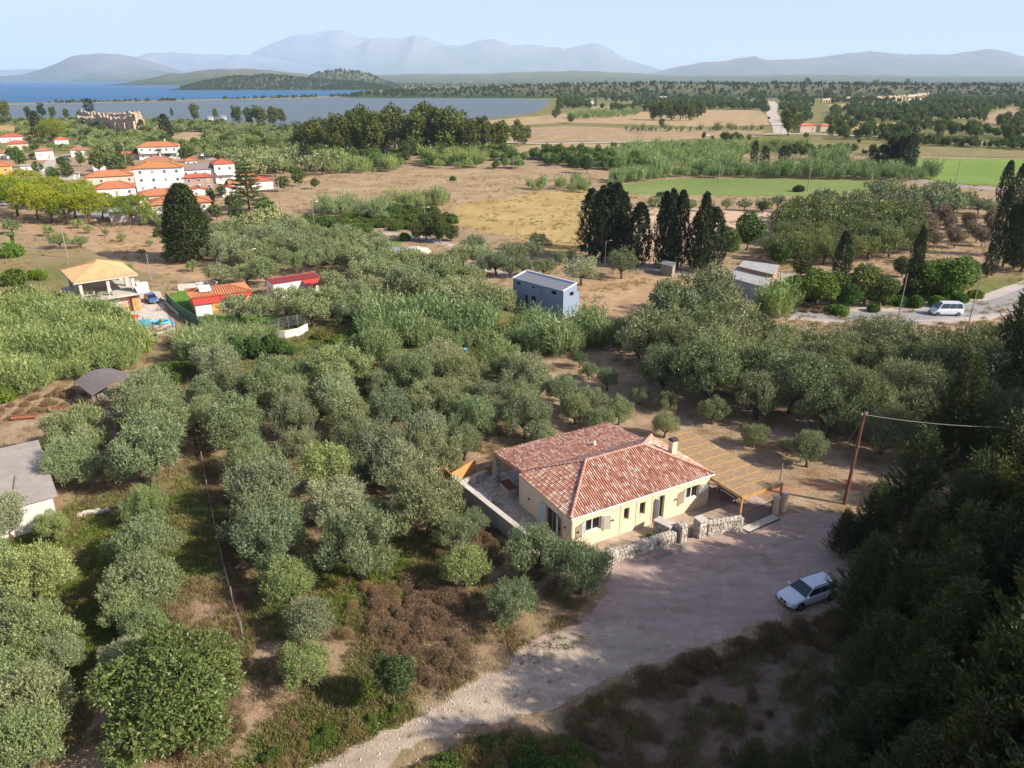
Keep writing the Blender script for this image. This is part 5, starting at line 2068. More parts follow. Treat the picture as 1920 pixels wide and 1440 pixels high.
# white house with red sheet roof
loc, rz, w = face_place(516, 563, 600, 549, 4.0)
o = building('white_house', 'white rendered house with maroon metal sheet roof and bright red porch roof', loc, rz, w, 4.0, 3.1, 'plaster_white', 'sheet_maroon', 1, 0.18, 0.2, True, wins=(3, 1), ribw=0.45)
m = MB()
pf = [(w * 0.12, -4.4, 2.2), (w / 2 + 0.3, -4.4, 2.2), (w / 2 + 0.3, -2.05, 2.95), (w * 0.12, -2.05, 2.95)]
m.slab(pf, 0.06)
lo = m.build('roof', 'sheet_red', o, label='bright red porch roof')
m = MB()
ribs(m, pf, 0.4, 0.06)
m.build('rib', 'sheet_red', lo, kind='stuff')
m = MB()
for x in (w * 0.15, w * 0.32, w / 2 + 0.2):
    m.beam((x, -4.2, 0), (x, -4.2, 2.15), 0.12, 0.12)
m.build('post', 'trim_white', o)

# low walls and fences
def low_wall(px, z, th, mat, label, name='wall', cat='wall'):
    pts = [P(x, y) for x, y in px]
    o = empty(name, pts[0], 0, label, cat)
    for i, (a, b) in enumerate(zip(pts, pts[1:])):
        m = MB()
        m.beam(a - pts[0] + Vector((0, 0, z / 2)), b - pts[0] + Vector((0, 0, z / 2)), th, z)
        m.build('section', mat, o)
    return o


low_wall([(508, 634), (535, 635), (560, 630), (577, 621)], 1.3, 0.25, 'render_pale', 'pale stained garden wall at the end of the lawn')
low_wall([(335, 545), (372, 543), (396, 536), (413, 531)], 1.3, 0.2, 'render_pale', 'pale wall behind the orange house')
o = low_wall([(312, 566), (330, 585), (350, 600), (378, 617)], 1.9, 0.06, 'fence_green', 'dark green sheet fence between yard and lawn', 'sheet_fence', 'fence')
o = low_wall([(302, 560), (320, 578), (335, 592)], 0.5, 0.2, 'render_pale', 'low pale kerb wall beside the yard')
p0, p1, p2 = P(508, 633), P(577, 620), P(574, 605)
o = empty('wire_fence', p0, 0, 'wire mesh fence with slim posts on the pale garden wall', 'fence')
for q, r in ((p0, p1), (p1, p2)):
    n = 4
    for i in range(n + 1):
        m = MB()
        c = q.lerp(r, i / n) - p0
        m.tube([c + Vector((0, 0, 1.0)), c + Vector((0, 0, 3.0))], 0.04, 5)
        m.build('post', 'metal_galv', o)
    m = MB()
    for k in range(8):
        z = 1.35 + k * 0.22
        m.beam(q - p0 + Vector((0, 0, z)), r - p0 + Vector((0, 0, z)), 0.012, 0.012)
    for k in range(30):
        c = q.lerp(r, k / 30) - p0
        m.beam(c + Vector((0, 0, 1.3)), c + Vector((0, 0, 2.95)), 0.012, 0.012)
    m.build('mesh', 'wire', o, kind='stuff')

# white-walled shed with grey sheet roof at the left edge
c0, c1 = P(107, 929, 3.0), P(72, 829, 3.0)
vy = c1 - c0
rz = math.atan2(vy.y, vy.x) - PI / 2
o = empty('white_shed', (c0.x, c0.y, 0), rz, 'white rendered outbuilding with weathered grey sheet roof at the left edge', 'shed')
D = vy.length
m = MB()
m.box2((-11, 0.25, 0), (-0.4, D - 0.3, 2.9))
m.build('wall', 'render_pale', o)
nn = 5
for i in range(nn):
    for j in range(2):
        m = MB()
        xa, xb = -11.5 + 11.5 * i / nn, -11.5 + 11.5 * (i + 1) / nn + 0.06
        ya, yb = D * j / 2, D * (j + 1) / 2 + 0.08
        za, zb_ = 2.93 + 0.16 * j, 2.93 + 0.16 * (j + 1)
        dz = 0.02 * (i % 2)
        m.slab([(xa, ya, za + dz), (xb, ya, za + dz), (xb, yb, zb_ + dz), (xa, yb, zb_ + dz)], 0.03)
        m.build('roof_sheet', 'old_sheet', o)
m = MB()
m.beam((-3.0, D * 0.25, 3.16), (-2.6, D * 0.45, 3.2), 0.1, 0.06)
m.build('batten', 'wood_grey', o)
o = empty('rubble_row', P(150, 968), 0.4, 'short row of white blocks on the grass beside the white shed', 'blocks')
rr = random.Random(9)
for i in range(9):
    m = MB()
    m.box((i * 0.38 + (0.8 if i > 6 else 0), rr.uniform(-.2, .2), 0.15), (0.4, 0.5, 0.3), rr.uniform(-.4, .4), tilt=(rr.uniform(-.2, .2), 0))
    m.build('block', 'rock_pale', o)

# arched open shed
q = [P(139, 716, 2.3), P(173, 742, 2.3), P(262, 706, 2.6), P(208, 690, 2.6)]
o = empty('open_shed', (q[1].x, q[1].y, 0), 0, 'open farm shelter with curved grey roof of shade cloth', 'shelter')
m = MB()
N = 9
for i in range(N):
    t0, t1 = i / N, (i + 1) / N
    L0, L1 = q[0].lerp(q[3], t0), q[0].lerp(q[3], t1)
    R0, R1 = q[1].lerp(q[2], t0), q[1].lerp(q[2], t1)
    f = lambda t: Vector((0, 0, 0.55 * math.sin(PI * t)))
    org = Vector((q[1].x, q[1].y, 0))
    m.slab([L0 + f(t0) - org, R0 + f(t0) - org, R1 + f(t1) - org, L1 + f(t1) - org], 0.04)
m.build('roof', 'fabric_shade', o)
for c in q + [q[0].lerp(q[3], 0.5), q[1].lerp(q[2], 0.5)]:
    m = MB()
    c2 = c - Vector((q[1].x, q[1].y, 0))
    m.tube([(c2.x, c2.y, 0), (c2.x, c2.y, c2.z)], 0.06, 6)
    m.build('post', 'wood_grey', o)
o = empty('brush_heap', P(183, 752), 0, 'heap of dry branches leaning at the corner of the farm shelter', 'heap')
m = MB()
for i in range(60):
    a_ = rr.uniform(0, 6.28)
    m.beam((math.cos(a_) * 1.3, math.sin(a_) * 1.3, 0), (math.cos(a_) * 0.2, math.sin(a_) * 0.2, rr.uniform(1, 1.9)), 0.04, 0.04)
m.build('branch', 'wood_grey', o, kind='stuff')
o = empty('farm_machine', P(45, 787), 0.25, 'rusty orange farm roller lying on the dry ground', 'farm machine')
m = MB()
m.tube([(-1.3, 0, 0.3), (1.3, 0, 0.3)], 0.2, 10)
m.build('roller', 'rust_orange', o)
m = MB()
m.beam((-1.5, 0.4, 0.45), (1.5, 0.4, 0.45), 0.1, 0.1)
m.beam((0, 0.5, 0.5), (0, 1.6, 0.4), 0.1, 0.1)
for x in (-1.4, 1.4, 0):
    m.beam((x, 0, 0.35), (x, 0.5, 0.5), 0.08, 0.08)
m.build('frame', 'rust', o)
o = empty('farm_machine', P(125, 774), 0.15, 'rusty toothed farm implement standing by the dry bank', 'farm machine')
m = MB()
for i in range(6):
    m.beam((-1.5 + i * 0.6, 0, 0), (-1.5 + i * 0.6, 0.2, 1.1), 0.12, 0.12)
m.build('tine', 'rust', o)
m = MB()
m.beam((-1.7, 0.05, 0.75), (1.7, 0.05, 0.75), 0.14, 0.2)
m.build('frame', 'rust_orange', o)

# old sheds by the road
def lean_shed(label, px4, z4, wall, roof, name='farm_shed'):
    q = [P(x, y, z) for (x, y), z in zip(px4, z4)]
    g = Vector((q[0].x, q[0].y, 0))
    o = empty(name, g, 0, label, 'shed')
    L = [p - g for p in q]
    m = MB()
    n = (L[1] - L[0]).cross(L[2] - L[0])
    if n.z < 0:
        L = L[::-1]
    m.slab(L, 0.08)
    m.build('roof', roof, o)
    c = sum(L, Vector()) / 4
    w = [c + (p - c) * 0.93 for p in L]
    m = MB()
    k = len(w)
    for i in range(k):
        a_, b_ = w[i], w[(i + 1) % k]
        m.quad((a_.x, a_.y, 0), (b_.x, b_.y, 0), (b_.x, b_.y, b_.z - 0.1), (a_.x, a_.y, a_.z - 0.1))
    m.build('wall', wall, o)
    return o


lean_shed('old farm building with pale fibre cement roof beside the road', [(1360, 518), (1432, 538), (1452, 516), (1384, 500)], [3.2, 3.2, 3.9, 3.9], 'plaster_grey', 'fibre_cement')
lean_shed('upper roof section of the old farm building, pale grey', [(1384, 499), (1452, 515), (1462, 497), (1394, 488)], [4.4, 4.4, 4.9, 4.9], 'brick_hole', 'fibre_cement')
lean_shed('low dark shed with dull metal roof joined to the pale farm building', [(1424, 524), (1484, 530), (1490, 514), (1444, 508)], [2.6, 2.6, 3.2, 3.2], 'lead_dark', 'old_sheet')
lean_shed('white corrugated roof shed at the right edge', [(1875, 640), (1960, 668), (2010, 640), (1925, 622)], [3.0, 3.0, 3.2, 3.2], 'plaster_white', 'pvc_white')
lean_shed('small grey shed among the dark cypresses', [(1238, 494), (1262, 500), (1268, 492), (1244, 487)], [2.2, 2.2, 2.5, 2.5], 'wood_grey', 'metal_galv')

# tarpaulin heap and tunnel
o = empty('tarpaulin_heap', P(782, 474), 0, 'crumpled white tarpaulin heap beside the thicket', 'tarpaulin')
bm = bmesh.new()
bmesh.ops.create_icosphere(bm, subdivisions=4, radius=1)
for v in bm.verts:
    k = 1 + 0.35 * fbm(v.co.x * 3, v.co.y * 3 + v.co.z * 2, 1.0, 2.0, 4)
    v.co = Vector((v.co.x * 3.4 * k, v.co.y * 2.0 * k, max(v.co.z, -0.1) * 1.5 * k))
me = bpy.data.meshes.new('sheet')
bm.to_mesh(me)
me.materials.append(MATS['rock_pale'])
link('sheet', me, o)
o = empty('polytunnel', P(744, 476), 0.15, 'low grey half-round tunnel roof in the garden', 'tunnel')
m = MB()
pts = [(math.cos(PI * i / 10) * 1.8, math.sin(PI * i / 10) * 1.5) for i in range(11)]
for (ya, za), (yb, zb_) in zip(pts, pts[1:]):
    m.slab([(-2.3, ya, za), (2.3, ya, za), (2.3, yb, zb_), (-2.3, yb, zb_)][::-1], 0.05)
m.build('cover', 'metal_galv', o)
o = empty('rock_pile', P(1010, 606), 0, 'pile of pale boulders in front of the blue house', 'boulders')
for i in range(12):
    m = MB()
    s_ = rr.uniform(0.3, 0.7)
    m.box((rr.uniform(-3, 3), rr.uniform(-1, 1), s_ * 0.4), (s_ * 1.3, s_, s_ * 0.9), rr.uniform(0, 3), tilt=(rr.uniform(-.4, .4), rr.uniform(-.4, .4)))
    m.build('rock', 'rock_pale', o)
o = empty('parasol', P(328, 622), 0, 'closed light blue parasol by the green fence', 'parasol')
m = MB()
m.tube([(0, 0, 0), (0, 0, 2.4)], 0.03, 5)
m.build('pole', 'pvc_white', o)
m = MB()
m.tube([(0, 0, 1.0), (0, 0, 1.6), (0, 0, 2.4)], [0.16, 0.13, 0.03], 8)
m.build('cover', 'tarp_cyan', o)
o = empty('paddling_pool', P(303, 606), 0, 'light blue inflatable pool in the yard', 'pool')
m = MB()
ring = [(math.cos(t) * 1.3, math.sin(t) * 0.9, 0.25) for t in np.linspace(0, 6.28, 18)]
m.tube(ring, 0.2, 6)
m.build('ring', 'tarp_cyan', o)
o = empty('play_house', P(272, 611), 0.3, 'blue and yellow plastic toys in the yard', 'toys')
m = MB()
m.box((0, 0, 0.5), (1.6, 1.0, 1.0))
m.build('box', 'tarp_cyan', o)
m = MB()
m.slab([(-1.6, -.4, 0.05), (-0.8, -.4, 0.9), (-0.8, .4, 0.9), (-1.6, .4, 0.05)][::-1], 0.08)
m.build('slide', 'plastic_yellow', o)
o.name = 'toy_slide'
o = empty('ride_on_toy', P(252, 597), 0.3, 'red plastic tub beside the pink wall', 'tub')
m = MB()
m.tube([(0, 0, 0), (0, 0, 0.45)], [0.6, 0.8], 10)
m.build('tub', 'plastic_red', o)
o.name = 'plastic_tub'
o = empty('bed_frame', P(860, 658), 0.6, 'small blue and brown object lying by the reeds', 'junk')
m = MB()
m.box((0, 0, 0.4), (1.2, 0.8, 0.1), tilt=(0.6, 0))
m.build('slats', 'rust', o)
m = MB()
m.box((0.9, -0.3, 0.2), (0.6, 0.4, 0.3))
m.build('crate', 'tarp_cyan', o)
o.name = 'junk_pile'


# ------------------------------------------------------------------ vehicles
def car(name, label, loc, rz, body='car_white', L=4.6, Wd=1.84, roofz=1.43, belt=0.95, hood=1.25, tail=0.12, rake=0.75, detail=True, group=None, cat='car'):
    o = empty(name, loc, rz, label, cat, group)
    hl, hw = L / 2, Wd / 2
    st = [(hl, .74, .36, .58), (hl - .06, .84, .26, .67), (hl - .22, .93, .21, .75), (hl - .6, .975, .19, belt - .14), (hl - hood + .05, .99, .19, belt - .03), (hl - hood - .3, 1, .19, belt),
          (0, 1, .19, belt), (-hl + 1.2, 1, .19, belt + .03), (-hl + .4, .98, .21, belt + .04), (-hl + .1, .93, .26, belt), (-hl + .02, .86, .34, belt - .1)]
    V, F = [], []
    for x, w, zb, zt in st:
        w *= hw
        prof = [(0, zb), (w * .9, zb), (w * .99, zb + .12), (w, (zb + zt) / 2), (w * .975, zt - .09), (w * .90, zt - .01), (w * .5, zt + .022), (0, zt + .03)]
        ring = [(x, -y, z) for y, z in prof] + [(x, y, z) for y, z in prof[-2:0:-1]]
        V += ring
    n = 14
    for i in range(len(st) - 1):
        for j in range(n):
            F.append((i * n + j, i * n + (j + 1) % n, (i + 1) * n + (j + 1) % n, (i + 1) * n + j))
    F.append(tuple(range(n))[::-1])
    F.append(tuple((len(st) - 1) * n + j for j in range(n)))
    m = MB()
    m.add(V, F)
    b = m.build('body', body, o, smooth=True)
    sb = b.modifiers.new('sub', 'SUBSURF')
    sb.levels = sb.render_levels = 1
    # cabin
    xb0, xb1 = hl - hood, -hl + tail
    xt0, xt1 = xb0 - rake, -hl + tail + 0.42
    wb, wt = hw * 0.93, hw * 0.73
    zb, zt = belt - 0.03, roofz
    xs = np.linspace(0, 1, 7)
    V, F = [], []
    for t in xs:
        xt = xt0 + (xt1 - xt0) * t
        xbm = xb0 + (xb1 - xb0) * t
        cr = 0.045 * math.sin(PI * min(1, t * 0.9 + 0.1))
        ring = [(xbm, -wb, zb), (xt, -wt, zt - 0.045 + cr * .5), (xt, -wt * 0.86, zt + cr), (xt, 0, zt + 0.02 + cr), (xt, wt * 0.86, zt + cr), (xt, wt, zt - 0.045 + cr * .5), (xbm, wb, zb)]
        V += ring
    for i in range(6):
        for j in range(6):
            F.append((i * 7 + j, (i + 1) * 7 + j, (i + 1) * 7 + j + 1, i * 7 + j + 1))
    F.append((0, 1, 2, 3, 4, 5, 6))
    F.append(tuple(42 + j for j in reversed(range(7))))
    m = MB()
    m.add(V, F)
    m.build('roof', body, o, smooth=False)

    def pane(nm, q, inset, off):
        q = [Vector(p) for p in q]
        c = sum(q, Vector()) / 4
        nrm = (q[1] - q[0]).cross(q[3] - q[0]).normalized()
        q2 = [c + (p - c) * inset + nrm * off for p in q]
        mm = MB()
        mm.slab(q2, 0.02)
        mm.build(nm, 'glass_blue' if body == 'car_white' else 'glass_dark', o)
    zt_ = zt - 0.02
    pane('windscreen', [(xb0, -wb, zb), (xb0, wb, zb), (xt0, wt, zt_), (xt0, -wt, zt_)], 0.96, 0.012)
    pane('rear_window', [(xb1, wb, zb), (xb1, -wb, zb), (xt1, -wt, zt_), (xt1, wt, zt_)], 0.86, 0.012)
    for s in (-1, 1):
        def sp(t, k):
            xt = xt0 + (xt1 - xt0) * t
            xm = xb0 + (xb1 - xb0) * t
            return Vector((xm + (xt - xm) * k, s * (wb + (wt - wb) * k), zb + (zt_ - 0.02 - zb) * k))
        for t0, t1 in ((0.035, 0.40), (0.408, 0.70), (0.708, 0.965)):
            q = [sp(t0, .10), sp(t1, .10), sp(t1, .93), sp(t0, .93)]
            if s > 0:
                q = q[::-1]
            pane('side_window', q[::1] if s < 0 else q, 0.99, 0.012 if True else 0)
        m = MB()
        m.box((xb0 - 0.12, s * (hw + 0.06), belt + 0.08), (0.14, 0.2, 0.13))
        m.build('mirror', body, o)
        if detail:
            for x in (hl - 0.86, -hl + 0.95):
                m = MB()
                m.tube([(x, s * (hw - 0.25), 0.33), (x, s * (hw + 0.012), 0.33)], 0.33, 20)
                wh = m.build('wheel', 'tyre', o)
                m = MB()
                for k in range(5):
                    a_ = k * 2 * PI / 5
                    m.beam((x, s * (hw + 0.018), 0.33), (x + math.cos(a_) * 0.22, s * (hw + 0.018), 0.33 + math.sin(a_) * 0.22), 0.05, 0.02)
                m.tube([(x, s * (hw + 0.014), 0.33), (x, s * (hw + 0.022), 0.33)], 0.07, 8)
                rim = [(x + math.cos(t) * 0.22, s * (hw + 0.016), 0.33 + math.sin(t) * 0.22) for t in np.linspace(0, 2 * PI, 17)]
                m.tube(rim, 0.018, 4)
                m.build('rim', 'rim', wh)
                m = MB()
                arc = [(x + math.cos(t) * 0.37, s * (hw - 0.012), 0.33 + math.sin(t) * 0.37) for t in np.linspace(-0.3, PI + 0.3, 13)]
                m.tube(arc, 0.03, 5)
                m.build('wheel_arch', 'iron_black', o)
            m = MB()
            y0_, y1_ = s * hw * 0.48, s * hw * 0.86
            m.slab([(hl - 0.075, y0_, .66), (hl - 0.075, y0_, .57), (hl - 0.15, y1_, .58), (hl - 0.17, y1_, .67)][::(-1 if s > 0 else 1)], 0.05)
            m.build('headlight', 'lamp_glass', o)
            m = MB()
            m.box((-hl + 0.10, s * hw * 0.78, 0.78), (0.1, 0.34, 0.13), s * 0.3)
            m.build('tail_light', 'plastic_red', o)
        else:
            m = MB()
            for x in (hl - 0.86, -hl + 0.95):
                m.tube([(x, s * (hw - 0.25), 0.33), (x, s * (hw + 0.012), 0.33)], 0.33, 12)
            m.build('wheel', 'tyre', o)
    if detail:
        for s in (-1, 1):
            m = MB()
            m.box((hl + 0.0, s * 0.17, 0.56), (0.05, 0.27, 0.15))
            m.build('grille', 'iron_black', o)
            m = MB()
            m.box((hl - 0.06, s * 0.62, 0.38), (0.08, 0.3, 0.09), -s * 0.35)
            m.build('air_intake', 'iron_black', o)
        m = MB()
        m.box((hl + 0.012, 0, 0.40), (0.03, 0.52, 0.11))
        m.build('number_plate', 'plate_yellow', o)
        m = MB()
        m.box((hl - 0.002, 0, 0.33), (0.05, 0.9, 0.1))
        m.build('lower_grille', 'iron_black', o)
        for s in (-1, 1):
            m = MB()
            m.beam((xt0 - 0.15, s * wt * 0.92, zt + 0.03), (xt1 + 0.1, s * wt * 0.92, zt + 0.035), 0.035, 0.03)
            m.build('roof_rail', 'iron_black', o)
        m = MB()
        m.slab([(xt1 + 0.12, -0.04, zt + 0.03), (xt1 + 0.34, 0, zt + 0.03), (xt1 + 0.12, 0.0, zt + 0.14)], 0.03)
        m.build('aerial', 'iron_black', o)
    return o


ca, cb = P(1470, 1142), P(1560, 1118)
dirv = Vector((21.25 - 25.3, 47.1 - 48.9, 0))
cpos = P(1513, 1122)
car('estate_car', 'white estate car parked on the gravel at the edge of the tall conifers', (cpos.x, cpos.y, 0.02), math.atan2(dirv.y, dirv.x), L=4.7).scale = (1.07, 1.07, 1.07)
p = P(285, 566)
car('hatchback_car', 'blue hatchback car parked beside the pink villa', (p.x, p.y, 0.02), -0.9, 'car_blue', 4.0, 1.72, 1.5, 0.95, 1.0, 0.1, 0.6)
p = P(1772, 590)
car('camper_van', 'white camper van driving on the curving road', (p.x, p.y, 0.03), PI - 0.03, 'car_white', 5.3, 2.0, 2.25, 1.25, 0.75, 0.05, 0.75, True, cat='van')
for x, y, a, c_, l_, lb in ((42, 388, 0.3, 'car_white', 5.5, 'white van parked under the left hand stone pines'), (15, 386, 0.2, 'car_silver', 4.2, 'silver car half hidden at the left edge under the pines'),
                            (226, 412, 0.5, 'car_white', 4.2, 'white car on the village street beside the lone round pine'), (155, 392, -0.3, 'car_silver', 4.2, 'silver car parked between the pine trunks'),
                            (382, 294, 0.9, 'car_white', 4.2, 'white car on the lane behind the village'), (1326, 256, 0.1, 'car_white', 4.4, 'white car on the far main road')):
    p = P(x, y)
    car('parked_car', lb, (p.x, p.y, 0.04 if y > 300 else 0.15), a, c_, l_, 1.8, 1.9 if 'van' in lb else 1.45, 1.0, 1.0, 0.1, 0.7, False, 'cars in the village')


# ------------------------------------------------------------------ poles, lamps and wires
def pole(px, py, h, label, mat='pole_wood', r=0.13, arm=True, lean=(0, 0), name='utility_pole', cat='pole', lamp=False, group=None):
    b = P(px, py)
    o = empty(name, b, 0.4, label, cat, group)
    m = MB()
    m.tube([(0, 0, -0.1), (lean[0], lean[1], h)], [r * 1.2, r * 0.8], 8)
    m.build('shaft', mat, o)
    if arm:
        m = MB()
        m.beam((lean[0] - 0.35, lean[1], h - 0.25), (lean[0] + 0.35, lean[1], h - 0.25), 0.08, 0.08)
        m.build('cross_arm', 'pole_wood', o)
        for s in (-.3, 0.3):
            m = MB()
            m.tube([(lean[0] + s, lean[1], h - 0.21), (lean[0] + s, lean[1], h - 0.03)], [0.05, 0.035], 6)
            m.build('insulator', 'pvc_white', o)
    if lamp:
        m = MB()
        m.beam((lean[0], lean[1], h - 0.05), (lean[0] + 1.0, lean[1], h + 0.15), 0.06, 0.06)
        m.build('arm', 'metal_galv', o)
        m = MB()
        m.box((lean[0] + 1.2, lean[1], h + 0.15), (0.6, 0.25, 0.12))
        m.build('lamp_head', 'pvc_white', o)
    return o, b


def wire(name, a, b, sag, r, label, n=14):
    a, b = Vector(a), Vector(b)
    m = MB()
    pts = []
    for i in range(n + 1):
        t = i / n
        q = a.lerp(b, t) - a
        q.z -= sag * 4 * t * (1 - t)
        pts.append(q)
    m.tube(pts, r, 4)
    o = m.build(name, 'wire', None, a)
    return tag(o, label, 'cable')


po, pb = pole(1583, 945, 9.6, 'leaning dark wooden utility pole rising behind the carport gate', 'pole_wood', 0.15, True, (0.45, 0.1))
top = pb + Vector((0.45, 0.1, 9.4))
wire('overhead_cable', top, P(1990, 800, 9.0), 0.5, 0.024, 'overhead cable from the wooden pole towards the conifers')
wire('stay_wire', top, P(1562, 868, 0.0), 0.0, 0.012, 'thin stay wire from the pole top down to the ground behind it', 3)
pole(1462, 905, 2.2, 'short pale wooden post behind the carport', 'wood_grey', 0.07, False, name='short_post', cat='post')
pole(1683, 600, 8.0, 'thin grey pole beside the road left of the camper van', 'wood_grey', 0.08, False, (0.15, 0))
pole(1815, 612, 9.0, 'thin grey pole beside the road right of the camper van', 'wood_grey', 0.08, False, (0.15, 0))
pole(1329, 512, 5.0, 'white-headed street lamp in front of the farm building', 'metal_galv', 0.07, False, name='street_lamp', cat='street lamp', lamp=True)
pole(1134, 500, 5.5, 'street lamp in front of the dark cypress group', 'metal_galv', 0.07, False, name='street_lamp', cat='street lamp', lamp=True)
pole(127, 484, 7.5, 'wooden pole on the dry slope behind the tan roof', 'wood_grey', 0.12, True)
pole(284, 527, 5.5, 'grey lamp mast beside the villa tanks', 'metal_galv', 0.08, False)
pole(471, 508, 4.5, 'street lamp in the grove behind the orange house', 'metal_galv', 0.07, False, name='street_lamp', cat='street lamp', lamp=True)
pole(590, 428, 7.0, 'street lamp between reeds and olives beyond the grove', 'metal_galv', 0.08, False, name='street_lamp', cat='street lamp', lamp=True)
pole(797, 424, 5.0, 'street lamp beside the round thicket', 'metal_galv', 0.07, False, name='street_lamp', cat='street lamp', lamp=True)
pole(969, 455, 5.0, 'lone thin post at the near edge of the golden field', 'wood_grey', 0.09, False)
PXS = [527, 962, 1346, 1514, 1400, 1462, 1520, 1610, 1705, 1745, 1830, 400, 415, 1098, 1200, 240, 205, 165, 80, 365, 1790, 1865]
for x, y, h in ((527, 396, 9), (962, 330, 8), (1346, 350, 9), (1514, 358, 9), (1400, 268, 9), (1462, 262, 9), (1520, 266, 9), (1610, 262, 9), (1705, 268, 10), (1745, 270, 9), (1830, 274, 9), (400, 268, 9), (415, 290, 9), (1098, 265, 9), (1200, 258, 8),
                (240, 325, 12), (205, 262, 8), (165, 312, 8), (80, 345, 8), (365, 262, 8), (1790, 350, 10), (1865, 420, 9)):
    vil = x < 420
    same = sorted(q for q in PXS if (q < 420) == vil)
    k = same.index(x) + 1
    lab = 'thin utility pole %s, %d%s from the left' % ('among the village houses' if vil else 'out on the plain', k, {1: 'st', 2: 'nd', 3: 'rd'}.get(k if k < 4 else 0, 'th'))
    pole(x, y, h, lab, 'wood_grey', 0.14, y > 300, group='thin far utility poles')

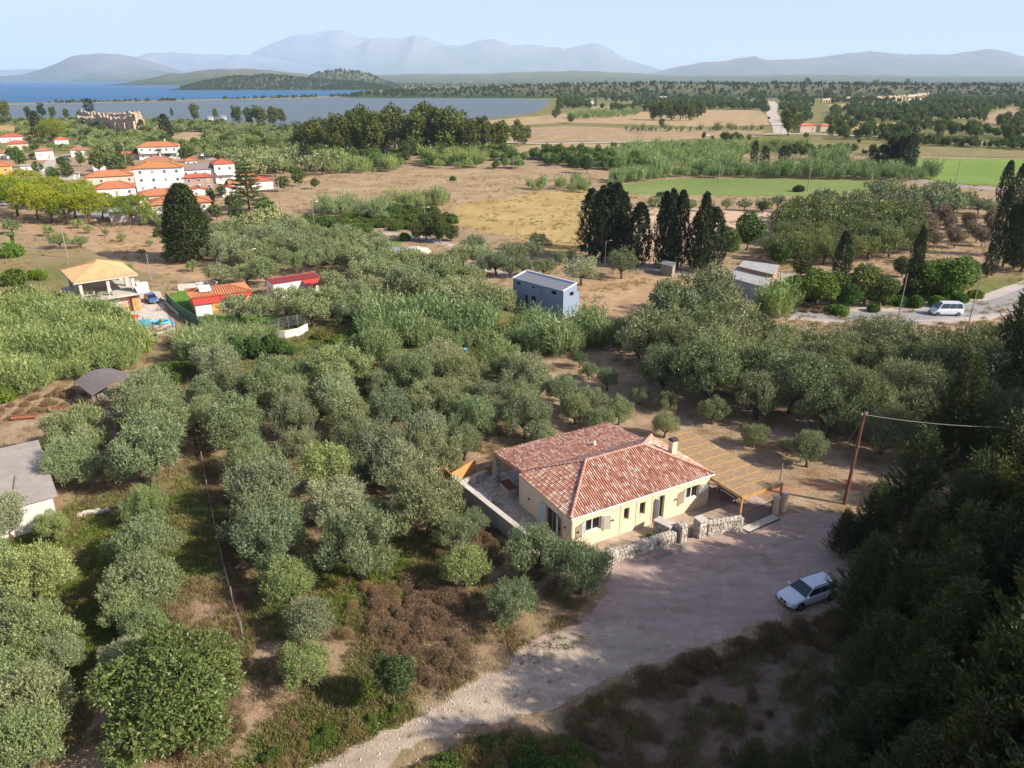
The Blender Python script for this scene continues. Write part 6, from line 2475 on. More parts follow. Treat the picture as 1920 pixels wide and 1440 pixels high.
# ------------------------------------------------------------------ village
VILL = [
    # ax, ay, bx, by (front base corners), depth, wall height, wall, roof, storeys, pitch, gable, chimney, balcony, label
    (258, 362, 348, 358, 10, 8.4, 'plaster_lilac', 'roof_amber', 3, 0.30, False, None, None, 'tallest white three-storey house with amber hip roof in the village'),
    (262, 300, 337, 298, 9, 6.2, 'plaster_white', 'roof_orange', 2, 0.38, False, (3, 1), (3.1, 1.4, 0), 'white two-storey balcony house with bright orange hip roof at the back of the village'),
    (346, 348, 416, 343, 9, 5.6, 'plaster_white', 'roof_grey', 2, 0.36, True, None, None, 'white house with grey gabled roof at the right of the village'),
    (410, 345, 446, 342, 7, 7.4, 'plaster_white', 'roof_red', 2, 0.34, False, None, (3.4, 1.5, 0), 'narrow white tower-like house with red hip roof and terrace'),
    (348, 358, 402, 355, 6, 4.6, 'plaster_brown', 'roof_red', 2, 0.25, False, None, None, 'brown two-storey house with flat red tiled roof'),
    (262, 386, 346, 381, 9, 3.0, 'plaster_beige', 'roof_orange', 1, 0.28, False, None, None, 'long low house with orange hip roof in front of the tall house'),
    (290, 420, 400, 412, 10, 5.2, 'plaster_beige', 'roof_orange', 2, 0.28, False, (4, 0), (2.8, 1.6, 0), 'large orange roofed house with white balcony behind the big cypress'),
    (190, 372, 260, 366, 9, 3.0, 'plaster_white', 'roof_terracotta', 1, 0.34, False, None, None, 'low house with pale terracotta hip roof behind the pines'),
    (168, 350, 255, 344, 9, 3.3, 'plaster_beige', 'roof_orange', 1, 0.34, False, None, None, 'house with orange hip roof left of the tall white house'),
    (272, 317, 326, 315, 8, 3.2, 'plaster_beige', 'roof_brown', 1, 0.40, False, (1, 0), None, 'house with brown hip roof behind the tall white house'),
    (136, 295, 176, 293, 8, 3.4, 'plaster_white', 'roof_brown', 1, 0.38, False, None, None, 'small white house with brown hip roof and blue shaded window'),
    (74, 300, 105, 298, 7, 4.2, 'plaster_white', 'roof_brown', 1, 0.38, False, None, None, 'small white cube house with brown hip roof beside the steep lane'),
    (4, 268, 52, 266, 9, 3.4, 'plaster_white', 'roof_red', 1, 0.32, False, None, None, 'wide red roofed house farthest left at the back'),
    (18, 282, 56, 280, 8, 3.4, 'plaster_beige', 'roof_red', 1, 0.34, False, (1, 0), None, 'red roofed cream house just in front of the widest red roof'),
    (-30, 330, 27, 326, 9, 3.6, 'plaster_orange', 'roof_orange', 1, 0.34, False, None, None, 'orange walled house cut by the left edge above the pines'),
    (-20, 300, 13, 299, 8, 3.2, 'plaster_white', 'roof_orange', 1, 0.34, False, None, None, 'small orange roofed house at the left edge'),
    (160, 276, 198, 274, 6, 2.8, 'plaster_beige', 'roof_brown', 1, 0.25, True, None, None, 'low beige house with brown gable roof below the ruins'),
    (214, 283, 245, 281, 6, 2.8, 'plaster_white', 'roof_brown', 1, 0.25, True, None, None, 'low white house with brown roof below the ruins'),
    (236, 300, 266, 298, 6, 2.7, 'plaster_beige', 'roof_terracotta', 1, 0.25, True, None, None, 'long low beige outbuilding with terracotta roof'),
    (476, 357, 514, 354, 7, 3.2, 'plaster_white', 'roof_red', 1, 0.25, False, None, None, 'white cottage with red roof at the edge of the ploughed field'),
    (420, 369, 443, 367, 5, 2.6, 'plaster_white', 'roof_red', 1, 0.34, True, None, None, 'tiny white hut with red gable roof beside the ploughed field'),
    (432, 359, 470, 357, 6, 2.6, 'plaster_beige', 'roof_orange', 1, 0.25, True, None, None, 'low orange roofed building left of the tiered fir'),
    (40, 322, 82, 320, 5, 2.4, 'plaster_white', 'fibre_cement', 1, 0, None, None, None, 'long low white flat roofed building beside the lane'),
    (176, 322, 230, 320, 6, 2.8, 'plaster_white', 'fibre_cement', 1, 0, None, None, None, 'white flat roofed sheds in the middle of the village'),
    (350, 322, 372, 321, 7, 4.6, 'plaster_white', 'roof_orange', 2, 0.34, False, None, None, 'orange roofed house peeping over the grey gabled roof'),
    (214, 418, 262, 413, 8, 2.8, 'concrete_pale', 'fibre_cement', 1, 0, None, None, None, 'concrete flat roofed garage beside the lone round pine'),
    (226, 334, 258, 332, 7, 3.2, 'plaster_beige', 'roof_orange', 1, 0.34, False, None, None, 'small beige house with orange roof left behind the tall white house'),
    (58, 264, 84, 263, 7, 3.0, 'plaster_white', 'roof_red', 1, 0.34, False, None, None, 'small red roofed house right of the widest red roof'),
    (104, 272, 130, 271, 7, 3.0, 'plaster_white', 'roof_terracotta', 1, 0.34, False, None, None, 'small house with terracotta roof half hidden by olive trees at the back'),
    (455, 342, 478, 341, 6, 2.8, 'plaster_white', 'roof_orange', 1, 0.30, False, None, None, 'low orange roofed cottage behind the tiered fir'),
    (110, 338, 150, 336, 5, 2.4, 'plaster_grey', 'fibre_cement', 1, 0, None, None, None, 'grey flat roofed shed above the stone pines'),
    (365, 372, 392, 370, 6, 2.8, 'plaster_white', 'roof_terracotta', 1, 0.25, True, None, None, 'small white house with faded roof below the brown house'),
]
for ax, ay, bx, by, d, h, wl_, rf, stn, pit, gab, chim, bal, lb in VILL:
    loc, rz, w = face_place(ax, ay, bx, by, d)
    rz = max(-0.5, min(0.5, rz))
    building('village_house', lb, loc, rz, w, d, h, wl_, rf, stn, pit or 0.3, 0.5, bool(gab), gab is None, 'house', (max(2, int(w / 3.2)), 2), True, None, chim, bal, 'village houses', (1.0, 1.15))

# far farm houses
FARB = [(1510, 248, 30, 5, 'plaster_beige', 'roof_terracotta', 'red roofed farmhouse beside the far road junction'), (1545, 246, 22, 4, 'plaster_beige', 'roof_terracotta', 'smaller red roofed barn right of the junction farmhouse'),
        (845, 153, 6, 5, 'plaster_white', 'roof_terracotta', 'tiny white house on the wooded rise above the lagoon'), (880, 155, 6, 4, 'plaster_white', 'roof_terracotta', 'second tiny white house on the wooded rise'),
        (1660, 149, 8, 6, 'plaster_white', 'roof_grey', 'far white building on the right horizon'), (1700, 150, 8, 5, 'plaster_white', 'roof_grey', 'far pale building on the right horizon'),
        (1575, 165, 10, 7, 'plaster_white', 'roof_grey', 'grey far building among the trees above the ancient wall'), (1620, 167, 12, 7, 'plaster_white', 'roof_grey', 'long grey far building above the ancient wall'),
        (395, 225, 8, 3, 'plaster_white', 'fibre_cement', 'small white hut near the lagoon shore'), (420, 224, 8, 3, 'plaster_white', 'fibre_cement', 'small white cabin near the lagoon shore'),
        (1800, 222, 12, 4, 'plaster_beige', 'roof_terracotta', 'beige house among the trees at the far right')]
for x, y, wpx, h, wl_, rf, lb in FARB:
    p = P(x, y)
    w = wpx * depth(p) / FOC
    building('farmhouse', lb, p, 0.1, w, w * 0.6, h, wl_, rf, 1, 0.4, 0.4, wins=(3, 1), group='far farm buildings', chim=None)
for x0_, x1_, y, lb in ((1095, 1118, 195, 'pale greenhouse roofs far behind the lagoon corner'), (1220, 1250, 184, 'white greenhouse strip among the far trees'), (1690, 1732, 188, 'white greenhouse strip below the ancient wall'), (1860, 1895, 176, 'pale greenhouse roofs at the far right')):
    a, b = P(x0_, y), P(x1_, y)
    o = empty('greenhouse', a, 0, lb, 'greenhouse', 'far greenhouses')
    m = MB()
    L = (b - a).length
    for i in range(3):
        m.prism([(0, i * 9), (L, i * 9), (L, i * 9 + 8), (0, i * 9 + 8)], 0, 3)
    m.build('tunnel', 'pvc_white', o)


# ruins
def ruin(label, pts, th, hs, name='ruin'):
    """crumbling masonry: pieces of wall of uneven height along a line"""
    o = empty(name, pts[0], 0, label, 'ruins')
    rr = random.Random(len(label))
    for k, (a, b) in enumerate(zip(pts, pts[1:])):
        d = (b - a)
        L = d.length
        n = max(2, int(L / 3.2))
        rz = math.atan2(d.y, d.x)
        for i in range(n):
            c = a + d * ((i + 0.5) / n) - pts[0]
            t = (k + (i + 0.5) / n) / (len(pts) - 1)
            h = np.interp(t, [q[0] for q in hs], [q[1] for q in hs]) * rr.uniform(0.85, 1.05)
            if rr.random() < 0.10:
                h *= 0.6
            wv = L / n * 1.04
            V = []
            for z, s in ((0, 1.03), (h * 0.5, 1.0), (h, 0.97)):
                for sx, sy in ((-1, -1), (1, -1), (1, 1), (-1, 1)):
                    V.append((sx * wv / 2 * s * rr.uniform(0.9, 1.05), sy * th / 2 * s * rr.uniform(0.85, 1.1), z * (rr.uniform(0.85, 1.1) if z else 1)))
            m = MB()
            m.add(V, [(0, 1, 5, 4), (1, 2, 6, 5), (2, 3, 7, 6), (3, 0, 4, 7), (4, 5, 9, 8), (5, 6, 10, 9), (6, 7, 11, 10), (7, 4, 8, 11), (8, 9, 10, 11)])
            m.build('wall_piece', 'ruin_stone', o, (c.x, c.y, 0), rz)
            if i % 3 == 1:
                m = MB()
                m.box((0, -th * 0.9, h * 0.35), (wv * 0.35, th * 0.9, h * 0.7))
                m.build('buttress', 'ruin_stone', o, (c.x, c.y, 0), rz)
    return o


ruin('long ruined stone building with broken walls and buttresses above the village', [P(150, 240), P(185, 248), P(215, 252), P(262, 254), P(270, 250)], 2.0, [(0, 9), (0.3, 12), (0.6, 13), (0.9, 15), (1, 12)])
ruin('back wall of the ruined stone building', [P(155, 234), P(200, 238), P(268, 241)], 1.5, [(0, 13), (0.4, 10), (1, 13)])
ruin('tall broken tower piece at the right end of the ruins', [P(252, 247), P(268, 248)], 3.0, [(0, 14), (1, 13)])
ruin('low scattered ruins right of the main ruin', [P(278, 256), P(300, 256), P(305, 252)], 2.5, [(0, 6), (0.5, 7), (1, 5)])
ruin('long ancient city wall far out on the plain', [P(1540, 193), P(1600, 190), P(1660, 189), P(1700, 188), P(1740, 186)], 3.0, [(0, 7), (0.3, 9), (0.5, 8), (0.8, 10), (1, 13)], 'ancient_wall')
ruin('distant end of the ancient city wall climbing to the right', [P(1742, 182), P(1775, 176), P(1800, 172)], 3.0, [(0, 9), (1, 6)], 'ancient_wall')

# ------------------------------------------------------------------ trees
random.seed(11)
ORD = lambda n: '%d%s' % (n, 'th' if 10 <= n % 100 <= 20 else {1: 'st', 2: 'nd', 3: 'rd'}.get(n % 10, 'th'))


def at_crown(cx, cy, wpx, hc=0.95, rad=0.95):
    s = 2.0
    for _ in range(4):
        p = P(cx, cy, hc * s)
        s = wpx / 2 * depth(p) / FOC / rad
    return Vector((p.x, p.y, 0)), s


def olive_meshes(p, k):
    d = depth(p)
    return (OL_N if d < 105 else OL_M if d < 190 else OL_F)[k % (6 if d < 105 else 4 if d < 190 else 3)]


NOL = [0]
WID = 0.97


def olives(lst, zone, group, tint=(1, 1, 1), name='olive_tree', cat='tree', kinds=olive_meshes, word='olive tree', zs=1.0, hc=0.95):
    """lst of (crown x, crown y, width px[, tint]); labels tell nearest and leftmost order in the zone"""
    it = []
    for e in lst:
        p, s = at_crown(e[0], e[1], e[2] * WID, 0.42 if cat == 'bush' else hc)
        it.append([p, s, e[3] if len(e) > 3 else None, e[0]])
    near = sorted(range(len(it)), key=lambda i: it[i][0].y)
    left = sorted(range(len(it)), key=lambda i: it[i][3])
    med = sorted(q[1] for q in it)[len(it) // 2]
    for i, (p, s, tn, px) in enumerate(it):
        size = 'Broad' if s > med * 1.18 else 'Small' if s < med * 0.82 else 'Rounded'
        size = size.lower()
        tw = '' if not tn else (' yellowish' if tn[0] > 1.05 and tn[2] < 0.9 else ' silvery' if tn[2] > 1.1 else ' dark')
        lab = '%s%s %s %s, %s nearest, %s from left' % (size, tw, word, zone, ORD(near.index(i) + 1), ORD(left.index(i) + 1))
        v = random.uniform(0.85, 1.12)
        t = tn or (random.uniform(0.9, 1.1) * tint[0] * v, tint[1] * v, random.uniform(0.85, 1.1) * tint[2] * v)
        k = NOL[0]
        NOL[0] += 1
        sc3 = (s * random.uniform(0.93, 1.07), s * random.uniform(0.93, 1.07), s * random.uniform(0.92, 1.12) * zs)
        plant(name, kinds(p, k), p, sc3, lab, cat, group, t)


YG = (1.05, 1.1, 0.78)
SV = (1.2, 1.15, 1.3)
DK = (0.7, 0.8, 0.75)
LG = (0.97, 1.08, 0.85)
ORCH = [(405, 678, 80, SV), (394, 728, 78), (430, 722, 75), (513, 707, 112), (545, 745, 85), (384, 775, 70), (435, 793, 118), (551, 788, 92), (470, 860, 98), (562, 828, 70),
        (611, 875, 112, YG), (627, 739, 104), (646, 776, 96), (638, 690, 112, LG), (584, 698, 66), (716, 720, 66), (733, 762, 86), (714, 658, 88, LG), (784, 701, 90), (800, 745, 84),
        (745, 690, 70), (668, 818, 88), (716, 842, 112), (800, 818, 105, SV), (818, 858, 92), (758, 895, 118), (492, 918, 128), (495, 968, 125), (632, 942, 112, SV),
        (675, 955, 75), (508, 1018, 132), (668, 1024, 150), (540, 1094, 100, YG), (582, 1165, 98), (573, 1250, 92, YG), (715, 968, 66, DK), (685, 885, 75), (690, 650, 70), (600, 665, 60), (655, 660, 55)]
olives(ORCH, 'in the orchard left of the house', 'olive trees in the orchard left of the house')
olives([(828, 670, 88), (863, 702, 84), (855, 725, 66), (933, 672, 86, LG), (985, 700, 90), (917, 740, 76), (977, 750, 74), (1055, 732, 66), (1012, 728, 56), (985, 782, 92), (890, 785, 92), (822, 742, 78),
        (787, 712, 66), (1080, 765, 68), (1108, 752, 62), (1161, 772, 56), (1123, 786, 58), (1017, 812, 58, SV), (855, 765, 72), (870, 830, 76), (958, 700, 60), (905, 695, 60), (930, 770, 60)],
       'behind the tiled roof', 'olive trees behind the tiled roof')
olives([(800, 945, 140), (885, 978, 58), (872, 1062, 100, YG), (960, 1128, 100), (1008, 1042, 112, (0.95, 1.0, 0.95)), (1090, 1068, 112, DK), (850, 1000, 90)], 'left of the stone wall', 'olive trees at the left corner of the house')
olives([(275, 735, 112), (268, 780, 122), (275, 852, 138), (138, 812, 108), (133, 868, 112), (300, 765, 90), (292, 800, 118), (10, 968, 96, SV), (98, 985, 70, YG), (270, 948, 84, YG),
        (65, 1082, 130, YG), (270, 1088, 142), (268, 1020, 118), (245, 1140, 108), (272, 1172, 90), (68, 1192, 132), (112, 1232, 88), (68, 1312, 150), (225, 1232, 84, SV), (45, 1400, 150), (15, 1150, 90), (-20, 1270, 120), (-30, 1050, 90)],
       'in the far left rows', 'olive trees in the two left hand rows', tint=(1.0, 1.05, 0.95))
olives([(1087, 674, 34, DK), (1105, 696, 36, DK), (1140, 710, 46), (1200, 740, 40), (1250, 752, 44), (1247, 798, 52), (1339, 770, 58), (1415, 817, 50), (1518, 842, 78), (1478, 836, 40)],
       'on bare soil behind the carport', 'young olive trees on the bare soil')
plant('citrus_tree', CITRUS, at_crown(325, 1300, 330, 0.5, 0.98)[0], at_crown(325, 1300, 330, 0.5, 0.98)[1], 'huge spreading deep green leafy tree at the bottom left', tint=(1.15, 1.0, 0.8))
p, s = at_crown(735, 1258, 84, 2.0, 0.9)
plant('small_tree', CAROB, p, s, 'small dark leafy tree with a bare thin trunk beside the dirt track', tint=(1.0, 0.85, 0.75))
LEMK = lambda p, k: LEMON
olives([(440, 652, 60, (.8, .9, .7)), (475, 648, 58, (.7, .8, .6)), (512, 640, 60, (.8, .95, .6)), (545, 655, 24, (.8, .9, .7)), (600, 655, 20), (560, 590, 50, (1.5, 1.5, .5)), (660, 572, 50, (1.6, 1.6, .5)), (690, 588, 40, (1.4, 1.5, .5)),
        (350, 628, 30, (1.5, 1.5, .5)), (190, 583, 60, (.9, .9, .6)), (225, 600, 55, (.6, .7, .6))], 'near the orange and pink houses', 'citrus trees near the orange and pink houses', name='citrus_tree', kinds=LEMK, word='citrus tree')

# groves filled on a lattice
GV = []


def grove(poly, spacing, r, zone, group, tint=(1, 1, 1), jit=0.3, ang=0.4, kinds=olive_meshes, name='olive_tree', word='olive tree', zs=1.0, cap=999):
    pts = fill(poly, spacing, jit, ang)
    pts.sort(key=lambda q: q[1])
    for i, (x, y) in enumerate(pts[:cap]):
        p = Vector((x, y, 0))
        s = r * random.uniform(0.8, 1.2)
        v = random.uniform(0.85, 1.15)
        row = i + 1
        lf = sorted(pts).index((x, y)) + 1
        plant(name, kinds(p, i), p, (s, s, s * random.uniform(.9, 1.15) * zs), '%s %s, %s nearest, %s from left' % (word, zone, ORD(row), ORD(lf)), 'tree', group,
              (tint[0] * v * random.uniform(.92, 1.08), tint[1] * v, tint[2] * v * random.uniform(.88, 1.1)))
        GV.append(1)


# tall old olive wood on the right
grove([(1135, 665), (1170, 640), (1210, 615), (1290, 580), (1340, 585), (1400, 615), (1440, 660), (1500, 672), (1600, 680), (1700, 686), (1850, 705), (1960, 730), (2000, 860), (1850, 880), (1700, 862), (1580, 838), (1470, 830), (1390, 815), (1290, 778), (1190, 715)],
      6.3, 4.0, 'in the tall dense grove right of the house', 'old olive trees in the tall dense grove', (0.86, 0.85, 0.78), 0.3, 0.3)
grove([(640, 476), (700, 478), (790, 495), (880, 540), (968, 590), (965, 612), (900, 610), (830, 602), (760, 580), (690, 545), (640, 505)], 5.6, 2.9, 'in the grove left of the blue house', 'olive trees left of the blue house', (1.0, 1.02, 0.95), 0.22, -0.7)
grove([(392, 448), (470, 430), (560, 438), (640, 465), (720, 480), (660, 505), (560, 520), (470, 515), (395, 495)], 6.0, 3.0, 'right of the big cypress', 'olive trees right of the big cypress', (1.05, 1.05, 1.0), 0.25, -0.7)
grove([(432, 600), (480, 590), (520, 575), (610, 575), (700, 590), (690, 618), (620, 622), (560, 610), (470, 625)], 5.4, 2.7, 'around the red roofed houses', 'olive trees around the red roofed houses', (0.95, 0.98, 0.9), 0.25, 0.2)
grove([(415, 530), (500, 520), (520, 540), (440, 548), (410, 545)], 5.4, 2.6, 'behind the orange house', 'olive trees behind the orange house', (1.05, 1.05, 1.0), 0.25, 0.2)
grove([(620, 560), (700, 560), (680, 590), (630, 590)], 5.2, 2.6, 'right of the red sheet roof', 'olive trees right of the red sheet roof', (1.0, 1.0, 0.95), 0.25, 0.2)
olives([(868, 478, 52), (905, 480, 50), (850, 490, 40), (930, 495, 46), (960, 478, 50), (955, 500, 44), (1000, 470, 40), (905, 500, 36), (1020, 498, 42), (985, 500, 40), (890, 455, 44), (1050, 482, 30), (1090, 507, 60, SV), (1167, 494, 60, (0.8, .85, .75)), (1010, 455, 40)],
       'in small rows behind the blue house', 'olive trees behind the blue house')
grove([(1465, 405), (1560, 402), (1700, 405), (1860, 412), (1880, 395), (1760, 378), (1650, 368), (1560, 385)], 9.0, 3.5, 'beyond the brown orchard', 'olive trees beyond the brown orchard', (0.85, 0.88, 0.85))
olives([(x, y, w) for x, y, w in ((1295, 385, 24), (1330, 386, 22), (1362, 383, 24), (1397, 383, 24), (1432, 382, 30), (1225, 380, 26), (1240, 376, 24), (1275, 372, 22), (1460, 378, 28), (1490, 385, 30), (1520, 380, 34), (1558, 378, 34))],
       'in the tidy row along the green field', 'round olive trees along the green field')
OLF = lambda p, k: OL_F[k % 3]
# brown orchard
grove([(1430, 485), (1470, 408), (1640, 408), (1720, 416), (1720, 480), (1600, 500), (1500, 500)], 5.4, 3.1, 'in the dull orchard behind the farm shed', 'dull green orchard trees', (0.62, 0.66, 0.42), 0.22, 0.1, name='orchard_tree', word='dull orchard tree')
grove([(1690, 412), (1860, 418), (1870, 470), (1700, 465)], 6.0, 2.7, 'in rows at the right', 'withered orchard trees', (0.85, 0.9, 1.0), 0.12, 0.1, kinds=lambda p, k: DRYT[k % 2], name='orchard_tree', word='withered brown orchard tree')
# village greenery
grove([(400, 335), (420, 310), (480, 302), (560, 312), (640, 318), (640, 330), (560, 328), (500, 335), (440, 342)], 9.5, 4.2, 'right of the village', 'olive trees in the far grove', (1.05, 1.05, 0.9), kinds=OLF)
BRK = lambda p, k: (BR_M if depth(p) < 200 else BR_F)[k % 3]
olives([(100, 330, 30, (0.9, 1.1, .6)), (118, 305, 28), (125, 322, 30), (183, 310, 40, (1.1, 1, .8)), (215, 312, 44), (240, 308, 30), (70, 318, 24), (285, 272, 20), (35, 300, 28, (.9, 1.2, .5)), (20, 290, 20), (350, 290, 30), (395, 376, 28, (1, 1.1, .6)),
        (372, 385, 24), (430, 345, 22), (415, 360, 22), (285, 400, 24), (300, 392, 24), (228, 385, 24), (360, 368, 18), (320, 385, 30, (.7, .8, .6)), (210, 385, 22), (440, 385, 40), (530, 345, 30), (560, 335, 30, (.8, 1, .6)), (550, 322, 22), (590, 345, 20),
        (500, 405, 44, (1.1, 1.4, .5)), (445, 405, 36), (405, 400, 30), (150, 300, 24)], 'in the village gardens', 'leafy trees in the village gardens', name='garden_tree', kinds=BRK, word='leafy tree')

# eucalyptus and broadleaf masses by the lagoon
EUK = lambda p, k: EU_F[k % 3]
def tall(lst, zone, group, tint=(1.0, 0.95, 0.65), kinds=EUK, name='eucalyptus_tree', word='tall tree'):
    for i, (x, y, h, *t) in enumerate(sorted(lst)):
        p = P(x, y)
        hm = h * depth(p) / FOC
        s = hm / 2.7
        v = random.uniform(0.8, 1.2)
        tt = t[0] if t else (tint[0] * v, tint[1] * v, tint[2] * v)
        plant(name, kinds(p, i), p, (s * random.uniform(.9, 1.25), s * random.uniform(.9, 1.25), s), '%s %s, %s from left' % (word, zone, ORD(i + 1)), 'tree', group, tt)


OLV = (1.15, 1.0, 0.5)
tall([(572, 285, 60), (590, 290, 66, OLV), (610, 285, 62), (640, 292, 74, OLV), (660, 290, 78, OLV), (680, 285, 84), (700, 292, 80, OLV), (722, 286, 82), (740, 278, 80), (760, 282, 66), (782, 290, 86, OLV), (800, 284, 88), (822, 288, 84, OLV), (845, 290, 86), (862, 286, 76, OLV), (880, 290, 74, OLV),
      (905, 286, 66), (935, 285, 62, OLV), (942, 280, 50), (972, 276, 50), (985, 270, 36), (630, 270, 60), (670, 270, 66), (750, 268, 60), (830, 270, 60), (770, 300, 44, (.6, .7, .5)), (760, 304, 40, (.6, .7, .5)), (905, 272, 50)], 'in the long wood by the lagoon', 'tall trees in the wood by the lagoon')
tall([(445, 232, 36), (468, 236, 34), (490, 236, 38, OLV), (512, 235, 34, OLV), (480, 228, 30), (528, 232, 28), (366, 225, 30), (404, 222, 18), (1050, 208, 26), (1045, 218, 20), (1040, 222, 18), (10, 225, 40, OLV), (55, 222, 22, (.5, .6, .5)), (80, 220, 26, (.5, .6, .4)), (100, 220, 22), (125, 222, 18), (165, 228, 16), (150, 224, 16)],
     'on the lagoon shore', 'tall trees on the lagoon shore')
tall([(1225, 225, 32), (1240, 226, 36), (1258, 226, 38), (1275, 226, 38), (1292, 226, 36), (1308, 222, 34), (1316, 218, 28), (1240, 240, 20), (1478, 255, 56, (1, .95, .6)), (1470, 236, 30), (1500, 240, 22), (1585, 262, 26, (.8, 1, .6)), (1705, 256, 38), (1670, 258, 26), (1760, 262, 30), (1900, 258, 40), (1820, 255, 24), (1890, 262, 30),
      (1480, 190, 22), (1410, 188, 24), (1512, 175, 28), (1430, 170, 18), (1700, 168, 20), (1640, 170, 22), (1150, 190, 20), (1360, 180, 18), (1395, 175, 16), (1550, 188, 20), (1590, 186, 24)], 'out on the plain', 'tall trees out on the plain')
tall([(800, 450, 60, (.75, .85, .55)), (825, 455, 52, (.75, .85, .55)), (785, 452, 50, (.8, .8, .6)), (845, 452, 42, (.8, .8, .6)), (815, 432, 46, (.9, .8, .6)), (1400, 470, 90, (.95, 1.2, .6)), (1360, 480, 70, (.8, 1.0, .6)), (1460, 500, 60, (.8, 1.0, .6)), (1430, 400, 30), (1325, 320, 34, (.7, .85, .5)), (1100, 325, 40, (.5, .65, .5))],
     'rising over its thicket', 'leafy trees in the thickets', kinds=lambda p, k: BR_M[k % 3], name='broadleaf_tree', word='dense leafy tree')
tall([(1530, 575, 90, (1.1, 1.35, .5)), (1560, 570, 84, (1.0, 1.2, .5)), (1620, 570, 96, (1.2, 1.2, .8)), (1650, 575, 80, (1.1, 1.2, .7)), (1590, 578, 60, (.8, 1.1, .5)), (1740, 560, 100, (1.25, 1.5, .5)), (1780, 562, 104, (1.2, 1.5, .5)), (1800, 555, 90, (1.1, 1.35, .5)), (1710, 560, 70), (1490, 560, 60, (.9, 1.2, .5)), (1690, 520, 50), (1500, 520, 60)],
     'behind the curving road', 'leafy trees behind the curving road', kinds=lambda p, k: BR_M[k % 3], name='broadleaf_tree', word='tall leafy tree')
# thickets as bushes
BUK = lambda p, k: BUSH_M[k % 3]
olives([(1665, 562, 40), (1690, 565, 36), (1720, 568, 40), (1560, 580, 30), (1580, 583, 36), (1760, 566, 40), (1800, 560, 36), (1830, 552, 30), (1640, 578, 30), (1460, 545, 30), (1375, 570, 20)], 'on the bank above the road', 'bushes on the bank above the road', (1.1, 1.5, 0.5), 'bush', 'bush', BUK, 'green bush')
olives([(60, 650, 90, (1.5, 1.6, .6)), (30, 600, 80, (1, 1.1, .7)), (90, 610, 80, (1.4, 1.5, .7)), (150, 600, 70, (1.3, 1.5, .6)), (40, 560, 70, (.9, 1, .6)), (100, 560, 50, (1.2, 1.6, .5)), (25, 520, 60, (1.0, 1.1, .6)), (70, 515, 40, (1.5, 1.7, .5)), (20, 700, 80, (1.5, 1.6, .6)), (10, 740, 60, (1.6, 1.6, .6)), (140, 560, 46, (1.1, 1.2, .5)),
        (310, 695, 60, (1.2, 1.3, .6)), (350, 690, 50, (1.5, 1.5, .5)), (330, 710, 40), (20, 470, 50, (1.0, 1.4, .5)), (0, 640, 80, (1.4, 1.5, .6)), (630, 640, 50, (1.1, 1.2, .6)), (600, 628, 30, (1.4, 1.1, .8)), (660, 630, 50, (.8, 1, .5)), (990, 590, 30, (1.3, 1.6, .5)), (975, 600, 24, (1.6, 1.5, .3)),
        (760, 445, 30), (735, 400, 40), (700, 405, 40), (650, 420, 40), (680, 430, 44), (610, 415, 40), (850, 335, 18), (1498, 354, 24, (.6, .7, .5)), (1240, 365, 20), (1180, 415, 24)], 'in the rough ground', 'bushes in the rough ground', (1.0, 1.2, 0.6), 'bush', 'bush', BUK, 'leafy bush')
olives([(90, 432, 22), (110, 450, 34), (150, 452, 28), (145, 418, 20), (166, 430, 16), (198, 436, 14), (228, 445, 18), (265, 472, 16), (310, 480, 22), (280, 455, 14), (330, 470, 40), (360, 498, 24), (20, 425, 30), (240, 500, 20)], 'on the dry slope', 'small trees on the dry slope', (1.0, 1.1, 0.75), 'olive_tree', 'tree', olive_meshes, 'olive tree')
olives([(10, 455, 44), (20, 440, 36), (186, 570, 46), (275, 640, 46), (290, 628, 30), (1846, 640, 20), (1870, 648, 20), (300, 600, 20)], 'with big drooping leaves', 'banana plants', (1, 1, 1), 'banana_plant', 'banana plant', lambda p, k: BANANA, 'banana plant')
for o_ in [o for o in col.objects if o.name.startswith('banana_plant')]:
    o_.scale = [c * 0.55 for c in o_.scale]
    for ch in o_.children:
        ch.name = ch.name.replace('crown', 'leaf_fan').replace('trunk', 'stem')
        if 'leaf_fan' in ch.name:
            ch['kind'] = 'stuff'


# cypresses
def cypress(x, yb, h, wf, label, group=None, meshes=None, tint=(1, 1, 1), name='cypress_tree'):
    p = P(x, yb)
    hm = h * depth(p) / FOC / CP
    d = depth(p)
    ms = meshes or (CY_M if d < 330 else CY_F)
    k = int(abs(x) * 7 + h)
    w = hm * wf
    plant(name, ms[k % len(ms)], p, (w, w, hm), label, 'tree', group, tint)


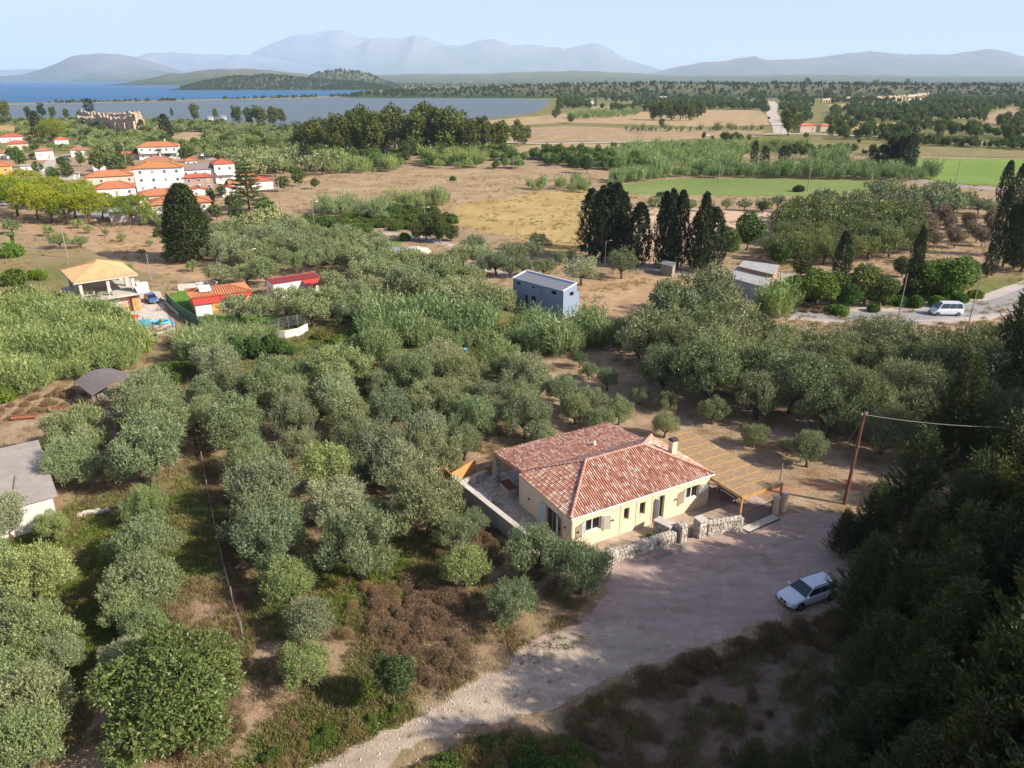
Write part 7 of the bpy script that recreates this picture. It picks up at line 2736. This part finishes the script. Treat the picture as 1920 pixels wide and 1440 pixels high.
for i, (x, yb, h, wf) in enumerate([(1105, 480, 115, 1.3), (1128, 492, 130, 1.4), (1150, 492, 135, 1.2), (1165, 490, 118, 1.1), (1195, 500, 110, 1.5), (1240, 502, 130, 0.95), (1252, 504, 136, 0.9), (1270, 504, 134, 0.95), (1312, 512, 138, 0.85), (1330, 508, 110, 1.7), (1300, 506, 100, 1.0), (1140, 470, 115, 1.3)]):
    cypress(x, yb, h, wf, 'tall dark cypress beyond the blue house, %s from the left' % ORD(i + 1), 'dark cypresses beyond the blue house', None, (0.75, 0.8, 0.8))
cypress(358, 490, 132, 2.1, 'massive dense conical cypress standing alone right of the tan villa', None, CY_B, (1.1, 1.15, 0.8), 'big_cypress')
for i, (x, yb, h, wf) in enumerate([(1876, 388, 78, 1.05), (1900, 395, 80, 1.05), (1865, 480, 120, 0.9), (1880, 500, 110, 1.1), (1900, 505, 130, 1.1), (1915, 510, 140, 1.2), (1850, 520, 60, 1.3), (1705, 560, 125, 0.75), (1708, 545, 70, 1.0), (1574, 525, 85, 1.3), (1925, 430, 120, 1.1)]):
    cypress(x, yb, h, wf, 'dark slender cypress at the right behind the road, %s listed from front left' % ORD(i + 1) if 0 else 'dark slender cypress beyond the curving road, %s from the left' % ORD(1 + sorted([1876, 1900, 1865, 1880, 1900.5, 1915, 1850, 1705, 1708, 1574, 1925]).index(x + (0.5 if i == 4 else 0))), 'cypresses beyond the curving road', None, (1, 1.05, .9))
for i, (x, yb, h, wf) in enumerate([(1635, 318, 34, 2.2), (1650, 320, 44, 1.8), (1663, 322, 58, 1.4), (1672, 322, 50, 1.4), (1682, 322, 60, 1.5), (1692, 324, 62, 1.4), (1700, 318, 60, 1.3), (1706, 316, 54, 1.3)]):
    cypress(x, yb, h, wf, 'dark conifer in the clump beside the lime green field, %s from left' % ORD(i + 1), 'dark conifers beside the lime green field')
for x, yb, h, wf, lb in [(1412, 314, 44, 1.1, 'slim cypress standing over the reeds beyond the green field'), (1432, 312, 34, 1.8, 'bushier cypress right of the slim one over the reeds'), (1465, 312, 34, 1.6, 'small dark conifer in the reed belt'),
                         (573, 318, 56, 1.0, 'slim dark cypress left one of a pair right of the village'), (580, 320, 50, 0.9, 'slim dark cypress right one of a pair right of the village'), (655, 302, 52, 0.7, 'slim cypress in front of the lagoon wood'),
                         (75, 266, 50, 1.5, 'dark cypress behind the village beside a red roof'), (313, 262, 42, 2.0, 'dark cypress right of the ruins'), (268, 256, 28, 2.0, 'small cypress in front of the ruins'), (222, 254, 20, 1.0, 'thin cypress against the ruin wall'),
                         (323, 218, 14, 1.3, 'tiny cypress by the lagoon shore'), (60, 236, 26, 1.6, 'dark cypress at the left shore'), (168, 210, 22, 2.6, 'dark conifer at the left lagoon shore'), (1116, 200, 14, 1.4, 'tiny dark cypress far out beyond the lagoon corner')]:
    cypress(x, yb, h, wf, lb)
cypress(468, 395, 84, 1.3, 'tiered fir like tree with bare trunk at the edge of the ploughed field', None, [ARAU], (0.75, 0.8, 0.6), 'tiered_fir')
# stone pines
for i, (x, y, w) in enumerate([(-15, 352, 70), (22, 358, 72), (60, 368, 66), (95, 352, 60), (88, 378, 62), (132, 366, 66), (118, 386, 50), (160, 380, 62), (186, 378, 50), (45, 335, 50), (150, 352, 40)]):
    p, s = at_crown(x, y, w * 1.15, 1.1, 0.98)
    plant('stone_pine', PINE[i % 2], p, s, 'bright yellow-green stone pine above the dry slope, %s from the left' % ORD(sorted([-15, 22, 60, 95, 88, 132, 118, 160, 186, 45, 150]).index(x) + 1), 'tree', 'stone pines above the dry slope', (random.uniform(.9, 1.1), 1, 1))
p, s = at_crown(245, 385, 66, 1.1, 0.98)
plant('stone_pine', PINE[0], p, s, 'lone round stone pine right of the row beside the garage', 'tree', 'stone pines above the dry slope', (0.85, .95, 1))
p, s = at_crown(95, 235, 50, 1.2, 0.98)
plant('stone_pine', PINE[1], p, s, 'yellow-green pine behind the village below the lagoon', 'tree', None, (0.9, .85, 1))

# tall conifers along the right of the forecourt (they also stand beyond the right edge of the picture)
def conifer(x, y, h, k, label, group='tall conifers on the right', vis=True):
    plant('conifer_tree', CO_N[k % 3], (x, y, 0), (h * random.uniform(0.95, 1.15) * (1.15 if h < 11 else 1.0), h * (1.15 if h < 11 else 1.05), h), label, 'tree', group, (random.uniform(.9, 1.15), 1, random.uniform(.85, 1.1)))


def top_at(px, py, h):
    p = P(px, py, h)
    return p.x, p.y


CON = [(1830, 655, 13.5, 'conifer with the highest pointed top at the right edge'), (1925, 770, 14, 'conifer cut by the right edge below the white corrugated roof'), (1745, 800, 11, 'conifer left of the highest pointed one'),
       (1655, 905, 7.5, 'low conifer nearest the wooden pole'), (1592, 955, 4.6, 'smallest dark conifer at the left end of the conifer belt by the forecourt'), (1850, 850, 12.5, 'broad conifer in the middle of the belt at the right'),
       (1755, 930, 11, 'conifer behind and right of the parked car'), (1650, 1000, 8.5, 'dark conifer right behind the parked car'), (1900, 970, 14, 'broad conifer with sunlit shoots at the right edge'),
       (1725, 1045, 11, 'dark conifer directly right of the parked car'), (1820, 1090, 13, 'conifer in the shaded middle of the right belt'), (1670, 1150, 9, 'dark conifer in front right of the car'), (1930, 1180, 15, 'large conifer cut by the right edge low down'),
       (1760, 1215, 11.5, 'conifer with a long sunlit bough at the lower right'), (1650, 1290, 8.5, 'conifer above the gravel bank at the lower right'), (1860, 1310, 13, 'conifer at the lower right with bright shoots'), (1740, 1370, 10, 'conifer near the bottom right corner'),
       (1420, 1385, 4.0, 'small conifer at the bottom edge, left one'), (1505, 1395, 4.6, 'small conifer at the bottom edge, second from left'), (1590, 1400, 6.0, 'small conifer at the bottom edge, third from left'), (1660, 1430, 7.5, 'conifer cut by the bottom edge at the right')]
for i, (x, y, h, lb) in enumerate(CON):
    a, b = top_at(x, y, h)
    conifer(a, b, h, i, lb)
for i, (x, y, h) in enumerate([(33, 37, 16), (36, 30, 17), (30, 29, 16), (40, 40, 15), (27, 23, 16), (33, 20, 17), (44, 47, 14), (49, 57, 12), (54, 66, 13), (58, 74, 14), (24, 17, 14), (46, 33, 16), (62, 84, 14), (56, 58, 12), (41, 24, 17), (66, 92, 14), (60, 66, 13), (69, 78, 14), (74, 90, 14), (37, 44, 13.5), (22, 27, 11), (24, 25, 20), (27, 22, 21), (22, 20, 20), (37, 37, 24), (43, 37, 25), (34, 33, 20), (38, 29, 22), (33, 36, 21), (53, 58, 16), (57, 63, 17), (62, 70, 17), (66, 76, 17), (50, 52, 16), (60, 62, 17), (70, 72, 17), (76, 82, 17), (54, 50, 17), (72, 88, 16), (48, 46, 17), (66, 66, 18), (44, 42, 24), (50, 41, 23), (47, 37, 22), (39, 43, 16), (30, 30, 21), (34, 34, 19), (26, 29, 18), (26, 36, 13.5), (23, 32, 12.5), (29, 40, 13.5), (33, 47, 12), (37, 50, 11.5), (38, 38, 17), (42, 45, 15), (40, 32, 18)]):
    conifer(x, y, h, i + 1, 'tall conifer in the belt at or beyond the right edge of the picture')

# ------------------------------------------------------------------ reeds, far woods, grass, scrub: what nobody could count
def in_any(polys, x, y):
    return any(inside(q, x, y) for q in polys)


def reed_bed(poly, sp, s, label, tint=(1, 1, 1)):
    pts = fill(poly, sp * 1.12, 0.45)
    scatter('reed_bed', [(x, y, 0) for x, y in pts], [s * random.uniform(0.55, 1.15) * (1 + 1.1 * fbm(x, y, 7.0, 4.0, 2)) for x, y in pts], REED, label, 'reeds', tint)


reed_bed([(-40, 700), (-40, 600), (60, 585), (150, 585), (230, 610), (275, 650), (270, 690), (200, 705), (120, 720), (40, 750)], 1.5, 1.0, 'big bed of tall green reeds behind the farm shelter', (1.05, 1.1, 0.75))
reed_bed([(335, 680), (345, 645), (400, 625), (470, 630), (520, 640), (500, 655), (430, 670), (390, 690)], 1.4, 1.0, 'tall reeds in front of the orange house lawn', (1, 1.05, 0.9))
reed_bed([(690, 655), (684, 612), (720, 600), (800, 603), (880, 612), (918, 625), (912, 652), (860, 662), (780, 655)], 1.4, 1.05, 'thick reed bed below the grove in the centre', (0.95, 1.05, 0.9))
reed_bed([(945, 660), (960, 630), (1000, 618), (1060, 622), (1130, 630), (1150, 650), (1100, 668), (1020, 672)], 1.4, 0.95, 'reed bed in front of the blue house', (0.9, 1.0, 0.85))
reed_bed([(1420, 590), (1430, 575), (1470, 570), (1498, 580), (1490, 598), (1440, 602)], 1.5, 1.0, 'bright reed clump beside the road by the old sheds', (1.1, 1.2, 0.8))
for poly, sp, s, lb, tn in [
    ([(700, 402), (705, 388), (760, 380), (845, 374), (848, 386), (790, 394), (740, 400)], 2.6, 1.15, 'reed hedge along the ploughed field', (1.1, 1.1, .8)),
    ([(585, 405), (590, 395), (650, 392), (725, 405), (728, 420), (680, 415), (630, 408)], 2.6, 1.1, 'grey green reeds left of the reed hedge', (.95, 1, .9)),
    ([(1040, 350), (1080, 345), (1110, 352), (1100, 362), (1040, 360)], 3, 1.0, 'reed tufts at the corner of the golden field', (1, 1.1, .8)),
    ([(985, 352), (1015, 350), (1020, 358), (990, 360)], 3, 1.0, 'small reed tuft between the fields', (1, 1.1, .8)),
    ([(1130, 350), (1135, 340), (1200, 330), (1290, 318), (1340, 300), (1390, 303), (1380, 318), (1290, 332), (1200, 342), (1150, 352)], 3.2, 1.3, 'long curving belt of reeds behind the green field', (.95, 1.1, .85)),
    ([(1150, 300), (1170, 285), (1280, 280), (1400, 285), (1400, 295), (1300, 300), (1200, 312), (1140, 318)], 4.0, 1.4, 'broad reed thicket in the middle plain', (1.0, 1.15, .8)),
    ([(1290, 342), (1295, 334), (1500, 336), (1600, 338), (1720, 342), (1760, 336), (1750, 328), (1600, 326), (1400, 322), (1300, 325)], 3.2, 1.35, 'dark reed and bush belt along the far side of the green field', (.75, .9, .7)),
    ([(1270, 288), (1420, 278), (1520, 276), (1520, 282), (1400, 290), (1280, 296)], 4.0, 1.3, 'reed hedge beyond the meadow', (1, 1.05, .7)),
    ([(610, 320), (680, 318), (740, 316), (760, 322), (700, 326), (620, 328)], 4.0, 1.4, 'light green reeds at the far edge of the ploughed field', (1.1, 1.2, .8)),
    ([(785, 308), (800, 300), (910, 300), (915, 308), (850, 312)], 4.0, 1.3, 'bright reeds in front of the lagoon wood', (1.1, 1.15, .7)),
    ([(1515, 300), (1530, 292), (1590, 300), (1600, 312), (1540, 310)], 4.0, 1.4, 'curved reed thicket on the meadow', (.9, 1.0, .8)),
    ([(1060, 222), (1100, 214), (1200, 212), (1190, 218), (1080, 226)], 8, 1.6, 'pale reeds at the lagoon corner', (1, 1.1, .8)),
    ([(1150, 245), (1300, 244), (1430, 242), (1430, 246), (1200, 249)], 7, 1.2, 'low hedge between the dry fields', (.7, .8, .6)),
    ([(265, 425), (280, 412), (330, 415), (330, 430)], 2.5, 1.0, 'pale reeds at the foot of the village', (1.1, 1.1, .8)),
]:
    reed_bed(poly, sp, s, lb, tn)

# far woods: density follows broad patches, open fields stay open
OPEN = [[P(x, y) for x, y in f[1]] for f in FIELDS] + [[P(x, y) for x, y in q] for q in (
    [(1430, 262), (1480, 262), (1475, 236), (1462, 205), (1456, 188), (1436, 188), (1440, 236)],
    [(-700, 205), (90, 193), (690, 178), (1035, 186), (1035, 192), (1000, 214), (740, 236), (560, 248), (440, 243), (300, 235), (120, 230), (-60, 228), (-700, 240)],
    [(-4000, 150.2), (640, 150.2), (700, 155), (690, 178), (300, 190), (-700, 205)])]
OPB = [(min(p.x for p in q), max(p.x for p in q), min(p.y for p in q), max(p.y for p in q), q) for q in OPEN]


def is_open(x, y):
    for a, b, c, d, q in OPB:
        if a < x < b and c < y < d and inside(q, x, y):
            return True
    return False


def wood(y0, y1, x0, x1, n, smin, smax, thr, meshes, label, name, tint, patch=120.0, name_cat='trees', seed=0):
    """trees between photo rows y0..y1 (far..near); thr on the patch noise opens clearings"""
    rr = random.Random(seed + n)
    pts, sc_ = [], []
    tries = 0
    while len(pts) < n and tries < n * 8:
        tries += 1
        t = rr.random()
        # even density on the ground within the wedge
        Yn, Yf = P(0, y1).y, P(0, y0).y
        Y = math.sqrt(Yn * Yn + (Yf * Yf - Yn * Yn) * t)
        xa = (x0 - 960) / FOC * Y / CP
        xb = (x1 - 960) / FOC * Y / CP
        X = rr.uniform(xa, xb)
        if is_open(X, Y):
            continue
        k = fbm(X, Y, patch, 5.0 + seed, 3)
        if k < thr:
            continue
        pts.append((X, Y, -0.1))
        sc_.append(rr.uniform(smin, smax) * (1 + 0.5 * max(0, k)))
    scatter(name, pts, sc_, meshes, label, name_cat, tint)


F4 = BR_F[:3] + [EU_F[0]]
fm = [m[0] for m in F4]
om = [m[0] for m in OL_F]
wood(156, 190, 1035, 2300, 6000, 2.4, 5.0, -0.06, fm, 'far woods and hedges covering the plain', 'far_wood', (0.75, 0.85, 0.62), 220, seed=1)
wood(156, 178, 660, 1060, 1500, 2.4, 4.5, -0.2, fm, 'woods on the rise behind the lagoon', 'far_wood', (0.7, 0.85, 0.6), 160, seed=2)
wood(188, 262, 1480, 2300, 2600, 2.2, 4.8, -0.12, fm, 'scrubby woods in front of the ancient wall', 'far_wood', (0.9, 1.0, 0.62), 90, seed=3)
wood(188, 232, 1035, 1450, 700, 2.0, 4.5, 0.02, fm, 'thickets between the dry fields and the lagoon', 'far_wood', (0.85, 1.0, 0.7), 90, seed=4)
wood(232, 300, 250, 620, 900, 1.9, 3.8, -0.12, om + fm[:1], 'mixed olive groves between village and lagoon', 'olive_wood', (0.95, 1.02, 0.75), 60, seed=5)
wood(228, 260, -300, 300, 1000, 1.8, 3.2, -0.2, om + fm[:1], 'olive groves behind the village', 'olive_wood', (1.05, 1.1, 0.8), 60, seed=6)
wood(262, 300, -300, 250, 150, 1.3, 2.4, 0.0, om + fm[:2], 'greenery between the back houses of the village', 'olive_wood', (1.0, 1.1, 0.75), 40, seed=12)
wood(290, 330, 540, 1200, 500, 1.4, 2.8, 0.02, fm + om, 'bushes and small trees in front of the lagoon wood', 'scrub_wood', (0.9, 1.1, 0.65), 50, seed=7)
wood(262, 330, 1200, 2100, 420, 1.2, 2.4, 0.1, fm, 'bushes dotted over the meadows', 'scrub_wood', (0.85, 1.0, 0.6), 40, seed=8)
wood(395, 432, 600, 860, 190, 1.2, 2.2, -0.05, [m[0] for m in BUSH_M], 'scrub around the reeds beyond the grove', 'scrub_wood', (1.0, 1.1, 0.7), 20, seed=9)
wood(147.2, 149.8, 940, 2400, 1500, 5, 10, -0.1, fm, 'farthest tree belts on the plain', 'far_wood', (0.7, 0.8, 0.6), 900, seed=10)
wood(149.8, 156, 900, 2300, 3200, 3.2, 6.0, -0.08, fm, 'distant tree belts on the plain', 'far_wood', (0.7, 0.8, 0.6), 500, seed=11)
wood(545, 566, 1480, 1760, 70, 0.9, 1.6, -0.2, [m[0] for m in BUSH_M], 'undergrowth along the curving road', 'undergrowth', (1.0, 1.3, 0.5), 15, seed=13)

# scrub on the peninsula and hills
def on_hill(xa, xb, dist, dep, n, s, ytop, label, seed):
    rr = random.Random(seed)
    pts, sc_ = [], []
    dg = bpy.context.evaluated_depsgraph_get()
    for _ in range(n):
        px = rr.uniform(xa, xb)
        yy = dist - dep * rr.uniform(0.0, 0.48)
        X = (px - 960) / FOC * yy / CP
        hit = sc.ray_cast(dg, Vector((X, yy, 900)), Vector((0, 0, -1)))
        if hit[0] and hit[1].z > 0.5:
            pts.append((X, yy, hit[1].z - 0.5))
            sc_.append(s * rr.uniform(0.7, 1.3))
    scatter('hill_wood', pts, sc_, fm, label, 'trees', (0.62, 0.75, 0.55))


rr = random.Random(99)
sb_ = [P(90, 194.3), P(300, 190.2), P(420, 187), P(560, 183.5), P(640, 181), P(690, 178.8)]
pts, ss = [], []
for i in range(330):
    k = rr.randrange(5)
    q = sb_[k].lerp(sb_[k + 1], rr.random()) + Vector((0, rr.gauss(0, 7), 0))
    if fbm(q.x, 0, 60, 3.0, 2) > -0.1:
        pts.append((q.x, q.y, 0))
        ss.append(rr.uniform(0.8, 3.2))
scatter('bar_scrub', pts, ss, fm, 'scrub on the sandy bar', 'scrub', (0.8, 0.85, 0.6))
bpy.context.view_layer.update()
on_hill(425, 770, 3000, 700, 2200, 3.2, 136, 'trees covering the peninsula', 3)
on_hill(700, 2000, 1900, 600, 1500, 3.2, 150, 'trees covering the low rise', 4)
on_hill(615, 780, 3900, 700, 400, 4.0, 134, 'trees on the rounded hill', 5)

# grass and weeds near the camera
SH = [[P(x, y) for x, y in q] for q in (
    [(1120, 1062), (1270, 1010), (1400, 985), (1460, 962), (1530, 952), (1700, 1020), (1700, 1110), (1560, 1150), (1400, 1180), (1250, 1250), (1080, 1320), (1010, 1360), (950, 1325), (910, 1290), (940, 1250), (1040, 1188), (1105, 1158), (1140, 1085)],
    [(440, 1510), (640, 1412), (800, 1332), (880, 1275), (985, 1210), (1100, 1165), (1180, 1165), (1265, 1232), (1050, 1342), (870, 1398), (720, 1478), (660, 1540), (500, 1560)])]
HB = [HM @ Vector((x, y, 0)) for x, y in ((-4.6, 17), (-3.1, 0.8), (0.4, -2.9), (16, -4.6), (22, -4.3), (22, 9.2), (15.5, 9.2), (15.5, 16.5), (0, 17))]
SH.append(HB)
wsh = [bpy.data.objects['white_shed'].matrix_basis @ Vector(v) for v in ((-12, 0, 0), (0, 0, 0), (0, 9, 0), (-12, 9, 0))]
SH.append(wsh)


GRF = [[P(x, y) for x, y in f[1]] for f in FIELDS if f[0] == 'green_field']


def weeds(n, smin, smax, meshes, label, name, lo, hi, tint=(1, 1, 1), Y0=26, Y1=120, seed=0, patch=3.0, pt=-0.1, power=1.0):
    rr = random.Random(seed)
    pts, sc_ = [], []
    tries = 0
    while len(pts) < n and tries < n * 12:
        tries += 1
        Y = Y0 + (Y1 - Y0) * rr.random() ** power
        w = 0.75 * Y + 12
        X = rr.uniform(-w, w)
        g = green_at(X, Y)
        if not (lo <= g + rr.uniform(-.08, .08) <= hi) or fbm(X, Y, patch, seed + 2.0, 2) < pt:
            continue
        if in_any(SH, X, Y) or (Y > 110 and in_any(GRF, X, Y)):
            continue
        pts.append((X, Y, 0))
        sc_.append(rr.uniform(smin, smax))
    scatter(name, pts, sc_, meshes, label, 'grass', tint)


weeds(26000, 0.6, 1.3, TU_DRY, 'dry yellow grass under the olive trees', 'dry_grass', 0.1, 2.0, (0.95, 0.95, 0.9), seed=21, power=1.3, pt=0.0)
weeds(11000, 0.6, 1.3, TU_GRN, 'green grass in the damper strips', 'green_grass', 0.46, 3.0, (1.05, 1.0, 0.8), seed=22, power=1.2, pt=-0.3)
weeds(7000, 1.0, 1.9, TU_DRY, 'tufts of dry grass over the fields and slopes', 'dry_grass', -1, 3.0, (1.2, 1.15, 1.0), 110, 330, seed=31, patch=9.0, pt=0.02)
weeds(2600, 0.5, 1.0, TU_BRN, 'brown dried weeds on the ground', 'dry_weeds', -0.5, 0.6, (1, 1, 1), seed=23, power=1.3, pt=0.12, patch=5.0)


def scrub(poly, sp, smin, smax, meshes, label, name, tint, cat='scrub', jit=0.45):
    pts = fill(poly, sp, jit)
    scatter(name, [(x, y, 0) for x, y in pts], [random.uniform(smin, smax) for _ in pts], meshes, label, cat, tint)


DB = [m[0] for m in DRYB]
GB = [m[0] for m in BUSH_M]
scrub([(690, 1110), (780, 1090), (900, 1130), (900, 1230), (850, 1290), (780, 1290), (700, 1240)], 0.75, 0.5, 1.1, DB + TU_BRN, 'brown dead brush beside the dirt track', 'dry_brush', (1.0, 0.95, 0.9))
scrub([(640, 1120), (760, 1080), (790, 1110), (700, 1180), (650, 1200)], 1.1, 0.5, 0.9, DB + TU_GRN, 'straw coloured brush among the olives', 'dry_brush', (1.3, 1.25, 0.9))
scrub([(880, 1010), (925, 1000), (945, 1060), (900, 1090)], 1.0, 0.5, 0.9, DB, 'dead brush at the foot of the boundary wall', 'dry_brush', (1.0, 0.9, 0.85))
scrub([(1040, 1420), (1070, 1350), (1180, 1290), (1270, 1245), (1400, 1190), (1470, 1165), (1590, 1160), (1620, 1200), (1500, 1225), (1350, 1262), (1250, 1300), (1180, 1350), (1130, 1400), (1110, 1460), (1000, 1500)], 0.85, 0.5, 1.25, DB + TU_BRN + TU_GRN[:1], 'dark scrub along the edge of the forecourt', 'dark_scrub', (0.8, 0.78, 0.62))
scrub([(720, 1500), (790, 1450), (900, 1400), (1000, 1385), (1060, 1400), (1120, 1440), (1100, 1520), (900, 1560)], 0.9, 0.55, 1.2, GB + DB, 'green and brown scrub below the dirt track', 'track_scrub', (1.05, 1.15, 0.65))
scrub([(480, 1480), (520, 1400), (600, 1370), (700, 1345), (760, 1330), (700, 1360), (600, 1420)], 1.2, 0.35, 0.7, GB + DB, 'low bushes above the dirt track', 'track_scrub', (1.1, 1.2, 0.6))
scrub([(340, 690), (372, 690), (385, 760), (400, 850), (425, 960), (455, 1080), (480, 1200), (450, 1210), (425, 1100), (395, 960), (372, 850), (352, 760)], 0.75, 0.35, 0.8, DB + TU_BRN, 'overgrown brown fence strip between the olive rows', 'dry_brush', (1.0, 0.9, 0.85))
scrub([(-30, 790), (0, 760), (90, 735), (190, 735), (170, 760), (90, 775), (0, 800)], 1.1, 0.5, 1.0, DB + TU_DRY, 'dry bank of weeds below the reeds', 'dry_brush', (1.25, 1.15, 0.9))
scrub([(300, 425), (340, 420), (350, 440), (320, 460), (290, 445)], 2.0, 0.8, 1.5, DB + GB, 'brown thicket below the village', 'dry_brush', (1.1, 1.1, 0.8))
scrub([(170, 1440), (260, 1400), (420, 1390), (500, 1330), (560, 1330), (540, 1420), (400, 1500), (200, 1500)], 1.3, 0.3, 0.6, DB + TU_DRY, 'dry weeds below the big green tree', 'dry_brush', (1.1, 1.0, 0.9))
scrub([(1500, 585), (1560, 590), (1540, 578), (1500, 572)], 1.2, 0.4, 0.8, DB, 'dry weeds on the road bank', 'dry_brush', (1, 1, 1))
scrub([(955, 1250), (985, 1215), (1040, 1190), (1100, 1195), (1085, 1215), (1010, 1245)], 0.5, 0.35, 0.8, TU_GRN, 'green weed patches along the upper edge of the track', 'green_grass', (0.75, 0.85, 0.6))
scrub([(760, 1375), (900, 1320), (1040, 1265), (1120, 1235), (1130, 1242), (1050, 1280), (910, 1335), (770, 1390)], 1.3, 0.3, 0.6, TU_GRN + TU_DRY, 'sparse weeds along the crown of the track', 'green_grass', (0.8, 0.85, 0.6))
scrub([(1180, 1330), (1260, 1270), (1350, 1240), (1480, 1215), (1600, 1210), (1700, 1260), (1700, 1400), (1560, 1440), (1300, 1440), (1100, 1440), (1080, 1440), (1120, 1380)], 1.2, 0.2, 0.7, TU_BRN + DB + TU_DRY, 'dead weeds scattered over the gravel bank', 'dry_brush', (0.9, 0.85, 0.8))
# rough fence posts in the overgrown strip
fp = [(352, 745), (366, 800), (380, 870), (390, 925), (402, 985), (418, 1060), (436, 1130), (455, 1195)]
o = empty('old_fence', P(*fp[0]), 0, 'old fence of thin posts and wire lost in the brown strip between the olive rows', 'fence')
fpw = [P(*q) for q in fp]
for q in fpw:
    m = MB()
    c = q - fpw[0]
    m.tube([c, c + Vector((0.05, 0, 1.5))], 0.04, 5)
    m.build('post', 'wood_grey', o)
for z in (0.6, 1.2):
    m = MB()
    for a, b in zip(fpw, fpw[1:]):
        m.beam(a - fpw[0] + Vector((0, 0, z)), b - fpw[0] + Vector((0, 0, z)), 0.012, 0.012)
    m.build('wire_strand', 'wire', o)
# pale stones strewn along the track
m = MB()
rr = random.Random(77)
tp = [P(x, y) for x, y in ((640, 1420), (720, 1380), (800, 1345), (870, 1310), (930, 1270), (1000, 1235), (1080, 1200), (1160, 1200), (1060, 1320), (900, 1390), (1200, 1260))]
for i in range(900):
    a, b = rr.choice(tp), rr.choice(tp)
    c = a.lerp(b, rr.random()) + Vector((rr.gauss(0, 1.6), rr.gauss(0, 1.2), 0))
    s_ = rr.uniform(0.02, 0.075)
    m.box((c.x, c.y, s_ * 0.3 + 0.014), (s_ * 1.4, s_, s_ * 0.8), rr.uniform(0, 3), tilt=(rr.uniform(-.4, .4), rr.uniform(-.4, .4)))
m.build('stone', 'rock_pale', kind='stuff', label='small pale stones strewn over the dirt track')

m = MB()
fpl = [P(x, y) for x, y in ((1140, 1060), (1280, 1012), (1400, 990), (1560, 975), (1600, 1060), (1480, 1150), (1300, 1200), (1150, 1250), (1100, 1180))]
for i in range(700):
    a, b = rr.choice(fpl), rr.choice(fpl)
    c = a.lerp(b, rr.random())
    s_ = rr.uniform(0.015, 0.05)
    m.box((c.x, c.y, s_ * 0.3 + 0.01), (s_ * 1.4, s_, s_ * 0.8), rr.uniform(0, 3), tilt=(rr.uniform(-.4, .4), rr.uniform(-.4, .4)))
m.build('stone', 'rock_pale', kind='stuff', label='loose stones on the gravel forecourt')
# ------------------------------------------------------------------ air
m = MB()
m.box2((-60500, -6500, -1.5), (60500, 80500, 2300))
me = m.mesh('haze', 'iron_black')
me.materials.clear()
hm_ = bpy.data.materials.new('haze')
hm_.use_nodes = True
hm_.node_tree.nodes.remove(hm_.node_tree.nodes['Principled BSDF'])
vol = hm_.node_tree.nodes.new('ShaderNodeVolumePrincipled')
vol.inputs['Color'].default_value = (0.60, 0.78, 1.0, 1)
vol.inputs['Density'].default_value = HAZE
vol.inputs['Anisotropy'].default_value = 0.0
hm_.node_tree.links.new(vol.outputs[0], hm_.node_tree.nodes['Material Output'].inputs['Volume'])
me.materials.append(hm_)
tag(link('haze', me), kind='stuff', label='pale summer haze over plain and bay')
